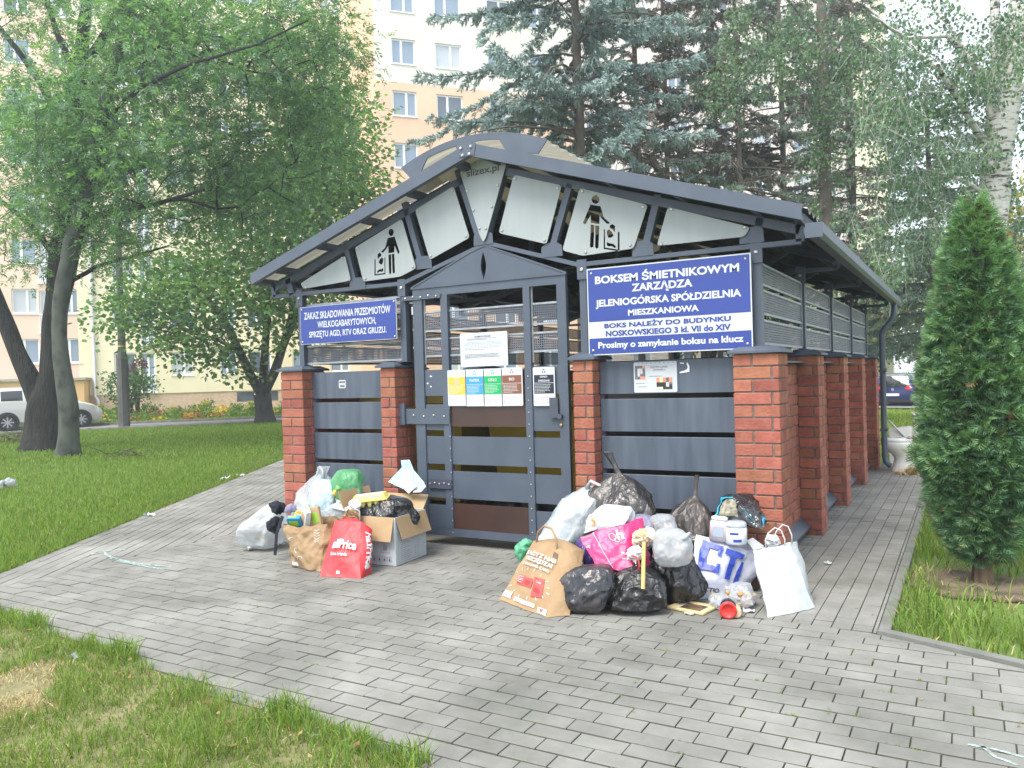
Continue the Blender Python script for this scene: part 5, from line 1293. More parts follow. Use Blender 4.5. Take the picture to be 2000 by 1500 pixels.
cl = ell(440, 570, 150, 90, Zm, 3, 80)+ell(590, 540, 110, 80, Zm, 2.5, 50)+ell(630, 400, 110, 120, Zm, 3, 85)+ell(655, 270, 70, 100, Zm, 2.5, 40)+ell(590, 300, 120, 100, Zm, 3, 50)+ell(500, 430, 180, 110, Zm, 3, 90)+ell(270, 620, 55, 40, Zm-1, 1, 22)+ell(380, 660, 70, 45, Zm-1, 1.2, 22)+ell(330, 540, 90, 60, Zm, 2, 26)+ell(455, 700, 40, 25, Zm-1, .8, 7)+ell(700, 350, 50, 60, Zm, 1.5, 16)+ell(560, 650, 40, 30, Zm-1.4, .7, 8)
ends = sk3.attach(cl, .4, .1, .008, maxr=.05); sk3.mesh(mb); mb.build('trunk', M_BARKD, mp_, True, o3)
crown_from('crown', mp_, ends, sk3, 50, .55, 'leaf', M_MAP, 5, .19, .17, off=o3)

# ---- spruces behind the shelter
M_BLUE_S = [leafmat('blue_spruce_needles', (.31, .41, .385), .15, .3, .02, .6, .2, (1, 1, 1)), leafmat('blue_spruce_old', (.195, .265, .24), .15, .3, .02, .6, .2, (1, 1, 1))]
M_SPR = [leafmat('spruce_needles', (.25, .34, .28), .22, .35, .03, .6, .2, (1.2, 1.2, .8)), leafmat('spruce_dead_twigs', (.24, .215, .18), 0, .3, .02, .8, .1)]
def spruce(label, u, Z, w, top, mats, seed, v_lo, v_hi, length, dens, green=.8, side_bias=None, dead=.4, fr=(1, .55), fan=.0, step=1.0):
    """trunk at column u, depth Z; whorled drooping branches between pixel rows v_lo (low) and v_hi (high)"""
    rng = np.random.default_rng(seed); rnd = random.Random(seed)
    g = dp(u, 750, Z); gzv = float(gz(g.x, g.y)); base = Vector((g.x, g.y, gzv-.03)); t = thing('spruce_tree', label, 'tree', tuple(base)); off = tuple(base)
    topz = CAM.z+(740-top)/FPX*Z; mb = MB(); r = w/2*Z/FPX
    trunk_tube(mb, [base, base+Vector((0, 0, 1.5)), base+Vector((.04, 0, topz*.6)), base+Vector((0, 0, topz))], [r*1.25, r*1.05, r*.85, r*.45], 12, seed, rough=.07)
    zl, zh = CAM.z+(735-v_lo)/FPX*Z, CAM.z+(735-v_hi)/FPX*Z
    TP, TD, TM, DP, DD = [], [], [], [], []
    z = zl
    while z < zh:
        for k in range(rnd.choice((3, 4, 5)) if dens > .5 else rnd.choice((1, 2, 3))):
            a = rnd.uniform(0, 2*math.pi); f = (z-zl)/max(.1, zh-zl); Lb = length*(fr[0]+(fr[1]-fr[0])*f)*rnd.uniform(.65, 1.1)
            d = Vector((math.cos(a), math.sin(a), 0))
            if side_bias is not None: Lb *= 1+side_bias*d.dot(CR)
            isdead = rnd.random() < dead*(1-f*.6); n = max(4, int(Lb/.13)); pts = []; p = Vector((base.x, base.y, z+rnd.uniform(-.15, .15)))
            el = rnd.uniform(.05, .35) if not isdead else rnd.uniform(-.2, .25)
            for i in range(n):
                s_ = i/(n-1); e_ = el-(.9 if not isdead else .5)*s_+(.75*max(0, s_-.55)/.45 if not isdead else 0); pts.append(p.copy()); p = p+(d*math.cos(e_)+Vector((0, 0, math.sin(e_))))*(Lb/n)+Vector((rnd.gauss(0, .012), rnd.gauss(0, .012), rnd.gauss(0, .008)))
            mb.tube(pts, [max(.004, .022*(1-.85*i/(n-1))*min(1.6, Lb/1.6)) for i in range(n)], 4, 0, False)
            sd = d.cross(Vector((0, 0, 1)))
            for i in range(1, n):
                s_ = i/(n-1); kk = 2 if not isdead else 1
                for j in range(kk):
                    sgn = rnd.choice((-1, 1)); ln = (.16+.55*Lb*.3*(1-s_)*rnd.random())*(1 if not isdead else .8)
                    dr = (d*rnd.uniform(.3, .9)+sd*sgn*rnd.uniform(.4, 1)+Vector((0, 0, rnd.uniform(-.75, -.1)))).normalized() if not isdead else (d*.3+sd*sgn*.5+Vector((0, 0, -rnd.uniform(.5, 1.4)))).normalized()
                    q = pts[i]; m = max(2, int(ln/.07))
                    for x in range(m):
                        c = q+dr*(ln*(x+.5)/m)-Vector((0, 0, .06*(x/m)**2))
                        if isdead: DP.append(c); DD.append(dr+Vector((rnd.gauss(0, .3), rnd.gauss(0, .3), -.5)))
                        elif s_ > (1-green)*.6: TP.append(c); TD.append(dr); TM.append(0 if (s_ > .45 and (x > m*.3 or s_ > .75)) else 1)
            if not isdead:
                for i in range(int(n*.5), n): TP.append(pts[i]); TD.append(d+Vector((0, 0, -.15))); TM.append(0)
        z += rnd.uniform(.14, .3)/max(.2, dens)*step
    mb.build('trunk', M_BARKS, t, True, off)
    Vs, Fs, Ms = [], [], []; nb = 0
    if TP:
        P = np.array([tuple(x) for x in TP]); D = unit(np.array([tuple(x) for x in TD])); M = np.array(TM)
        # bottle-brush twig: needle strips radiating round each twig piece
        k = 14
        P2 = np.repeat(P, k, 0); D2 = np.repeat(D, k, 0); n = len(P2); R = unit(rng.normal(size=(n, 3))); R = unit(R-D2*(R*D2).sum(1, keepdims=True)); dd = unit(D2*.8+R*.75); P2 = P2+D2*rng.uniform(-.05, .05, (n, 1))
        V, F = strips(P2, dd, unit(np.cross(dd, R)+rng.normal(0, .2, (n, 3))), rng.uniform(.06, .10, n), rng.uniform(.015, .025, n)); mi = np.repeat(M, k); mi = np.concatenate([mi, mi])
        Vs.append(V); Fs.append(F+nb); Ms.append(mi); nb += len(V)
    if DP:
        P = np.array([tuple(x) for x in DP]); D = unit(np.array([tuple(x) for x in DD])); n = len(P)
        V, F = strips(P, D, unit(rng.normal(size=(n, 3))), rng.uniform(.08, .22, n), np.full(n, .012)); mi = np.ones(len(F), np.int32)
        Vs.append(V); Fs.append(F+nb); Ms.append(mi)
    np_mesh('crown', np.concatenate(Vs)-np.array(off), np.concatenate(Fs), mats, t, False, np.concatenate(Ms))
    return t
spruce('blue spruce with silvery drooping branches right behind the shelter roof', 1142, 14.5, 24, -160, M_BLUE_S, 11, 345, -120, 3.0, 1.0, .8, -.12, .25, (1.0, .75))
M_DK = [leafmat('dark_spruce_needles', (.21, .28, .245), .22, .35, .03, .6, .2, (1.2, 1.2, .8)), M_SPR[1]]
spruce('bare lower trunk of a spruce just right of the blue spruce', 1255, 17.5, 14, -140, [M_BLUE_S[1], M_SPR[1]], 12, 350, -120, 2.6, .85, .8, None, .5)
spruce('thin dark spruce trunk second right of the blue spruce', 1312, 18.5, 11, -140, M_DK, 13, 400, -120, 2.4, .62, .8, None, .5)
spruce('slim spruce with sparse dark branches midway along the roof slope', 1408, 19.5, 11, -140, M_DK, 14, 400, -120, 2.5, .66, .85, None, .45)
spruce('slender grey spruce trunk beside the slim dark spruce', 1452, 18, 12, -140, M_SPR, 15, 420, -120, 2.3, .62, .8, None, .5)
spruce('spruce with dark hanging clumps just left of the leafy thick trunk', 1538, 19, 12, -140, M_DK, 16, 430, -120, 2.5, .66, .85, None, .4)
spruce('bushy bluish spruce behind the rear right corner of the gutter', 1822, 19, 14, 180, [M_BLUE_S[1], M_SPR[0]], 17, 700, 220, 2.4, .75, .9, None, .1)
spruce('dark spruce with hanging branches in front of the yellow end wall', 1672, 20, 14, -100, M_DK, 18, 640, -80, 2.3, .75, .85, None, .35)
# ---- birches
M_BIRCHB = None
def birchbark():
    m, nt, b = newmat('birch_bark'); N = nt.nodes.new; Lk = nt.links.new; tc = N('ShaderNodeTexCoord'); mp = N('ShaderNodeMapping'); mp.inputs['Scale'].default_value = (2, 2, 11); Lk(tc.outputs['Object'], mp.inputs[0])
    n = N('ShaderNodeTexNoise'); n.inputs['Scale'].default_value = 1.6; n.inputs['Detail'].default_value = 6; n.inputs['Roughness'].default_value = .65; Lk(mp.outputs[0], n.inputs['Vector'])
    r = N('ShaderNodeValToRGB'); e = r.color_ramp.elements; e[0].position = .36; e[0].color = (.03, .028, .026, 1); e[1].position = .47; e[1].color = (.50, .49, .46, 1); x = e.new(.43); x.color = (.3, .28, .26, 1); Lk(n.outputs['Fac'], r.inputs[0]); Lk(r.outputs[0], b.inputs['Base Color']); b.inputs['Roughness'].default_value = .8
    bp = N('ShaderNodeBump'); bp.inputs['Strength'].default_value = .5; bp.inputs['Distance'].default_value = .02; Lk(n.outputs['Fac'], bp.inputs['Height']); Lk(bp.outputs[0], b.inputs['Normal']); return m
M_BIRCHB = birchbark(); M_BLF = [leafmat('birch_leaf', (.14, .235, .14), .4, .35, .02, .5, .3), leafmat('birch_leaf_dark', (.09, .16, .11), .35, .35, .02, .5, .3)]
def birch(label, stems, Z, limbs, clusters, seed, bark, per=55, L=.06, name='birch_tree'):
    p0 = dp(stems[0][0][0], 750, Z); base = Vector((p0.x, p0.y, float(gz(p0.x, p0.y))-.03)); t = thing(name, label, 'tree', tuple(base)); off = tuple(base); mb = MB(); sk = Skel()
    for pts in stems:
        q = [dp(u, v, Z+dz__) for u, v, w, dz__ in pts]; q[0] = Vector((q[0].x, q[0].y, base.z)); rr = [w/2*Z/FPX for u, v, w, d in pts]; trunk_tube(mb, q, rr, 16, seed, rough=.05); sk.limb(q, rr, -1, .3)
    for pts, w in limbs:
        q = [dp(u, v, Z+random.uniform(-.5, .5)*i) for i, (u, v) in enumerate(pts)]; sk.limb(q, [a/2*Z/FPX for a in w], sk.near(q[0]), .3)
    e = sk.attach(clusters, .25, .25, .004, maxr=.02); 
    # hanging twigs
    rng = np.random.default_rng(seed); P = []; D = []; M = []
    for i in e:
        c = sk.p[i]; dk = random.random() < .4
        for k in range(5):
            d = Vector((random.gauss(0, .35), random.gauss(0, .35), -1)).normalized(); ln = random.uniform(.25, .65); st = c+Vector((random.gauss(0, .15), random.gauss(0, .15), random.gauss(0, .08))); mb.tube([st, st+d*ln*.5+Vector((0, 0, .0)), st+d*ln], .0025, 3, 0, False)
            for j in range(per//5): P.append(st+d*ln*random.random()+Vector((random.gauss(0, .05), random.gauss(0, .05), random.gauss(0, .04)))); D.append(Vector((random.gauss(0, .6), random.gauss(0, .6), -.8))); M.append(int(dk))
    sk.mesh(mb); mb.build('trunk', bark, t, True, off)
    P = np.array([tuple(x) for x in P]); D = unit(np.array([tuple(x) for x in D])); n = len(P); V, F = diamonds(P, D, unit(rng.normal(size=(n, 3))), L*rng.uniform(.6, 1.2, n), L*.85*rng.uniform(.7, 1.2, n)); np_mesh('crown', V-np.array(off), F, M_BLF, t, False, np.array(M)); return t
Zr = 12.0
birch('white barked birch with two stems behind the conical evergreen', [[(1938, 730, 62, 0), (1932, 480, 58, 0), (1945, 330, 52, 0), (1965, 200, 46, 0), (1992, 0, 36, 0), (2020, -150, 26, 0)], [(1922, 730, 32, .4), (1928, 400, 30, .4), (1936, 270, 27, .4), (1948, 120, 22, .5), (1940, -60, 16, .6)]], Zr,
      [([(1940, 300), (1890, 230), (1830, 130), (1760, 70), (1690, 10)], (14, 12, 10, 7, 5)), ([(1935, 390), (1880, 350), (1800, 330), (1720, 350)], (10, 8, 6, 4)), ([(1950, 180), (1850, 70), (1770, 75), (1700, 30)], (12, 9, 7, 5)), ([(1945, 250), (1900, 120), (1830, 20), (1800, -60)], (12, 10, 8, 6)), ([(1960, 230), (2010, 150), (2060, 80)], (10, 8, 6))],
      ell(1830, 100, 150, 110, Zr, 1.5, 60)+ell(1760, 230, 110, 110, Zr, 1.3, 42)+ell(1870, 260, 90, 120, Zr, 1.2, 34)+ell(1790, 400, 90, 90, Zr, 1.2, 30)+ell(1980, 120, 80, 150, Zr-.5, 1, 26)+ell(1720, 480, 60, 80, Zr, 1, 12)+ell(1990, 450, 50, 120, Zr+.8, .8, 12), 31, M_BIRCHB, 75)
Zl = 14.0
birch('thick leafy trunk wrapped in hanging birch leaves right of the spruces', [[(1612, 730, 25, 0), (1614, 450, 23, 0), (1610, 250, 21, 0), (1606, 60, 19, 0), (1600, -120, 14, 0)]], Zl,
      [([(1610, 200), (1560, 110), (1500, 60), (1440, 30)], (7, 6, 5, 3)), ([(1608, 130), (1660, 60), (1720, 40)], (7, 6, 4)), ([(1606, 80), (1540, 0), (1480, -60)], (7, 5, 4))],
      ell(1610, 80, 90, 110, Zl-.2, 1.2, 40)+ell(1490, 70, 110, 90, Zl, 1.2, 34)+ell(1605, 300, 35, 150, Zl-.1, .5, 24)+ell(1700, 90, 70, 90, Zl, 1, 20)+ell(1430, 120, 60, 100, Zl, 1, 14), 33, M_BARKS, 75)
# distant broadleaf trees on the right and between the trunks
M_FAR = [leafmat('far_leaf', (.10, .16, .05), .4, .4, .03, .5, .2), leafmat('far_leaf_yellow', (.3, .28, .03), .4, .4, .02, .5, .2)]
def bush(name, label, cat, p, r, h, n, mats, seed, leaf=.14, mix=.2, group=None, z0=.3, trunk=.06):
    rng = np.random.default_rng(seed); t = thing(name, label, cat, tuple(p), 0, group); mb = MB()
    for k in range(5):
        a = k*1.3+seed; mb.tube([(0, 0, 0), (r*.15*math.cos(a), r*.15*math.sin(a), h*.35), (r*.5*math.cos(a), r*.5*math.sin(a), h*.75)], [trunk, trunk*.7, trunk*.25], 5, 0, False)
    mb.build('stem' if h < 3 else 'trunk', M_TWIG, t)
    m = max(6, n//40); c = rdir(m, 1, rng)*np.array([r, r, (h-z0)/2])*rng.uniform(.45, .85, (m, 1))+np.array([0, 0, (h+z0)/2]); C = np.repeat(c, n//m, 0); P = C+rng.normal(0, .17, (len(C), 3))*np.array([r, r, (h-z0)/2]); k = len(P)
    V, F = diamonds(P, unit(P-C+rng.normal(0, .3, (k, 3))), unit(rng.normal(0, .7, (k, 3))+np.array([0, 0, 1.0])), leaf*rng.uniform(.6, 1.2, k), leaf*.6*rng.uniform(.6, 1.2, k))
    np_mesh('foliage' if h < 3 else 'crown', V, F, mats, t, False, np.repeat((rng.random(m) < mix).astype(np.int32), n//m)); return t
def fardeco(u, Z, h, r, label, seed, mix, n=5000, leaf=.28, v=None):
    p = dp(u, 750, Z); p.z = float(gz(p.x, p.y))-.03; bush('broadleaf_tree', label, 'tree', p, r, h, n, M_FAR, seed, leaf, mix, z0=h*.2, trunk=.14)
fardeco(2040, 30, 9, 2.6, 'yellow leaved tree glowing at the far right edge', 41, .85, 5000)
fardeco(1500, 31, 7.2, 2.2, 'light green tree seen between the spruce trunks above the roof', 42, .15)
fardeco(1385, 32, 9.5, 2.2, 'yellowish green tree behind the thin spruce trunks', 43, .3)
fardeco(1820, 50, 9, 3.2, 'green tree standing beyond the parked cars', 44, .1, 6000)
fardeco(1690, 52, 8, 3.0, 'low green tree behind the gutter corner beyond the cars', 45, .1, 5000)
fardeco(1930, 46, 7, 3.0, 'rounded green tree behind the birch stems', 46, .15, 5000)
# ---- conical thuja on the right
tb = gp(1920, 1130); Zh = zof(tb); thu = thing('thuja', 'dense conical evergreen thuja on the right beside the path', 'evergreen', (tb.x, tb.y, -.02))
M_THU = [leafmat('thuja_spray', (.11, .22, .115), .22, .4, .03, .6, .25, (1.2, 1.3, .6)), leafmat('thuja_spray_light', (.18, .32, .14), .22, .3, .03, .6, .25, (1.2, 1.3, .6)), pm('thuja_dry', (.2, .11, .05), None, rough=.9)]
mb = MB(); trunk_tube(mb, [(0, 0, -.02), (.0, 0, .15), (.01, .01, .6), (0, 0, 1.6), (0, 0, 2.3)], [.055, .048, .04, .025, .006], 12, 3, rough=.2, flare=.4)
def hz_(v): return CAM.z+(712-v)/FPX*Zh
PRF = [(hz_(1085), .07), (hz_(1045), .17), (hz_(990), .225), (hz_(900), .29), (hz_(800), .295), (hz_(700), .26), (hz_(600), .20), (hz_(500), .13), (hz_(440), .075), (hz_(405), .035), (hz_(385), .008)]
pz = [a for a, b in PRF]; pr = [b for a, b in PRF]; rng = np.random.default_rng(51)
n = 24000; z = rng.uniform(pz[0], pz[-1], n*3); rr = np.interp(z, pz, pr); keep = rng.random(n*3) < rr/.295; z = z[keep][:n]; rr = rr[keep][:n]; n = len(z); th_ = rng.uniform(0, 2*np.pi, n)
lump = np.array([noise.noise(Vector((math.cos(a)*2.2, math.sin(a)*2.2, b*3.2))) for a, b in zip(th_, z)]); lump2 = np.array([noise.noise(Vector((math.cos(a)*6, math.sin(a)*6, b*8))) for a, b in zip(th_, z)])
rad = rr*(1+.30*lump+.20*lump2)*(1-.42*rng.random(n)**1.8); rad = rad*np.where(rng.random(n) < .05, rng.uniform(1.02, 1.22, n), 1); ca, sa = np.cos(th_), np.sin(th_); P = np.stack([rad*ca, rad*sa, z], 1); O = np.stack([ca, sa, np.zeros(n)], 1)
D = unit(O*.9+np.stack([np.zeros(n), np.zeros(n), rng.uniform(-.35, .6, n)], 1)+rng.normal(0, .3, (n, 3))); side = unit(np.cross(D, np.array([0, 0, 1.0])+rng.normal(0, .8, (n, 3)))); Ps, Ds, Ns, Ls, Ws, Ms = [], [], [], [], [], []
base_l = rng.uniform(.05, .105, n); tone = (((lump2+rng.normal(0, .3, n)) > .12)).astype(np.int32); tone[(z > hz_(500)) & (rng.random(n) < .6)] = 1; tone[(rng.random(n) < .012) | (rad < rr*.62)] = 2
for a, l, o in ((0, 1, .1), (.55, .72, .15), (-.55, .72, .15), (.5, .6, .45), (-.5, .6, .45), (.4, .4, .7), (-.4, .4, .7)):
    d = unit(D*math.cos(a)+side*math.sin(a)); Ps.append(P+D*(base_l*o)[:, None]); Ds.append(d); Ns.append(np.cross(D, side)); Ls.append(base_l*l); Ws.append(np.full(n, .0058)); Ms.append(tone)
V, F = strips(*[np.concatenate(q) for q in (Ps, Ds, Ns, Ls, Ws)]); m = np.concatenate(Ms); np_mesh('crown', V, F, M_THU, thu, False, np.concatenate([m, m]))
for k in range(150):
    a = random.uniform(0, 6.28); zz = random.uniform(.3, 2.0); r = np.interp(zz, pz, pr)*.75; mb.tube([(0, 0, zz-.12), (r*math.cos(a), r*math.sin(a), zz+.08)], [.008, .003], 4, 0, False)
mb.build('trunk', pm('thuja_bark', (.09, .06, .04), (.2, .14, .09), 14, .95, bump=.8, bscale=40, stretch=(1, 1, .2)), thu, True)
# ---- flower bed under the flats
M_SH = [leafmat('shrub_leaf', (.12, .22, .04), .35, .35, .03), leafmat('shrub_light', (.34, .36, .05), .35, .3, .03)]
p = gp(318, 800); p = bp_(.35, 14.2, -.02); bush('shrub', 'tall dark green shrub in the flower bed under the yellow wall', 'shrub', p, 1.15, 2.35, 1500, [leafmat('tall_shrub_leaf', (.06, .14, .045), .3, .35, .03)]*2, 61, .16)
bush('shrub', 'small purple leaved shrub behind the tall green shrub', 'shrub', bp_(.55, 13.0, -.02), .6, 2.9, 400, [leafmat('purple_leaf', (.09, .04, .06), .25, .3, .03)]*2, 62, .16, z0=1.6)
for i, u in enumerate((196, 232, 288, 345, 378, 402, 462, 495, 555)):
    d = ray(u, 800); P = gp(u, 820 - (u-200)*.022); bush('shrub', 'low yellow green shrub in the row along the road by the flats', 'shrub', (P.x, P.y, -.02), random.uniform(.4, .55), random.uniform(.6, .85), 320, M_SH, 70+i, .12, .35, 'low shrubs along the road by the flats', z0=.1, trunk=.02)
rng = np.random.default_rng(81); n = 5200; s_ = rng.uniform(-3.2, 9, n); o_ = rng.uniform(12.5, 16.6, n); hgt = .15+.5*np.array([abs(noise.noise(Vector((a*1.1, b*1.1, 4)))) for a, b in zip(s_, o_)])*1.6; P = np.array(B0)+np.outer(s_, np.array(BE))+np.outer(o_, np.array(BN)); P[:, 2] = rng.random(n)**.6*hgt
V, F = diamonds(P, rdir(n, .6, rng), rdir(n, 1, rng), rng.uniform(.08, .2, n), rng.uniform(.05, .11, n)); cl_ = np.array([noise.noise(Vector((a*.9, b*.9, 11))) for a, b in zip(s_, o_)])
o = np_mesh('flower_bed', V, F, [M_SH[0], leafmat('yellow_flower', (.62, .42, .02), .3, .3, .02), leafmat('red_flower', (.35, .1, .05), .3, .3, .04)], None, False, np.where(cl_ > .2, 1, np.where(cl_ < -.33, 2, 0)).astype(np.int32)); tag(o, 'yellow and green flower bed under the yellow flats', 'flower bed', None, 'stuff')
n = 26000; s_ = rng.uniform(-3.4, 12, n); o_ = rng.uniform(11, 17.0, n); P = np.array(B0)+np.outer(s_, np.array(BE))+np.outer(o_, np.array(BN)); P[:, 2] = -.02
tag(blades('verge_grass', P, .06, .14, .035, [M_GRASSL, M_GRASSD], rng.random(n) < .05, .8), 'bright green verge between the road and the flats', 'grass')
# brush pile at the foot of the ash, fallen twigs on the lawn
def twigs(name, label, p, r, n, L, leaves):
    mb = MB()
    for k in range(n):
        a = random.uniform(0, 6.28); q = Vector((p.x+random.gauss(0, r), p.y+random.gauss(0, r), random.uniform(0, .3*r))); d = Vector((math.cos(a), math.sin(a), random.uniform(0, .7)))*L*random.uniform(.5, 1); mb.tube([q, q+d*.5+Vector((0, 0, .03)), q+d], .006, 4)
    for k in range(leaves):
        q = Vector((p.x+random.gauss(0, r*1.2), p.y+random.gauss(0, r*1.2), random.uniform(.02, .45*r))); a = random.uniform(0, 6.28); u_ = Vector((math.cos(a), math.sin(a), random.uniform(-.3, .3)))*.06; w_ = Vector((-math.sin(a), math.cos(a), random.uniform(-.5, .5)))*.035; mb.add([q, q+u_*.5+w_, q+u_, q+u_*.5-w_], [(0, 1, 2, 3)], 1)
    tag(mb.build(name, [M_TWIG, leafmat(name+'_leaf', (.09, .1, .035), .2, .4, .04)]), label, 'twigs', None, 'stuff')
twigs('brush_pile', 'heap of withered twigs at the foot of the forked trunk', gp(45, 862), .45, 60, .5, 700)
twigs('fallen_twig', 'small fallen leafy twig lying on the left lawn', gp(258, 893), .22, 14, .35, 70)
# ================================================================ RUBBISH
def film_black(n, c=(.010, .0105, .012), r=.24, **k): return filmmat(n, c, 1.0, r, 0, .75, 17, spec=.8, **k)
M_BB1 = film_black('black_film'); M_BB2 = film_black('grey_black_film', (.014, .014, .016), .26, c2=(.055, .048, .045), nscale=7); M_BB3 = filmmat('thin_black_film', (.012, .014, .02), .93, .25, .0, .5, 13, c2=(.06, .055, .06), nscale=8, spec=.7)
M_WF = filmmat('white_film', (.66, .70, .72), .72, .3, .4, .45, 22); M_WFO = filmmat('white_film_opaque', (.56, .61, .635), 1, .3, .3, .45, 20, c2=(.46, .53, .56), nscale=4); M_CF = filmmat('clear_film', (.72, .76, .80), .5, .22, .35, .5, 24, spec=.7); M_LIL = filmmat('lilac_film', (.5, .5, .68), .6, .25, .35, .5, 22)
M_GF = filmmat('green_film', (.16, .50, .24), .78, .28, .4, .45, 24, c2=(.24, .58, .32), nscale=6); M_GF2 = filmmat('mint_film', (.2, .6, .38), .85, .3, .35, .5, 30); M_PF = filmmat('purple_film', (.075, .04, .2), .95, .25, .1, .4, 20, spec=.7)
M_BLUEF = filmmat('pale_blue_film', (.42, .58, .68), .9, .35, .3, .4, 30)
CONT = [pm('waste_'+n, c, None, rough=.7) for n, c in (('white', (.68, .68, .66)), ('beige', (.5, .4, .28)), ('red', (.5, .08, .06)), ('blue', (.12, .25, .5)), ('yellow', (.6, .45, .1)), ('green', (.15, .3, .1)), ('dark', (.05, .045, .045)), ('pink', (.62, .3, .34)), ('orange', (.6, .28, .1)))]
def fold(v, a): return noise.noise(v)*a
def bag_mesh(w, d, h, seed, knot=.12, neck=None, lean=(0, 0), lump=.13, crease=.028, tuft=.07, tuftlen=.16, flat=.6, nu=110, nv=84, folds=17, floor=True, ear=0.0, sh=1.9, bp0=.45):
    """full sack: lumpy body, gathered neck with radiating folds, flared tuft; verts centred on the base"""
    rs = random.Random(seed); o = Vector((rs.uniform(-50, 50), rs.uniform(-50, 50), rs.uniform(-50, 50))); V = []; F = []; ph1, ph2 = rs.uniform(0, 6), rs.uniform(0, 6)
    hb = h*(1-tuftlen if knot else 1)
    for j in range(nv+1):
        t = j/nv
        if knot and t > .82:
            q = (t-.82)/.18; s_ = knot*(1-.35*math.sin(min(1, q*2.2)*math.pi/2))+tuft*q**1.5; z = hb+(h-hb)*q; body = 0; gath = 1
        else:
            q = t/.82 if knot else t
            if knot:
                s_ = min(1, (q/.16)**.5)*(1 if q < bp0 else 1-(1-knot)*((q-bp0)/(1-bp0))**sh); z = hb*(q**1.05); gath = max(0, (q-.38)/.62)
            else: a = -math.pi/2+math.pi*q; s_ = max(0, math.cos(a))**flat*(1-.22*q); z = hb*(math.sin(a)+1)/2; gath = max(0, (q-.35)/.65)*.55
            body = 1
        for i in range(nu):
            th_ = 2*math.pi*i/nu; ca, sa = math.cos(th_), math.sin(th_); pol = 1+(.10*math.cos(3*th_+ph1+z/h)+.08*math.cos(2*th_+ph2)+.06*math.cos(5*th_+ph1*2-2*z/h))*body
            p = Vector((ca*s_, sa*s_, z/h*1.6)); f = 1
            l = noise.noise(p*1.25+o)*lump*1.6+noise.noise(p*2.6+o)*lump*.7
            v1 = noise.voronoi(Vector((p.x*1.5, p.y*1.5, p.z*1.2))+o+Vector((l, -l, l))*.8)[0]; v2 = noise.voronoi(Vector((p.x*3.4, p.y*3.4, p.z*2.3))-o)[0]
            e1 = max(0, 1-(v1[1]-v1[0])*2.6); e2 = max(0, 1-(v2[1]-v2[0])*3.2)
            rg2 = max(0, 1-abs(noise.noise(Vector((p.x*5, p.y*5, p.z*2.2))+o*.7))*3)
            cr = (e1*1.3+e2*.7+rg2*.5-.6)*crease*1.7
            ang = th_+1.1*noise.noise(Vector((ca*1.2, sa*1.2, z*3))+o); n_f = noise.noise(Vector((math.cos(ang)*folds*.33, math.sin(ang)*folds*.33, z*1.5))+o); n_f2 = noise.noise(Vector((math.cos(ang)*folds*.75, math.sin(ang)*folds*.75, z*2))-o)
            fd = ((1-abs(n_f)*2.4)*.10+(1-abs(n_f2)*2.4)*.05)*gath**1.3
            f = (1+(l*1.25+cr)*body+fd)*pol
            x = ca*s_*w/2*f; y = sa*s_*d/2*f; zz = z+(l*.35*h*.35*(t if body else .55))
            k = (z/h)**1.6; x += lean[0]*k; y += lean[1]*k
            if ear and t > .82: x += ear*(t-.82)/.18
            if floor: zz = max(zz, .002+.006*noise.noise(p*9+o)+.004)
            V.append((x, y, zz))
    for j in range(nv):
        for i in range(nu): k = (i+1) % nu; F.append((j*nu+i, j*nu+k, (j+1)*nu+k, (j+1)*nu+i))
    return V, F
def lumps(mb, w, d, h, seed, n=26, k=.72, cols=None, z0=.12):
    rs = random.Random(seed)
    for i in range(n):
        a = rs.uniform(0, 6.28); r = rs.random()**.5*.5*k; c = Vector((math.cos(a)*r*w, math.sin(a)*r*d, h*(z0+(.72-z0)*rs.random()))); sz = rs.uniform(.10, .22)*min(w, h)
        M = Matrix.Translation(c) @ Matrix.Rotation(rs.uniform(0, 3), 4, (rs.random(), rs.random(), rs.random()+.1)); mb.cbox(-sz*.5, sz*.5, -sz*.4, sz*.4, -sz*.3, sz*.3, sz*.12, rs.choice(cols or range(len(CONT))), M)
def sack(label, u, y, wpx, vtop, mat, seed, depth=.8, vbot=None, name='rubbish_bag', cat='rubbish bag', group=None, contents=None, rz=0, **kw):
    """bag whose column, base row and top row are read on the plane y"""
    P = fp(u, 900, y); Zc = (P-CAM).dot(CF); w = wpx*Zc/FPX; z1 = fp(u, vtop, y).z; z0 = max(0, fp(u, vbot, y).z) if vbot else 0; h = z1-z0
    V, F = bag_mesh(w, w*depth, h, seed, floor=True, **kw)
    if contents:
        t = thing(name, label, cat, (P.x, y, z0), rz, group); mb = MB(); mb.add(V, F); mb.build('film', mat, t, True); lm = MB(); lumps(lm, w, w*depth, h*(.8 if kw.get('knot', .12) else 1), seed+5, contents[0], contents[1], contents[2] if len(contents) > 2 else None); lm.build('contents', CONT, t); return t
    mb = MB(); mb.add(V, F); o = mb.build(name, mat, None, True); o.location = (P.x, y, z0); o.rotation_euler.z = rz; return tag(o, label, cat, group)
def bil(c, s_, t): return (c[0]*(1-s_)+c[1]*s_)*(1-t)+(c[3]*(1-s_)+c[2]*s_)*t      # c = BL, BR, TR, TL
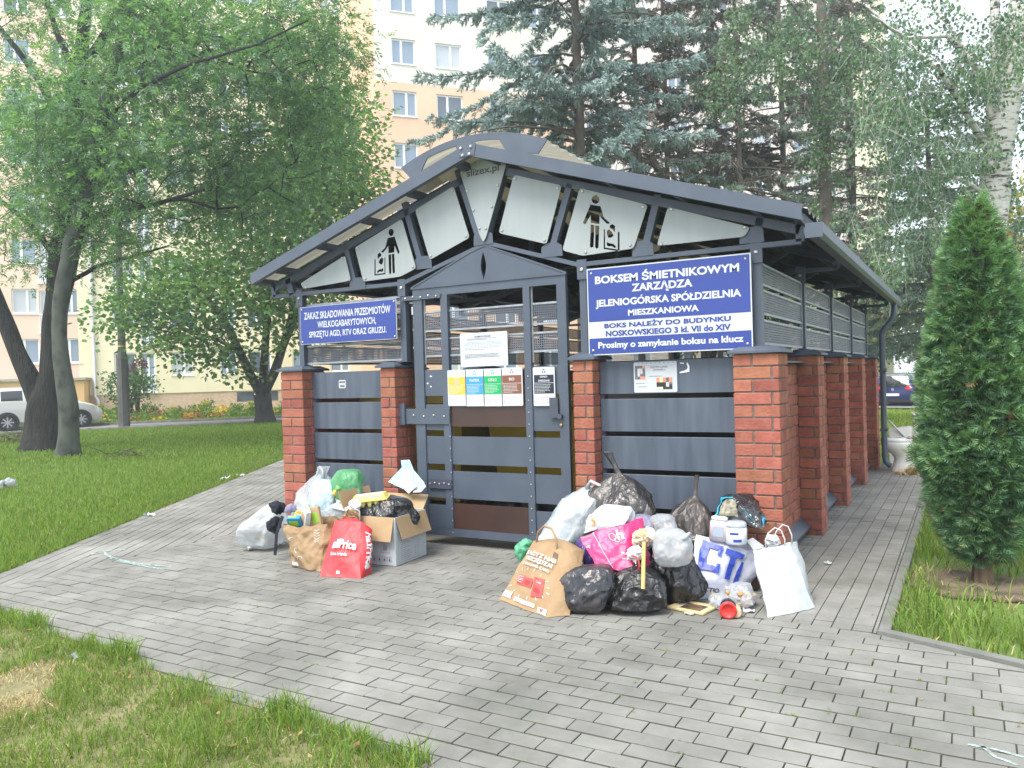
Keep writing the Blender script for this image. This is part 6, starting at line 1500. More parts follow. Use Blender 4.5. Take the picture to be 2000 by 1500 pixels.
class BoxBag:
    """flat-sided bag from its 8 corners (front BL BR TR TL, back BL BR TR TL); wrinkled, bulged, open at the top"""
    def __init__(s, fr, bk, seed, wr=.008, bulge=.02, n=30, fine=.004):
        s.fr = [Vector(p) for p in fr]; s.bk = [Vector(p) for p in bk]; s.o = Vector((seed*3.1, seed*1.7, seed*.9)); s.wr, s.bulge, s.fine, s.n = wr, bulge, fine, n
        s.c = sum(s.fr+s.bk, Vector())/8
    def disp(s, p):
        q = p*6+s.o; r = p*15+s.o; g = lambda k: (1-abs(noise.noise(k))*2)
        d = Vector((noise.noise(q), noise.noise(q+Vector((9, 0, 0))), noise.noise(q+Vector((0, 9, 0)))*.5))*s.wr*2+Vector((g(r), g(r+Vector((5, 0, 0))), 0))*s.fine
        v = noise.voronoi(p*7+s.o+d*20)[0]; w = noise.voronoi(p*14-s.o)[0]; e = max(0, 1-(v[1]-v[0])*2.4)*1.5+max(0, 1-(w[1]-w[0])*3)*.6-.5
        out = p+d+(p-s.c).normalized()*e*s.wr*.75; out.z = max(out.z, .003); return out
    def face(s, k):
        f, b = s.fr, s.bk
        return {'front': f, 'right': [f[1], b[1], b[2], f[2]], 'left': [b[0], f[0], f[3], b[3]], 'back': [b[1], b[0], b[3], b[2]], 'bottom': [b[0], b[1], f[1], f[0]], 'top': [f[3], f[2], b[2], b[3]]}[k]
    def at(s, k, a, t, off=0):
        c = s.face(k); p = bil(c, a, t); nrm = ((c[1]-c[0]).cross(c[3]-c[0])).normalized()
        p = p+nrm*s.bulge*math.sin(math.pi*min(1, max(0, a)))*math.sin(math.pi*min(1, max(0, t*.92)))
        return s.disp(p)+nrm*off
    def mesh(s, mb, faces=('front', 'right', 'left', 'back', 'bottom'), mi=0):
        n = s.n
        for k in faces:
            V = [s.at(k, i/n, j/n) for j in range(n+1) for i in range(n+1)]; F = [(j*(n+1)+i, j*(n+1)+i+1, (j+1)*(n+1)+i+1, (j+1)*(n+1)+i) for j in range(n) for i in range(n)]; mb.add(V, F, mi)
    def text(s, mb, body, k, a0, a1, t0, t1, off=.004, bold=.03, rot=0.0, mi=0):
        T_, F = text_geo(body, bold); mn, mx = T_.min(0), T_.max(0); q = (T_-mn)/(mx-mn); V = []
        for x, y in q:
            A, B = a0+(a1-a0)*x, t0+(t1-t0)*y
            if rot: ca, cb = (a0+a1)/2, (t0+t1)/2; dx, dy = A-ca, B-cb; A, B = ca+dx*math.cos(rot)-dy*math.sin(rot), cb+dx*math.sin(rot)+dy*math.cos(rot)
            V.append(s.at(k, A, B, off))
        mb.add(V, F, mi)
    def patch(s, mb, k, pts, off=.003, mi=0, sub=4):
        """filled quad (4 points a,t) subdivided on the surface"""
        n = sub; c = [Vector((x, y, 0)) for x, y in pts]; V = []
        for j in range(n+1):
            for i in range(n+1): q = bil(c, i/n, j/n); V.append(s.at(k, q.x, q.y, off))
        mb.add(V, [(j*(n+1)+i, j*(n+1)+i+1, (j+1)*(n+1)+i+1, (j+1)*(n+1)+i) for j in range(n) for i in range(n)], mi)
    def line(s, mb, k, a, b, w=.012, off=.003, mi=0):
        a, b = Vector(a), Vector(b); d = (b-a).normalized(); nn = Vector((-d.y, d.x))*w/2; s.patch(mb, k, [tuple(a-nn), tuple(b-nn), tuple(b+nn), tuple(a+nn)], off, mi, 2)
def g3(u, v, z=0.0): return gp(u, v, z)
M_KRAFT = pm('kraft_paper', (.29, .19, .10), (.345, .235, .13), 5, .8, bump=.5, bscale=28, dist=.015); M_WPAPER = pm('white_bag_paper', (.42, .455, .475), (.38, .415, .435), 3, .55, bump=.4, bscale=18, dist=.015); M_REDP = pm('red_bag_paper', (.58, .035, .045), (.66, .05, .06), 4, .5, bump=.5, bscale=20, dist=.015); M_PINKP = pm('pink_bag_film', (.50, .025, .14), (.58, .04, .18), 5, .35, bump=.5, bscale=22, dist=.015); M_WHT = pm('print_whiteink', (.52, .54, .56), None, rough=.6); M_CARD = pm('cardboard', (.36, .25, .135), (.41, .29, .165), 4, .85, bump=.15, bscale=60); M_CARDW = pm('white_carton', (.48, .52, .55), (.43, .47, .5), 5, .7, bump=.1, bscale=40)
M_INKB = pm('dark_blue_ink', (.02, .05, .32), (.025, .06, .38), 6, .4)

# ---------------- left heap
t = sack('white carrier bag with a pink sheet showing, leftmost of the left heap', 512, -.60, 88, 978, M_WF, 101, .85, None, 'carrier_bag', 'carrier bag', None, (22, .86, [0, 0, 1, 7, 0, 4]), lump=.16, crease=.02, knot=.3, tuft=.05, tuftlen=.06, flat=.5, lean=(.13, 0))
mb = MB(); V = bag_mesh  # dark sweater draped on it
def blob(name, label, cat, pts, rads, mat, seed, wr=.3, n=14, group=None, smooth=True):
    """soft crumpled object along a spine"""
    mb = MB(); P = []; R = []
    for i in range(len(pts)-1):
        a, b = Vector(pts[i]), Vector(pts[i+1])
        for k in range(7): P.append(a.lerp(b, k/7)); R.append(rads[i]+(rads[i+1]-rads[i])*k/7)
    P.append(Vector(pts[-1])); R.append(rads[-1]); vs = []
    for i, p in enumerate(P):
        t_ = (P[min(i+1, len(P)-1)]-P[max(i-1, 0)]).normalized(); x = t_.cross(Vector((.2, 1, .1))).normalized(); y = t_.cross(x); e = math.sin(math.pi*min(max(i, .6), len(P)-1.6)/(len(P)-1))**.4
        for k in range(n*2):
            a = math.pi*k/n; q = Vector((math.cos(a)*1.5, math.sin(a)*1.5, i*.35+seed)); f = 1+wr*(noise.noise(q)+1-abs(noise.noise(q*2.1))*2-.5)
            w = p+(x*math.cos(a)+y*math.sin(a))*R[i]*e*f; w.z = max(w.z, .004); vs.append(w)
    m = n*2; fs = [(i*m+k, i*m+(k+1) % m, (i+1)*m+(k+1) % m, (i+1)*m+k) for i in range(len(P)-1) for k in range(m)]; fs += [tuple(reversed(range(m))), tuple(range((len(P)-1)*m, len(P)*m))]; mb.add(vs, fs)
    o = mb.build(name, mat, None, smooth); return tag(o, label, cat, group)
M_CLOTH = pm('black_cloth', (.008, .009, .016), (.014, .015, .026), 8, .95, bump=.5, bscale=40)
th = thing('cloth_bag', 'black fabric pouch with a long strap hanging over the leftmost white bag', 'cloth bag', tuple(fp(540, 1085, -.82)))
o = blob('pouch', None, None, [fp(527, 985, -.80), fp(545, 992, -.80), fp(556, 984, -.76)], [.03, .052, .03], M_CLOTH, 3, .35); o.parent = th; o.matrix_parent_inverse = Matrix.Translation(-th.location)
o = blob('pouch', None, None, [fp(542, 1010, -.82), fp(534, 1028, -.84), fp(538, 1042, -.85)], [.045, .055, .02], M_CLOTH, 5, .3); o.parent = th; o.matrix_parent_inverse = Matrix.Translation(-th.location)
mb = MB(); q = [fp(552, 1008, -.84), fp(540, 1042, -.88), fp(539, 1062, -.90), fp(537, 1084, -.90)]
for a, b in zip(q, q[1:]): mb.bar(a, b, .028, .006, up=(0, 1, 0))
o = mb.build('strap', M_CLOTH, th, off=th.location)
tw = sack('large white see-through carrier bag with knotted handles against the left pillar', 606, -.30, 110, 912, M_CF, 102, .7, None, 'carrier_bag', 'carrier bag', None, (30, .92, [0, 0, 0, 1, 3]), lump=.1, crease=.02, knot=.26, tuft=.06, tuftlen=.12, flat=.5, lean=(.10, .05))
mb = MB(); q = fp(626, 925, -.30)
for s_ in (-1, 1): mb.tube([q+Vector((s_*.035-.01, 0, -.07)), q+Vector((s_*.03-.01, .01, .01)), q+Vector((s_*.006-.01, .01, .055)), q+Vector((s_*.0+.03, .0, .02)), q+Vector((.035, -.01, -.06))], [.014, .012, .01, .011, .013], 7)
mb.build('handles', M_WF, tw, True, tw.location)
M_PATT = filmmat('pale_blue_pattern', (.40, .56, .66), 1, .4, .2, .35, 26, c2=(.62, .72, .76), nscale=55)
sack('pale blue patterned bag in the middle of the left heap', 625, -.52, 70, 938, M_PATT, 103, .7, 1012, lump=.07, crease=.012, knot=0, flat=.42, name='patterned_bag', cat='bag', lean=(-.03, .05))
sack('green see-through bag lying on top of the left heap', 680, -.42, 80, 917, M_GF, 104, .8, 992, contents=(24, .9, [0, 5, 1, 5, 4]), lump=.1, crease=.03, knot=0, flat=.55, folds=19)
sack('small clear bag of waste behind the kraft paper bag', 662, -.62, 70, 982, M_CF, 105, .8, 1040, contents=(14, .9, [0, 0, 1, 6]), lump=.15, crease=.03, knot=0, flat=.5)
mb = MB(); c = [fp(643, 990, -.70), fp(676, 998, -.72), fp(690, 988, -.60), fp(655, 983, -.58)]; mb.add(c+[p-Vector((0, 0, .004)) for p in c], [(0, 1, 2, 3), (7, 6, 5, 4), (0, 4, 5, 1), (1, 5, 6, 2), (2, 6, 7, 3), (3, 7, 4, 0)]); tag(mb.build('paper_sheet', M_WHT), 'folded white paper on the clear bag behind the red bag', 'paper')
# filling under the heap so that things rest on something
sack('dark waste bag buried under the green bag', 668, -.36, 120, 985, M_BB1, 106, .6, None, knot=0, lump=.12)
# kraft bag with packaging
kb = BoxBag([gp(572, 1108), gp(622, 1118), fp(637, 1027, -.92), fp(556, 1026, -1.0)], [gp(572, 1108)+Vector((.03, .22, 0)), gp(622, 1118)+Vector((.07, .2, 0)), fp(637, 1027, -.92)+Vector((.04, .2, .02)), fp(556, 1026, -1.0)+Vector((.0, .22, .03))], 3, .016, .03, 30, .006)
p0 = tuple(gp(598, 1112)); th = thing('kraft_paper_bag', 'brown kraft paper bag full of packaging in the left heap', 'paper bag', p0)
mb = MB(); kb.mesh(mb); mb.build('bag', M_KRAFT, th, True, p0)
mb = MB()
for cy, ct in ((.22, .66), (.3, .42), (.42, .25)): 
    pts = [(cy+.07*math.cos(a), ct+.06*math.sin(a)) for a in np.linspace(.4, 4.4, 8)]
    for a, b in zip(pts, pts[1:]): kb.line(mb, 'front', a, b, .014)
for k in range(5): kb.line(mb, 'front', (.86, .62+.06*k), (.92, .66+.06*k), .012); kb.line(mb, 'front', (.86, .62+.06*k), (.80, .66+.06*k), .012)
kb.patch(mb, 'front', [(.1, .12), (.3, .1), (.3, .16), (.1, .18)]); mb.build('white_print', M_WHT, th, off=p0)
PKG = [pm('carton_white', (.7, .71, .7), None), pm('carton_blue', (.03, .25, .45), None), pm('carton_yellow', (.65, .42, .03), None), pm('carton_kraft', (.45, .32, .19), None), pm('carton_green', (.3, .5, .05), None), pm('carton_teal', (.05, .35, .42), None)]
def carton(label, P, ax, size, mat, rz, tilt, name='carton', extra=None):
    th = thing(name, label, 'carton', tuple(P)); M = Matrix.Rotation(rz, 4, 'Z') @ Matrix.Rotation(tilt, 4, ax); mb = MB(); a, b, c = size; mb.cbox(-a/2, a/2, -b/2, b/2, -c/2, c/2, .003, 0, M); mb.build('box', mat, th)
    if extra is not None: mb = MB(); mb.box(-a*.35, a*.35, -b/2-.002, -b/2-.0005, -c*.2, c*.25, 0, M); mb.box(-a*.4, a*.2, -b*.2, b*.2, c/2+.0005, c/2+.002, 0, M); mb.build('label', extra, th)
    return th
carton('blue and teal carton in the mouth of the kraft bag', fp(576, 1020, -.95), 'X', (.10, .04, .1), PKG[1], .4, .5, extra=PKG[4]); carton('open white carton standing in the kraft bag', fp(597, 1010, -.90), 'Y', (.11, .04, .15), PKG[0], -.5, .45, extra=PKG[3]); carton('brown folded carton at the right of the kraft bag', fp(618, 1012, -.86), 'Y', (.08, .03, .17), PKG[3], .2, -.2, extra=PKG[4]); carton('small yellow carton in the kraft bag', fp(583, 1008, -.86), 'Y', (.06, .05, .07), PKG[2], .9, .5, extra=PKG[0])
o = blob('crumpled_film', 'lilac plastic film bulging out above the kraft bag', 'plastic film', [fp(556, 1000, -.84), fp(568, 992, -.82), fp(580, 998, -.78)], [.02, .035, .02], M_LIL, 8, .35)
o = blob('crumpled_paper', 'crumpled brown paper behind the red bag', 'paper', [fp(668, 1012, -.82), fp(684, 1008, -.78), fp(703, 1010, -.76)], [.03, .05, .04], M_KRAFT, 12, .6, 12, None, False)
# red bag
rb_ = BoxBag([gp(625, 1126), gp(702, 1131), fp(704, 1020, -.86), fp(655, 1018, -.90)], [gp(625, 1126)+Vector((.06, .16, 0)), gp(715, 1124)+Vector((.0, .05, 0)), fp(728, 1034, -.80), fp(672, 1016, -.74)], 5, .006, .035, 30, .002)
p0 = tuple(gp(668, 1126)); th = thing('red_paper_bag', 'bright red carrier bag with white lettering leaning on the carton', 'paper bag', p0); mb = MB(); rb_.mesh(mb, ('front', 'right', 'left', 'back', 'bottom', 'top')); mb.build('bag', M_REDP, th, True, p0)
mb = MB(); rb_.text(mb, 'alfPrice', 'front', .24, .93, .46, .62, .02, .035); rb_.text(mb, 'Great brands', 'front', .22, .72, .345, .405, .018, .02)
T_, F_ = text_geo('HalfPrice', .05); mn, mx = T_.min(0), T_.max(0); mb.add([rb_.at('right', .25+.5*(1-(y-mn[1])/(mx[1]-mn[1])) if False else .25+.5*(y-mn[1])/(mx[1]-mn[1]), .86-.72*(x-mn[0])/(mx[0]-mn[0]), .006) for x, y in T_], F_)
rb_.patch(mb, 'front', [(.4, .06), (.48, .06), (.48, .11), (.4, .11)], .005); mb.build('lettering', M_WHT, th, off=p0)
mb = MB(); a, b = rb_.at('top', .3, .5), rb_.at('top', .75, .5); mb.tube([a, a+Vector((-.02, 0, .07)), (a+b)/2+Vector((0, -.02, .10)), b+Vector((.0, 0, .07)), b], .004, 6); mb.build('handle', M_WHT, th, True, p0)
# carton with flaps
Fc, Rc = gp(774, 1107), gp(833, 1084); Uc = Rc-Fc; Uc.z = 0; wB = Uc.length; Uc.normalize(); Vc = Vector((-Uc.y, Uc.x, 0)); dB = .46; hB = .355
th = thing('cardboard_box', 'open white printed cardboard box with brown inner flaps left of the door', 'cardboard box', tuple(Fc)); MM = Matrix(((Uc.x, Vc.x, 0, 0), (Uc.y, Vc.y, 0, 0), (0, 0, 1, 0), (0, 0, 0, 1)))
mb = MB(); tk = .005
for x0_, x1_, y0_, y1_ in ((0, wB, 0, tk), (0, wB, dB-tk, dB), (0, tk, tk, dB-tk), (wB-tk, wB, tk, dB-tk)): mb.box(x0_, x1_, y0_, y1_, .004, hB, 0, MM)
mb.box(tk, wB-tk, tk, dB-tk, .004, .01, 0, MM); mb.build('carton_walls', M_CARDW, th)
def flap(a, b, dirv, ln, nm='flap', skew=0):
    mb = MB(); A, B = MM @ Vector(a), MM @ Vector(b); D = (MM @ Vector(dirv)).normalized()*ln; n = (B-A).cross(D).normalized()*.0045; sk_ = (B-A).normalized()*skew; P = [A, B, B+D+sk_, A+D+sk_]; mb.add(P+[p+n for p in P], [(0, 1, 2, 3), (7, 6, 5, 4), (0, 4, 5, 1), (1, 5, 6, 2), (2, 6, 7, 3), (3, 7, 4, 0)]); return mb.build(nm, M_CARD, th)
flap((.01, -.002, hB), (wB-.005, -.002, hB), (0, -.30, -1), .165, skew=.012); flap((-.002, dB*.98, hB), (-.002, .01, hB), (-.30, 0, -1), .175); flap((wB-.01, dB, hB), (.01, dB, hB), (0, .35, 1), .18); flap((wB, .02, hB), (wB, dB-.02, hB), (.6, .1, .5), .15)
mb = MB()
def bx_strip(x0_, x1_, z0_, z1_, side=0):
    P = [(x0_, -.0015, z0_), (x1_, -.0015, z0_), (x1_, -.0015, z1_), (x0_, -.0015, z1_)] if side == 0 else [(-.0015, x1_, z0_), (-.0015, x0_, z0_), (-.0015, x0_, z1_), (-.0015, x1_, z1_)]
    mb.add([MM @ Vector(p) for p in P], [(0, 1, 2, 3)])
for k in range(11):
    z = .035+.014*k; bx_strip(.06, .06+random.uniform(.06, .16), z, z+.0022)
    if k < 6: bx_strip(.245, .26, z, z+.003)
for x in (.035, .285): bx_strip(x, x+.0015, .02, .18)
bx_strip(.035, .285, .02, .0215); bx_strip(.035, .285, .18, .1815)
for k in range(8): bx_strip(.075+.005*k, .075+.005*k+(.003 if k % 2 else .0015), .11, .155, 1)
for (a, b, c, d) in ((.055, .057, .095, .165), (.055, .13, .095, .097), (.128, .13, .095, .165), (.055, .13, .163, .165)): bx_strip(a, b, c, d, 1)
for k in range(4):
    x = .04+.045*k; bx_strip(x, x+.034, .03, .0315, 1); bx_strip(x, x+.034, .066, .0675, 1); bx_strip(x, x+.0015, .03, .0675, 1); bx_strip(x+.034, x+.0355, .03, .0675, 1); bx_strip(x+.01, x+.025, .036, .05, 1); bx_strip(x+.015, x+.019, .05, .062, 1)
mb.build('printing', M_INKG, th)
BXP = lambda x, y, z: Fc+(MM @ Vector((x, y, z)))
V, F = bag_mesh(wB*1.05, dB*1.02, .30, 120, knot=0, flat=.4, lump=.10, crease=.03); mb = MB(); mb.add(V, F); o = mb.build('rubbish_bag', M_BB1, None, True); o.location = BXP(wB/2, dB/2, .175); o.rotation_euler.z = math.atan2(Uc.y, Uc.x); tag(o, 'black bag filling the open cardboard box', 'rubbish bag')
P = [fp(702, 1008, -.60), fp(754, 1008, -.70), fp(750, 983, -.68), fp(703, 967, -.58)]; P[1] = fp(754, 1008, -.63); P[2] = fp(751, 983, -.62); b_ = [p+Vector((-.03, .09, .01)) for p in P]
gb = BoxBag(P, b_, 7, .005, .008, 10, .002); p0 = tuple(P[0]); th = thing('gift_bag', 'dark red gift bag with gold marks in the front of the cardboard box', 'gift bag', p0); mb = MB(); gb.mesh(mb); mb.build('bag', pm('dark_red_paper', (.22, .012, .018), (.28, .02, .025), 6, .4), th, True, p0)
mb = MB()
for k in range(4): gb.patch(mb, 'front', [(.05+.22*k, .05), (.15+.22*k, .05), (.15+.22*k, .14), (.05+.22*k, .14)], .003, 0, 2)
gb.line(mb, 'right', (.4, .2), (.4, .75), .1, .003); gb.patch(mb, 'front', [(.52, .45), (.65, .45), (.65, .52), (.52, .52)], .003, 0, 2); mb.build('gold_print', pm('gold_ink', (.5, .25, .1), None), th, off=p0)
# egg carton
pe = BXP(.10, dB*.62, .44); th = thing('egg_carton', 'yellow egg carton with a white label on top of the black bag', 'egg carton', tuple(pe), .45); Me = Matrix.Rotation(.12, 4, 'X') @ Matrix.Rotation(-.1, 4, 'Y'); M_EGG = pm('yellow_pulp', (.58, .52, .12), (.64, .58, .18), 9, .9, bump=.4, bscale=80)
mb = MB(); a, b = .135, .055; mb.add([Me @ Vector(p) for p in [(-a, -b, .03), (a, -b, .03), (a, b, .03), (-a, b, .03), (-a+.02, -b+.015, .065), (a-.02, -b+.015, .065), (a-.02, b-.015, .065), (-a+.02, b-.015, .065)]], [(4, 5, 6, 7), (0, 1, 5, 4), (1, 2, 6, 5), (2, 3, 7, 6), (3, 0, 4, 7)]); mb.box(-a-.006, a+.006, -b-.006, b+.006, .022, .0295, 0, Me); mb.build('lid', M_EGG, th)
mb = MB()
for i in range(5):
    for s_ in (-1, 1): mb.lathe([(.012, -.03), (.022, -.02), (.027, .021)], 10, Me @ Matrix.Translation((-.107+.0535*i, s_*.028, 0)))
mb.build('cups', M_EGG, th, True); mb = MB(); mb.add([Me @ Vector(p) for p in ((-.1, -.035, .0662), (.1, -.035, .0662), (.1, .035, .0662), (-.1, .035, .0662))], [(0, 1, 2, 3)]); mb.box(-.1, .1, -b+.006, -b+.007, .034, .06, 0, Me); mb.build('label', M_WHT, th)
# pale blue opened carton
M_LB = pm('pale_blue_card', (.30, .58, .72), (.36, .64, .76), 4, .6)
q = [fp(758, 941, -.18), fp(785, 913, -.14), fp(783, 899, -.12), fp(800, 898, -.11), fp(808, 918, -.12), fp(829, 943, -.16), fp(812, 950, -.2), fp(806, 941, -.2), fp(788, 955, -.24)]
cpt = sum(q, Vector())/len(q); th = thing('opened_carton', 'pale blue opened carton with white flaps on top of the cardboard box', 'carton', tuple(cpt)); mb = MB(); n_ = Vector((.15, -.9, .5)).normalized()
k = len(q); mb.add([p-cpt for p in q]+[p-cpt-n_*.004 for p in q], [tuple(range(k)), tuple(reversed(range(k, 2*k)))]+[(i, k+i, k+(i+1) % k, (i+1) % k) for i in range(k)]); mb.build('blue_panel', M_LB, th)
for pts in ([(788, 955), (806, 941), (814, 950), (798, 964)], [(812, 951), (829, 944), (832, 950), (822, 961), (806, 962)]):
    mb = MB(); q2 = [fp(u, v, -.23 if i in (0, 1) else -.27)-cpt for i, (u, v) in enumerate(pts)]; k = len(q2); mb.add(q2+[p+Vector((0, .004, -.002)) for p in q2], [tuple(range(k)), tuple(reversed(range(k, 2*k)))]+[(i, k+i, k+(i+1) % k, (i+1) % k) for i in range(k)]); mb.build('white_flap', M_CARDW, th)
def tub(label, P, r, h, mats, tilt=(0, 0), name='plastic_tub', lid=True):
    th = thing(name, label, 'tub', tuple(P)); M = Matrix.Rotation(tilt[0], 4, 'X') @ Matrix.Rotation(tilt[1], 4, 'Y'); mb = MB(); mb.lathe([(r*.82, 0), (r*.86, .004), (r, h)], 18, M); mb.build('cup', mats[0], th, True)
    if lid: mb = MB(); mb.lathe([(r*1.04, h), (r*1.06, h+.006), (r*.9, h+.01)], 18, M); mb.build('lid', mats[1], th, True)
    return th
tub('white yoghurt tub lying between the clear bag and the gift bag', fp(691, 1000, -.72), .045, .08, [M_WHT, M_WHT], (.4, .5))

# ---------------- right heap
sack('big black rubbish bag with a knotted top against the door pillar', 1228, -.42, 128, 886, M_BB2, 201, .75, None, knot=.10, lump=.11, crease=.04, tuft=.075, tuftlen=.17, lean=(-.12, .06), folds=21, ear=-.05, sh=3.4, bp0=.5)
sack('brownish black rubbish bag with a twisted neck against the right slat panel', 1344, -.30, 98, 930, filmmat('brown_black_film', (.022, .02, .02), 1, .35, 0, .5, 13, c2=(.085, .07, .062), nscale=6), 202, .8, None, knot=.08, lump=.11, crease=.035, tuft=.04, tuftlen=.2, folds=23, lean=(.03, .08), sh=2.6, bp0=.5)
sack('greyish see-through black bag slumped in the front of the right heap', 1132, -1.12, 112, 1104, M_BB3, 203, .75, None, contents=(26, .55, [6, 1, 6, 6, 0, 6]), knot=0, lump=.10, crease=.034, flat=.55, lean=(.06, .06), folds=21)
t = sack('low black bag with a red drawstring in the front of the right heap', 1232, -.96, 128, 1092, M_BB1, 204, .75, None, knot=.16, lump=.12, crease=.045, tuft=.04, tuftlen=.12, lean=(.03, .02), flat=.5)
mb = MB(); mb.tube([fp(1234, 1085, -1.0), fp(1245, 1090, -1.02), fp(1249, 1102, -1.02), fp(1246, 1116, -1.03)], .005, 6); tag(mb.build('drawstring', pm('red_plastic', (.55, .05, .06), None, rough=.4), None, True), 'red drawstring loop of the low black bag', 'drawstring')
sack('shiny black bag sagging behind the wooden stick', 1312, -.72, 118, 1082, M_BB1, 205, .8, None, knot=0, lump=.12, crease=.04, flat=.55, lean=(-.05, .05))
sack('dark bag hidden at the bottom of the right heap', 1215, -.52, 150, 1010, M_BB1, 206, .5, None, knot=0, lump=.1)
sack('dark bag wedged under the clear bags at the right wall', 1330, -.35, 150, 1035, M_BB2, 207, .5, None, knot=0, lump=.1)
# tilted white carrier bag above the kraft bag
b0 = [fp(1040, 1066, -.72), fp(1092, 1078, -.74), fp(1158, 978, -.52), fp(1096, 975, -.50)]
wb = BoxBag(b0, [p+Vector((.05, .22, .02)) for p in b0], 9, .008, .06, 30, .004); p0 = tuple(b0[0]); th = thing('carrier_bag', 'plump white carrier bag leaning across the door foot, behind the printed kraft bag', 'carrier bag', p0); mb = MB(); wb.mesh(mb, ('front', 'right', 'left', 'back', 'bottom', 'top')); mb.build('film', M_WFO, th, True, p0)
mb = MB(); a, b = wb.at('top', .55, .4), wb.at('top', .95, .4); mb.tube([a, a+Vector((.03, 0, .05)), b+Vector((.035, -.01, .055)), b], [.018, .012, .01, .014], 8); mb.build('handle', M_WFO, th, True, p0)
# printed kraft bag
fb = [gp(976, 1172), gp(1068, 1207), fp(1096, 1074, -1.02), fp(1042, 1056, -.86)]; sdv = Vector((.13, .12, 0))
kf = BoxBag(fb, [fb[0]+sdv, fb[1]+sdv*.75, fb[2]+Vector((.10, .10, -.02)), fb[3]+Vector((.1, .12, 0))], 11, .005, .025, 30, .0015)
p0 = tuple(gp(1030, 1195)); th = thing('kraft_paper_bag', 'printed brown paper carrier bag tilting at the left front of the right heap', 'paper bag', p0); mb = MB(); kf.mesh(mb, ('front', 'right', 'left', 'back', 'bottom', 'top')); mb.build('bag', M_KRAFT, th, True, p0)
mb = MB(); kf.text(mb, 'KAŻDY Z NAS', 'front', .08, .97, .755, .84, .016, .03); kf.text(mb, 'OSZCZĘDZA!', 'front', .16, .92, .655, .735, .016, .03); kf.text(mb, 'Z KAUFLAND CARD', 'front', .16, .88, .595, .635, .016, .02)
for cx_, cy_ in ((.46, .36),):
    for k in range(16):
        a = 2*math.pi*k/16+.2; r1, r2 = (.43, .50) if k % 2 else (.42, .47)
        if .0 < cx_+r2*math.cos(a) < 1: kf.line(mb, 'front', (cx_+r1*math.cos(a), cy_+r1*.42*math.sin(a)), (cx_+r2*math.cos(a), cy_+r2*.46*math.sin(a)), .012)
mb.build('white_print', M_WHT, th, off=p0)
for pts in ([(.30, .075), (.74, .065), (.74, .115), (.30, .13)], [(.80, .02), (.97, .02), (.97, .1), (.80, .1)], [(.03, .07), (.22, .07), (.22, .17), (.03, .17)]):
    mb = MB(); kf.patch(mb, 'front', pts, .0055); mb.build('white_panel', M_WHT, th, off=p0)
M_CRED = pm('card_red', (.55, .05, .05), (.62, .08, .07), 30, .5); mb = MB(); kf.patch(mb, 'front', [(.20, .31), (.56, .30), (.57, .43), (.21, .44)], .006); mb.build('red_card_print', M_CRED, th, off=p0); mb = MB(); kf.patch(mb, 'front', [(.61, .19), (.82, .23), (.80, .49), (.59, .47)], .006); mb.build('red_phone_print', M_CRED, th, off=p0); mb = MB(); kf.text(mb, 'K', 'front', .85, .92, .04, .085, .010, .05); mb.build('red_letter', M_CRED, th, off=p0)
mb = MB(); kf.text(mb, 'Card', 'front', .235, .37, .365, .41, .008, .02); kf.text(mb, 'Card', 'front', .645, .75, .40, .43, .009, .02); kf.line(mb, 'front', (.22, .425), (.38, .42), .008, .008); kf.line(mb, 'front', (.22, .345), (.36, .34), .008, .008); kf.line(mb, 'front', (.225, .345), (.225, .425), .008, .008); mb.build('card_lettering', M_WHT, th, off=p0)
M_DRED = pm('card_dark_red', (.3, .03, .03), None); mb = MB()
for (cx_, cy_, r) in ((.47, .355, .05), (.70, .30, .055)):
    V = [kf.at('front', cx_, cy_, .0075)]+[kf.at('front', cx_+r*1.25*math.cos(a), cy_+r*.7*math.sin(a), .0075) for a in np.linspace(0, 2*math.pi, 14, endpoint=False)]; mb.add(V, [(0, 1+i, 1+(i+1) % 14) for i in range(14)])
mb.build('piggy_print', M_DRED, th, off=p0)
mb = MB(); kf.text(mb, 'Nowy program Kaufland Card', 'front', .32, .72, .098, .115, .006, .01); kf.patch(mb, 'front', [(.83, .86), (.95, .83), (.95, .92), (.83, .93)], .004); mb.build('dark_print', pm('brown_ink', (.12, .08, .05), None), th, off=p0)
mb = MB(); a, b = kf.at('front', .12, 1.0, .002), kf.at('front', .88, 1.0, .002); mb.tube([a-Vector((0, 0, .03)), a+Vector((.015, .0, .06)), (a*.7+b*.3)+Vector((.01, .01, .105)), (a*.3+b*.7)+Vector((.0, .01, .105)), b+Vector((-.01, 0, .06)), b-Vector((0, 0, .05))], .007, 6); mb.build('handle', M_KRAFT, th, True, p0)
o = blob('crumpled_film', 'mint green film sticking out left of the printed kraft bag', 'plastic film', [fp(1018, 1098, -.80), fp(1020, 1080, -.78), fp(1030, 1062, -.76), fp(1040, 1058, -.74)], [.03, .05, .045, .02], M_GF2, 21, .4)
o = blob('crumpled_film', 'dark green scrap of film right of the printed kraft bag', 'plastic film', [fp(1101, 1074, -.84), fp(1110, 1080, -.84), fp(1114, 1086, -.84)], [.015, .02, .012], filmmat('deep_green_film', (.01, .22, .09), 1, .3, .1), 22, .5)
sack('shiny purple bag behind the pink carrier bag', 1140, -.78, 66, 1050, M_PF, 208, .9, None, knot=0, lump=.08, crease=.018, flat=.5)
o = blob('crumpled_paper', 'pale crumpled tissue between the kraft bag and the purple bag', 'paper', [fp(1118, 1120, -.98), fp(1128, 1108, -.95), fp(1138, 1112, -.92)], [.025, .04, .03], CONT[0], 23, .6, 10, None, False)
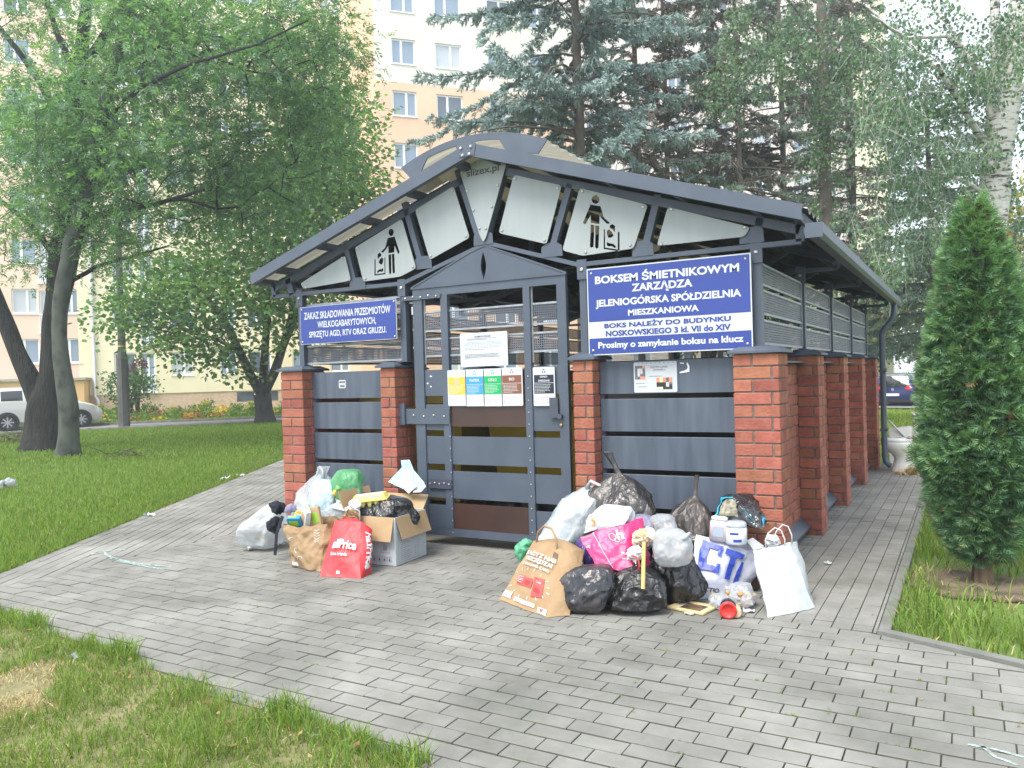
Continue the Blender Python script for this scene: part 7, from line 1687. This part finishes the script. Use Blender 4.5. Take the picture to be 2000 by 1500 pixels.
# pink bag
fb = [fp(1172, 1118, -1.0), fp(1234, 1112, -.96), fp(1213, 1026, -.90), fp(1133, 1050, -.98)]
fb = [fp(1165, 1112, -1.02), fp(1237, 1112, -.98), fp(1216, 1027, -.86), fp(1132, 1049, -.95)]
pk = BoxBag(fb, [fb[0]+Vector((.08, .14, .0)), fb[1]+Vector((.05, .16, 0)), fb[2]+Vector((.06, .16, .02)), fb[3]+Vector((.10, .16, .03))], 13, .010, .02, 30, .004)
p0 = tuple(fb[0]); th = thing('pink_carrier_bag', 'bright pink carrier bag stuffed with white paper on the black bags', 'carrier bag', p0); mb = MB(); pk.mesh(mb); mb.build('bag', M_PINKP, th, True, p0)
mb = MB(); pk.text(mb, 'h', 'front', .80, .95, .66, .90, .006, .04); pk.text(mb, 'Re', 'front', .82, .95, .32, .38, .006, .03); pk.text(mb, 'do ps', 'front', .80, .98, .2, .27, .006, .03); pk.text(mb, 'op', 'front', .02, .12, .62, .70, .006, .02); pk.line(mb, 'front', (.30, .99), (.47, .02), .02, .006); mb.build('lettering', M_WHT, th, off=p0)
mb = MB()
for (cx_, cy_, r, sq) in ((.70, .74, .07, 1.3), (.78, .66, .055, 1.0)):
    pts = [(cx_+r*math.cos(a), cy_+r*sq*math.sin(a)) for a in np.linspace(0, 2*math.pi, 13)]
    for a, b in zip(pts, pts[1:]): pk.line(mb, 'front', a, b, .014, .006)
mb.build('leaf_print', pm('peach_ink', (.8, .5, .35), None), th, off=p0)
P = [fp(1138, 1040, -.88), fp(1206, 1025, -.82), fp(1196, 998, -.76), fp(1150, 1004, -.80)]; ib = BoxBag(P, [p+Vector((.05, .13, 0)) for p in P], 15, .014, .03, 10, .005); p0 = tuple(P[0]); th = thing('paper_bundle', 'white paper and wrapping stuffed into the pink bag', 'paper', p0); mb = MB(); ib.mesh(mb, ('front', 'right', 'left', 'back', 'top')); mb.build('paper', M_WHT, th, False, p0)
mb = MB()
for k, (a, b) in enumerate(((.2, .2), (.25, .5), (.15, .75), (.3, .35))): ib.patch(mb, 'front', [(a, b), (a+.12, b-.02), (a+.13, b+.12), (a+.01, b+.12)], .004, 0, 2)
mb.build('orange_print', CONT[8], th, off=p0)
mb = MB(); mb.tube([fp(1172, 998, -.7), fp(1182, 990, -.7), fp(1190, 996, -.7)], .006, 6); tag(mb.build('yellow_ribbon', CONT[4], None, True), 'yellow ribbon poking up behind the pink bag', 'ribbon')
# clear and white bags in the middle
sack('lilac tinted clear bag left of the clear bag with coloured scraps', 1244, -.62, 70, 1006, M_LIL, 209, .8, 1075, contents=(12, .8, [0, 0, 3]), knot=0, lump=.14, crease=.04, flat=.5)
sack('clear bag with coloured scraps on top of the right heap', 1292, -.60, 56, 1004, M_CF, 210, .85, 1062, contents=(20, .9, [0, 4, 3, 7, 0]), knot=0, lump=.12, crease=.035, flat=.5)
te = sack('white thin bag with tied ears in the middle of the right heap', 1306, -.86, 88, 1032, M_WF, 211, .8, 1104, contents=(20, .86, [0, 1, 8, 0, 7, 3]), knot=0, lump=.10, crease=.025, flat=.5)
mb = MB(); mb.tube([fp(1328, 1056, -.90), fp(1340, 1048, -.90), fp(1348, 1040, -.88)], [.010, .016, .006], 8); mb.tube([fp(1318, 1048, -.86), fp(1324, 1036, -.84), fp(1312, 1034, -.84)], [.010, .014, .006], 8); mb.build('tied_ears', M_WFO, te, True, te.location)
o = blob('stained_paper', 'crumpled orange stained paper above the wooden stick', 'paper', [fp(1238, 1064, -.90), fp(1250, 1050, -.90), fp(1268, 1048, -.88), fp(1268, 1058, -.86)], [.03, .05, .045, .03], pm('stained_paper', (.66, .42, .24), (.62, .56, .48), 14, .8), 24, .55, 12, None, False)
o = blob('crumpled_tissue', 'white crumpled tissue under the orange stained paper', 'paper', [fp(1228, 1085, -.92), fp(1242, 1080, -.94), fp(1256, 1080, -.93)], [.03, .045, .03], CONT[0], 25, .6, 10, None, False)
mb = MB(); a, b = fp(1258, 1058, -1.06), fp(1256, 1150, -1.12); mb.bar(a, b, .019, .012, up=(0, 1, .2)); tag(mb.build('wooden_stick', pm('pine_wood', (.62, .38, .12), (.7, .46, .18), 9, .6, stretch=(6, 6, 1))), 'flat yellow wooden stick standing upright in front of the black bags', 'stick')
# big blue-lettered bag
fb = [fp(1346, 1166, -.52), fp(1437, 1150, -.50), fp(1460, 1076, -.38), fp(1358, 1046, -.42)]; fb[0] = gp(1346, 1172); fb[1] = gp(1432, 1166)
ct = BoxBag(fb, [fb[0]+Vector((.05, .26, 0)), fb[1]+Vector((.05, .26, 0)), fb[2]+Vector((.05, .22, 0)), fb[3]+Vector((.05, .22, 0))], 17, .007, .055, 30, .003)
p0 = tuple(gp(1390, 1168)); th = thing('woven_carrier_bag', 'white woven carrier bag with huge blue letters in the right heap', 'carrier bag', p0); mb = MB(); ct.mesh(mb); mb.build('bag', pm('woven_white', (.50, .52, .62), (.45, .47, .58), 5, .5, bump=.4, bscale=20, dist=.015), th, True, p0)
def blockpoly(mb, pts, off=.014):
    for q in pts: ct.patch(mb, 'front', [(x, y*.93) for x, y in q], off, 0, 8)
mb = MB()
# block C, T and the start of an I
blockpoly(mb, [[(.06, .50), (.20, .48), (.26, .98), (.12, 1.0)], [(.20, .48), (.40, .43), (.40, .54), (.21, .58)], [(.25, .88), (.50, .84), (.52, .95), (.26, .98)], [(.40, .43), (.48, .41), (.50, .58), (.42, .60)], [(.42, .76), (.50, .74), (.50, .84), (.42, .86)]])
blockpoly(mb, [[(.55, .82), (.94, .80), (.97, .93), (.57, .94)], [(.64, .33), (.78, .33), (.83, .82), (.69, .82)], [(.87, .28), (.99, .30), (1.0, .76), (.95, .76)]])
mb.build('big_letters', M_INKB, th, False, p0); mb = MB(); ct.text(mb, 'ACTIO', 'front', .16, .62, .10, .165, .006, .03, -.10); mb.build('small_letters', pm('navy_ink', (.015, .02, .09), None), th, off=p0)
# bottle and tub above it
def bottle(label, P, w, d, h, mat, capm, rz, tilt, labm):
    th = thing('plastic_bottle', label, 'bottle', tuple(P), rz); M = Matrix.Rotation(tilt, 4, 'Y'); mb = MB(); n = 20; vs = []; prof = [(0, .8), (.02, 1), (.72, 1), (.8, .96), (.84, .8)]
    for z, k in prof:
        for i in range(n): a = 2*math.pi*i/n; vs.append(M @ Vector((abs(math.cos(a))**.6*math.copysign(1, math.cos(a))*w/2*k, abs(math.sin(a))**.6*math.copysign(1, math.sin(a))*d/2*k, z*h)))
    mb.add(vs, [(j*n+i, j*n+(i+1) % n, (j+1)*n+(i+1) % n, (j+1)*n+i) for j in range(len(prof)-1) for i in range(n)]+[tuple(reversed(range(n))), tuple(range((len(prof)-1)*n, len(prof)*n))]); mb.build('body', mat, th, True)
    mb = MB(); vs = []
    for z, k in ((.845, .84), (.86, .9), (.97, .88), (1, .7)):
        for i in range(n): a = 2*math.pi*i/n; vs.append(M @ Vector((abs(math.cos(a))**.6*math.copysign(1, math.cos(a))*w/2*k, abs(math.sin(a))**.6*math.copysign(1, math.sin(a))*d/2*k, z*h)))
    mb.add(vs, [(j*n+i, j*n+(i+1) % n, (j+1)*n+(i+1) % n, (j+1)*n+i) for j in range(3) for i in range(n)]+[tuple(range(3*n, 4*n)), tuple(reversed(range(n)))]); mb.build('cap', capm, th, True)
    mb = MB(); mb.add([M @ Vector((x, -d/2-.0015, z)) for x, z in ((-w*.28, h*.2), (w*.28, h*.2), (w*.28, h*.6), (-w*.28, h*.6))], [(0, 1, 2, 3)]); mb.build('label', labm, th); return th
bottle('white and pink flat bottle above the blue lettered bag', fp(1403, 1056, -.42), .11, .06, .15, pm('pink_plastic', (.62, .45, .5), (.68, .66, .68), 9, .35), M_WHT, .1, .08, pm('silver_label', (.35, .42, .5), None))
th = thing('plastic_jar', 'round white plastic jar with a clear lid above the blue lettered bag', 'jar', tuple(fp(1438, 1062, -.40))); mb = MB(); mb.lathe([(.058, 0), (.064, .01), (.066, .095), (.058, .105)], 22); mb.build('jar', pm('milky_plastic', (.6, .66, .72), (.7, .74, .76), 12, .4), th, True); mb = MB(); mb.lathe([(.062, .106), (.064, .11), (.062, .13), (.048, .138)], 22); mb.build('lid', filmmat('clear_lid', (.65, .7, .74), .75, .2, .3, .1), th, True)
mb = MB(); 
for (x0_, x1_, z0_, z1_) in ((-.02, .03, .066, .078), (0, .045, .022, .038)):
    a0, a1 = math.asin(x0_/.066), math.asin(x1_/.066); V = []
    for k in range(5): a = a0+(a1-a0)*k/4; V += [(.0672*math.sin(a), -.0672*math.cos(a), z0_), (.0672*math.sin(a), -.0672*math.cos(a), z1_)]
    mb.add(V, [(2*k, 2*k+2, 2*k+3, 2*k+1) for k in range(4)])
mb.build('label', M_INKB, th)
# black and cyan wrapper
M_BW = filmmat('black_wrapper', (.012, .014, .018), 1, .18, 0, .5, 24, spec=.9, sharp=True); M_CY = pm('cyan_print', (.03, .38, .6), None, rough=.3)
P = [fp(1392, 1008, -.30), fp(1478, 1030, -.34), fp(1456, 982, -.22), fp(1412, 975, -.20)]; wrp = BoxBag(P, [p+Vector((.04, .12, .0)) for p in P], 19, .020, .03, 14, .008); p0 = tuple(P[0]); th = thing('foil_wrapper', 'crumpled black and cyan wrapper bag against the corner pillar', 'wrapper', p0); mb = MB(); wrp.mesh(mb, ('front', 'right', 'left', 'back', 'bottom', 'top')); mb.build('film', M_BW, th, True, p0)
mb = MB(); wrp.patch(mb, 'front', [(-.02, .0), (.04, -.02), (.12, .95), (.04, .98)], .006); wrp.patch(mb, 'front', [(.6, .55), (.66, .45), (.94, .1), (.9, .2)], .006); wrp.patch(mb, 'front', [(.04, .85), (.5, .80), (.5, .9), (.05, .95)], .006)
for k in range(5): wrp.patch(mb, 'right', [(.2+.1*k, .1), (.28+.1*k, .1), (.28+.1*k, .3), (.2+.1*k, .3)], .005, 0, 2)
mb.build('cyan_print', M_CY, th, off=p0); mb = MB(); wrp.patch(mb, 'front', [(.1, .1), (.55, .1), (.5, .75), (.15, .7)], .007, 0, 6); mb.build('picture', pm('wrapper_picture', (.3, .28, .2), (.12, .12, .1), 40, .5), th, off=p0)
# white paper bag standing right
fb = [gp(1487, 1200), gp(1590, 1188), fp(1545, 1065, -.42), fp(1470, 1077, -.48)]; fb[0] = gp(1500, 1208)
bk = [gp(1481, 1190)+Vector((.02, .08, 0)), gp(1590, 1188)+Vector((-.03, .14, 0)), fb[2]+Vector((.02, .11, .0)), fb[3]+Vector((.03, .12, 0))]
pw = BoxBag(fb, bk, 23, .007, .012, 30, .002); p0 = tuple(gp(1535, 1196)); th = thing('white_paper_bag', 'plain white paper carrier bag with cord handles at the right end of the heap', 'paper bag', p0); mb = MB(); pw.mesh(mb); mb.build('bag', M_WPAPER, th, True, p0)
for yv in (.0, 1.0):
    mb = MB(); a, b = pw.at('top', .34, yv), pw.at('top', .86, yv); mb.tube([a-Vector((0, 0, .02)), a+Vector((.0, 0, .05)), a+Vector((.015, 0, .09)), (a+b)/2+Vector((.0, 0, .115)), b+Vector((-.02, 0, .09)), b+Vector((0, 0, .04)), b-Vector((0, 0, .02))], .0042, 6); mb.build('handle', M_WHT, th, True, p0)
o = blob('crumpled_tissue', 'white tissue sticking out of the white paper bag', 'paper', [fp(1503, 1072, -.40), fp(1510, 1058, -.38), fp(1524, 1062, -.37)], [.02, .04, .025], M_WHT, 31, .5, 10, None, False)
mb = MB(); q = [fp(1458, 1056, -.34), fp(1470, 1050, -.30), fp(1492, 1066, -.28), fp(1478, 1082, -.36)]; mb.add(q+[p+Vector((0, .006, -.02)) for p in q], [(0, 1, 2, 3), (7, 6, 5, 4), (0, 4, 5, 1), (1, 5, 6, 2), (2, 6, 7, 3), (3, 7, 4, 0)]); tag(mb.build('foam_sheet', M_WHT), 'curled white sheet left of the white paper bag', 'sheet')
sack('brown bag squeezed between the lettered bag and the white bag', 1462, -.30, 40, 1078, pm('brown_film', (.06, .03, .022), None, rough=.4), 212, 1, None, knot=0, lump=.1)
# loose litter in front
sack('clear bag of mixed litter beside the red capped jar', 1440, -.66, 62, 1138, M_CF, 213, .9, None, contents=(40, .95, [0, 4, 8, 2, 1, 3, 0]), knot=0, lump=.14, crease=.04, flat=.5, name='litter_bag')
sack('small clear bag with pale wrappers left of the red capped jar', 1398, -.74, 46, 1160, M_CF, 214, .9, None, contents=(22, .95, [0, 0, 3, 1]), knot=0, lump=.14, crease=.04, flat=.5, name='litter_bag')
th = thing('jar', 'red capped jar lying among the loose litter', 'jar', tuple(gp(1422, 1192, .045)), .25); Mj = Matrix.Rotation(R_(90), 4, 'X'); mb = MB(); mb.lathe([(.04, -.1), (.044, -.09), (.044, -.01)], 20, Mj); mb.build('glass', M_CGL, th, True); mb = MB(); mb.lathe([(.046, -.012), (.047, .01), (.036, .014), (.034, .010)], 22, Mj); mb.build('cap', pm('red_cap', (.6, .035, .03), None, rough=.3), th, True)
th = thing('paper_tube', 'short cardboard tube end on the paving in front of the jar', 'tube', tuple(gp(1439, 1196, .028)), .3); mb = MB(); mb.tube([(0, -.02, 0), (.0, .1, 0)], .026, 16); mb.build('tube', CONT[1], th, True); mb = MB(); mb.tube([(0, -.0205, 0), (0, -.0225, 0)], .02, 16); mb.build('end', pm('tube_end', (.62, .48, .3), None), th)
def crumpled_leaf(label, u, v, r, mat, seed): 
    p = gp(u, v); rs = random.Random(seed); mb = MB(); n = 4; V = [(p.x+(i/n-.5)*r*2+rs.gauss(0, r*.1), p.y+(j/n-.5)*r*1.3+rs.gauss(0, r*.1), .004+abs(rs.gauss(0, r*.35))) for j in range(n+1) for i in range(n+1)]; mb.add(V, [(j*(n+1)+i, j*(n+1)+i+1, (j+1)*(n+1)+i+1, (j+1)*(n+1)+i) for j in range(n) for i in range(n)]); tag(mb.build('paper_scrap', mat), label, 'paper scrap')
crumpled_leaf('folded napkin on the paving beside the white paper bag', 1462, 1196, .03, M_WHT, 1); crumpled_leaf('gold wrapper scrap above the red capped jar', 1405, 1172, .04, CONT[4], 2); crumpled_leaf('orange peel scrap right of the red capped jar', 1450, 1184, .035, CONT[8], 3); crumpled_leaf('small brown cardboard scrap before the picture frame', 1347, 1200, .028, CONT[1], 4)
crumpled_leaf('white paper scrap on the left lawn edge', 292, 1008, .05, M_WHT, 5); crumpled_leaf('flat white scrap at the far end of the left lawn edge', 440, 937, .06, M_WHT, 6); crumpled_leaf('white plastic scrap far up the left path', 470, 930, .06, M_WHT, 7); crumpled_leaf('tiny white scrap on the right side path', 1617, 1102, .025, M_WHT, 8); crumpled_leaf('small bluish scrap in the near left grass', 148, 1285, .03, M_LIL, 9)
# picture frame
pf = gp(1353, 1189); th = thing('picture_frame', 'small wooden frame with a dark picture lying on the paving', 'picture frame', (pf.x, pf.y, .004), R_(-12)); mb = MB(); a, b, w_ = .115, .09, .02
for x0_, x1_, y0_, y1_ in ((-a, a, -b, -b+w_), (-a, a, b-w_, b), (-a, -a+w_, -b+w_, b-w_), (a-w_, a, -b+w_, b-w_)): mb.cbox(x0_, x1_, y0_, y1_, 0, .012, .003)
mb.build('frame', pm('pale_gilt', (.62, .5, .26), (.55, .42, .2), 20, .5), th); mb = MB(); mb.box(-a+w_, a-w_, -b+w_, b-w_, 0, .006); mb.build('mount', pm('mount_cream', (.6, .54, .38), None), th); mb = MB(); mb.box(-a*.5, a*.62, -b*.55, b*.6, .0062, .0075); mb.build('picture', pm('dark_picture', (.03, .025, .02), (.2, .13, .08), 28, .4), th)
# scrap on the left lawn
o = blob('carrier_bag', 'white plastic bag lying on the left lawn at the photo edge', 'carrier bag', [gp(-16, 950, .03), gp(6, 948, .04), gp(24, 944, .05), gp(34, 947, .02)], [.05, .06, .07, .03], M_WF, 41, .5)
# ---------------- behind the shelter: toilet and scrap
tp = gp(1752, 921); M_CER = pm('ceramic', (.84, .85, .84), None, rough=.12, spec=.7)
th = thing('toilet', 'discarded white toilet at the end of the side path', 'toilet', (tp.x+.06, tp.y+.1, 0), R_(8)); mb = MB(); n = 24; vs = []
for z, rx, ry, ox in ((0, .15, .11, .02), (.05, .14, .10, .02), (.16, .125, .10, .03), (.22, .15, .12, .02), (.29, .215, .165, -.01), (.36, .235, .18, -.02), (.385, .225, .175, -.02)):
    for i in range(n): a = 2*math.pi*i/n; vs.append((ox+rx*math.cos(a), ry*math.sin(a), z))
mb.add(vs, [(j*n+i, j*n+(i+1) % n, (j+1)*n+(i+1) % n, (j+1)*n+i) for j in range(6) for i in range(n)]+[tuple(range(6*n, 7*n))]); mb.build('bowl', M_CER, th, True)
mb = MB(); vs = []
for z, k in ((.388, 1), (.40, 1.02), (.425, .98)):
    for i in range(n): a = 2*math.pi*i/n; vs.append((-.02+.232*k*math.cos(a), .18*k*math.sin(a), z))
mb.add(vs, [(j*n+i, j*n+(i+1) % n, (j+1)*n+(i+1) % n, (j+1)*n+i) for j in range(2) for i in range(n)]+[tuple(range(2*n, 3*n))]); mb.build('seat', M_CER, th, True)
mb = MB(); mb.cbox(.13, .30, -.19, .19, .40, .72, .02); mb.cbox(.12, .31, -.2, .2, .722, .75, .01); mb.build('cistern', M_CER, th)
pb = gp(1758, 918); mb = MB(); q = [Vector((pb.x-.16, pb.y+.5, 0)), Vector((pb.x+.42, pb.y+.5, 0)), Vector((pb.x+.42, pb.y+.56, .56)), Vector((pb.x-.16, pb.y+.56, .50))]; mb.add(q+[p+Vector((0, .22, 0)) for p in q], [(0, 1, 2, 3), (7, 6, 5, 4), (0, 4, 5, 1), (1, 5, 6, 2), (2, 6, 7, 3), (3, 7, 4, 0)]); tag(mb.build('shower_tray', M_CER), 'white sanitary tray standing behind the toilet', 'shower tray')
mb = MB(); a = pb+Vector((-.16, .5, .62)); mb.tube([a, a+Vector((.2, .05, -.25))], .012, 8); tag(mb.build('plastic_pole', M_WHT, None, True), 'thin white pole leaning behind the toilet', 'pole')
V = []; F = []; sp_ = gp(1782, 926)
for i in range(700):
    a = random.uniform(0, 6.28); r = abs(random.gauss(0, .10)); p = Vector((sp_.x+r*math.cos(a)*1.3, sp_.y+r*math.sin(a), max(.004, random.random()*(.10-r*.4)))); d = Vector((random.gauss(0, 1), random.gauss(0, 1), random.gauss(0, .35))).normalized()*.05; w_ = d.cross(Vector((0, 0, 1))).normalized()*.002; b = len(V); V += [p-d-w_, p-d+w_, p+d+w_, p+d-w_]; F.append((b, b+1, b+2, b+3))
tag(np_mesh('straw_pile', np.array([tuple(v) for v in V]), np.array(F), pm('straw', (.62, .46, .2), None)), 'small heap of straw at the foot of the toilet', 'straw', None, 'stuff')

# ================================================================ HAZE
mb = MB(); mb.box(-95, 65, -14, 92, -2.2, 36); hz = mb.build('haze', []); hz['kind'] = 'stuff'; hz.display_type = 'WIRE'
m = bpy.data.materials.new('haze_air'); m.use_nodes = True; nt = m.node_tree; nt.nodes.clear(); o_ = nt.nodes.new('ShaderNodeOutputMaterial'); v_ = nt.nodes.new('ShaderNodeVolumePrincipled')
v_.inputs['Color'].default_value = (.86, .93, 1, 1); v_.inputs['Density'].default_value = .0028; v_.inputs['Anisotropy'].default_value = .3; nt.links.new(v_.outputs[0], o_.inputs['Volume']); hz.data.materials.append(m)
S.cycles.volume_bounces = 0
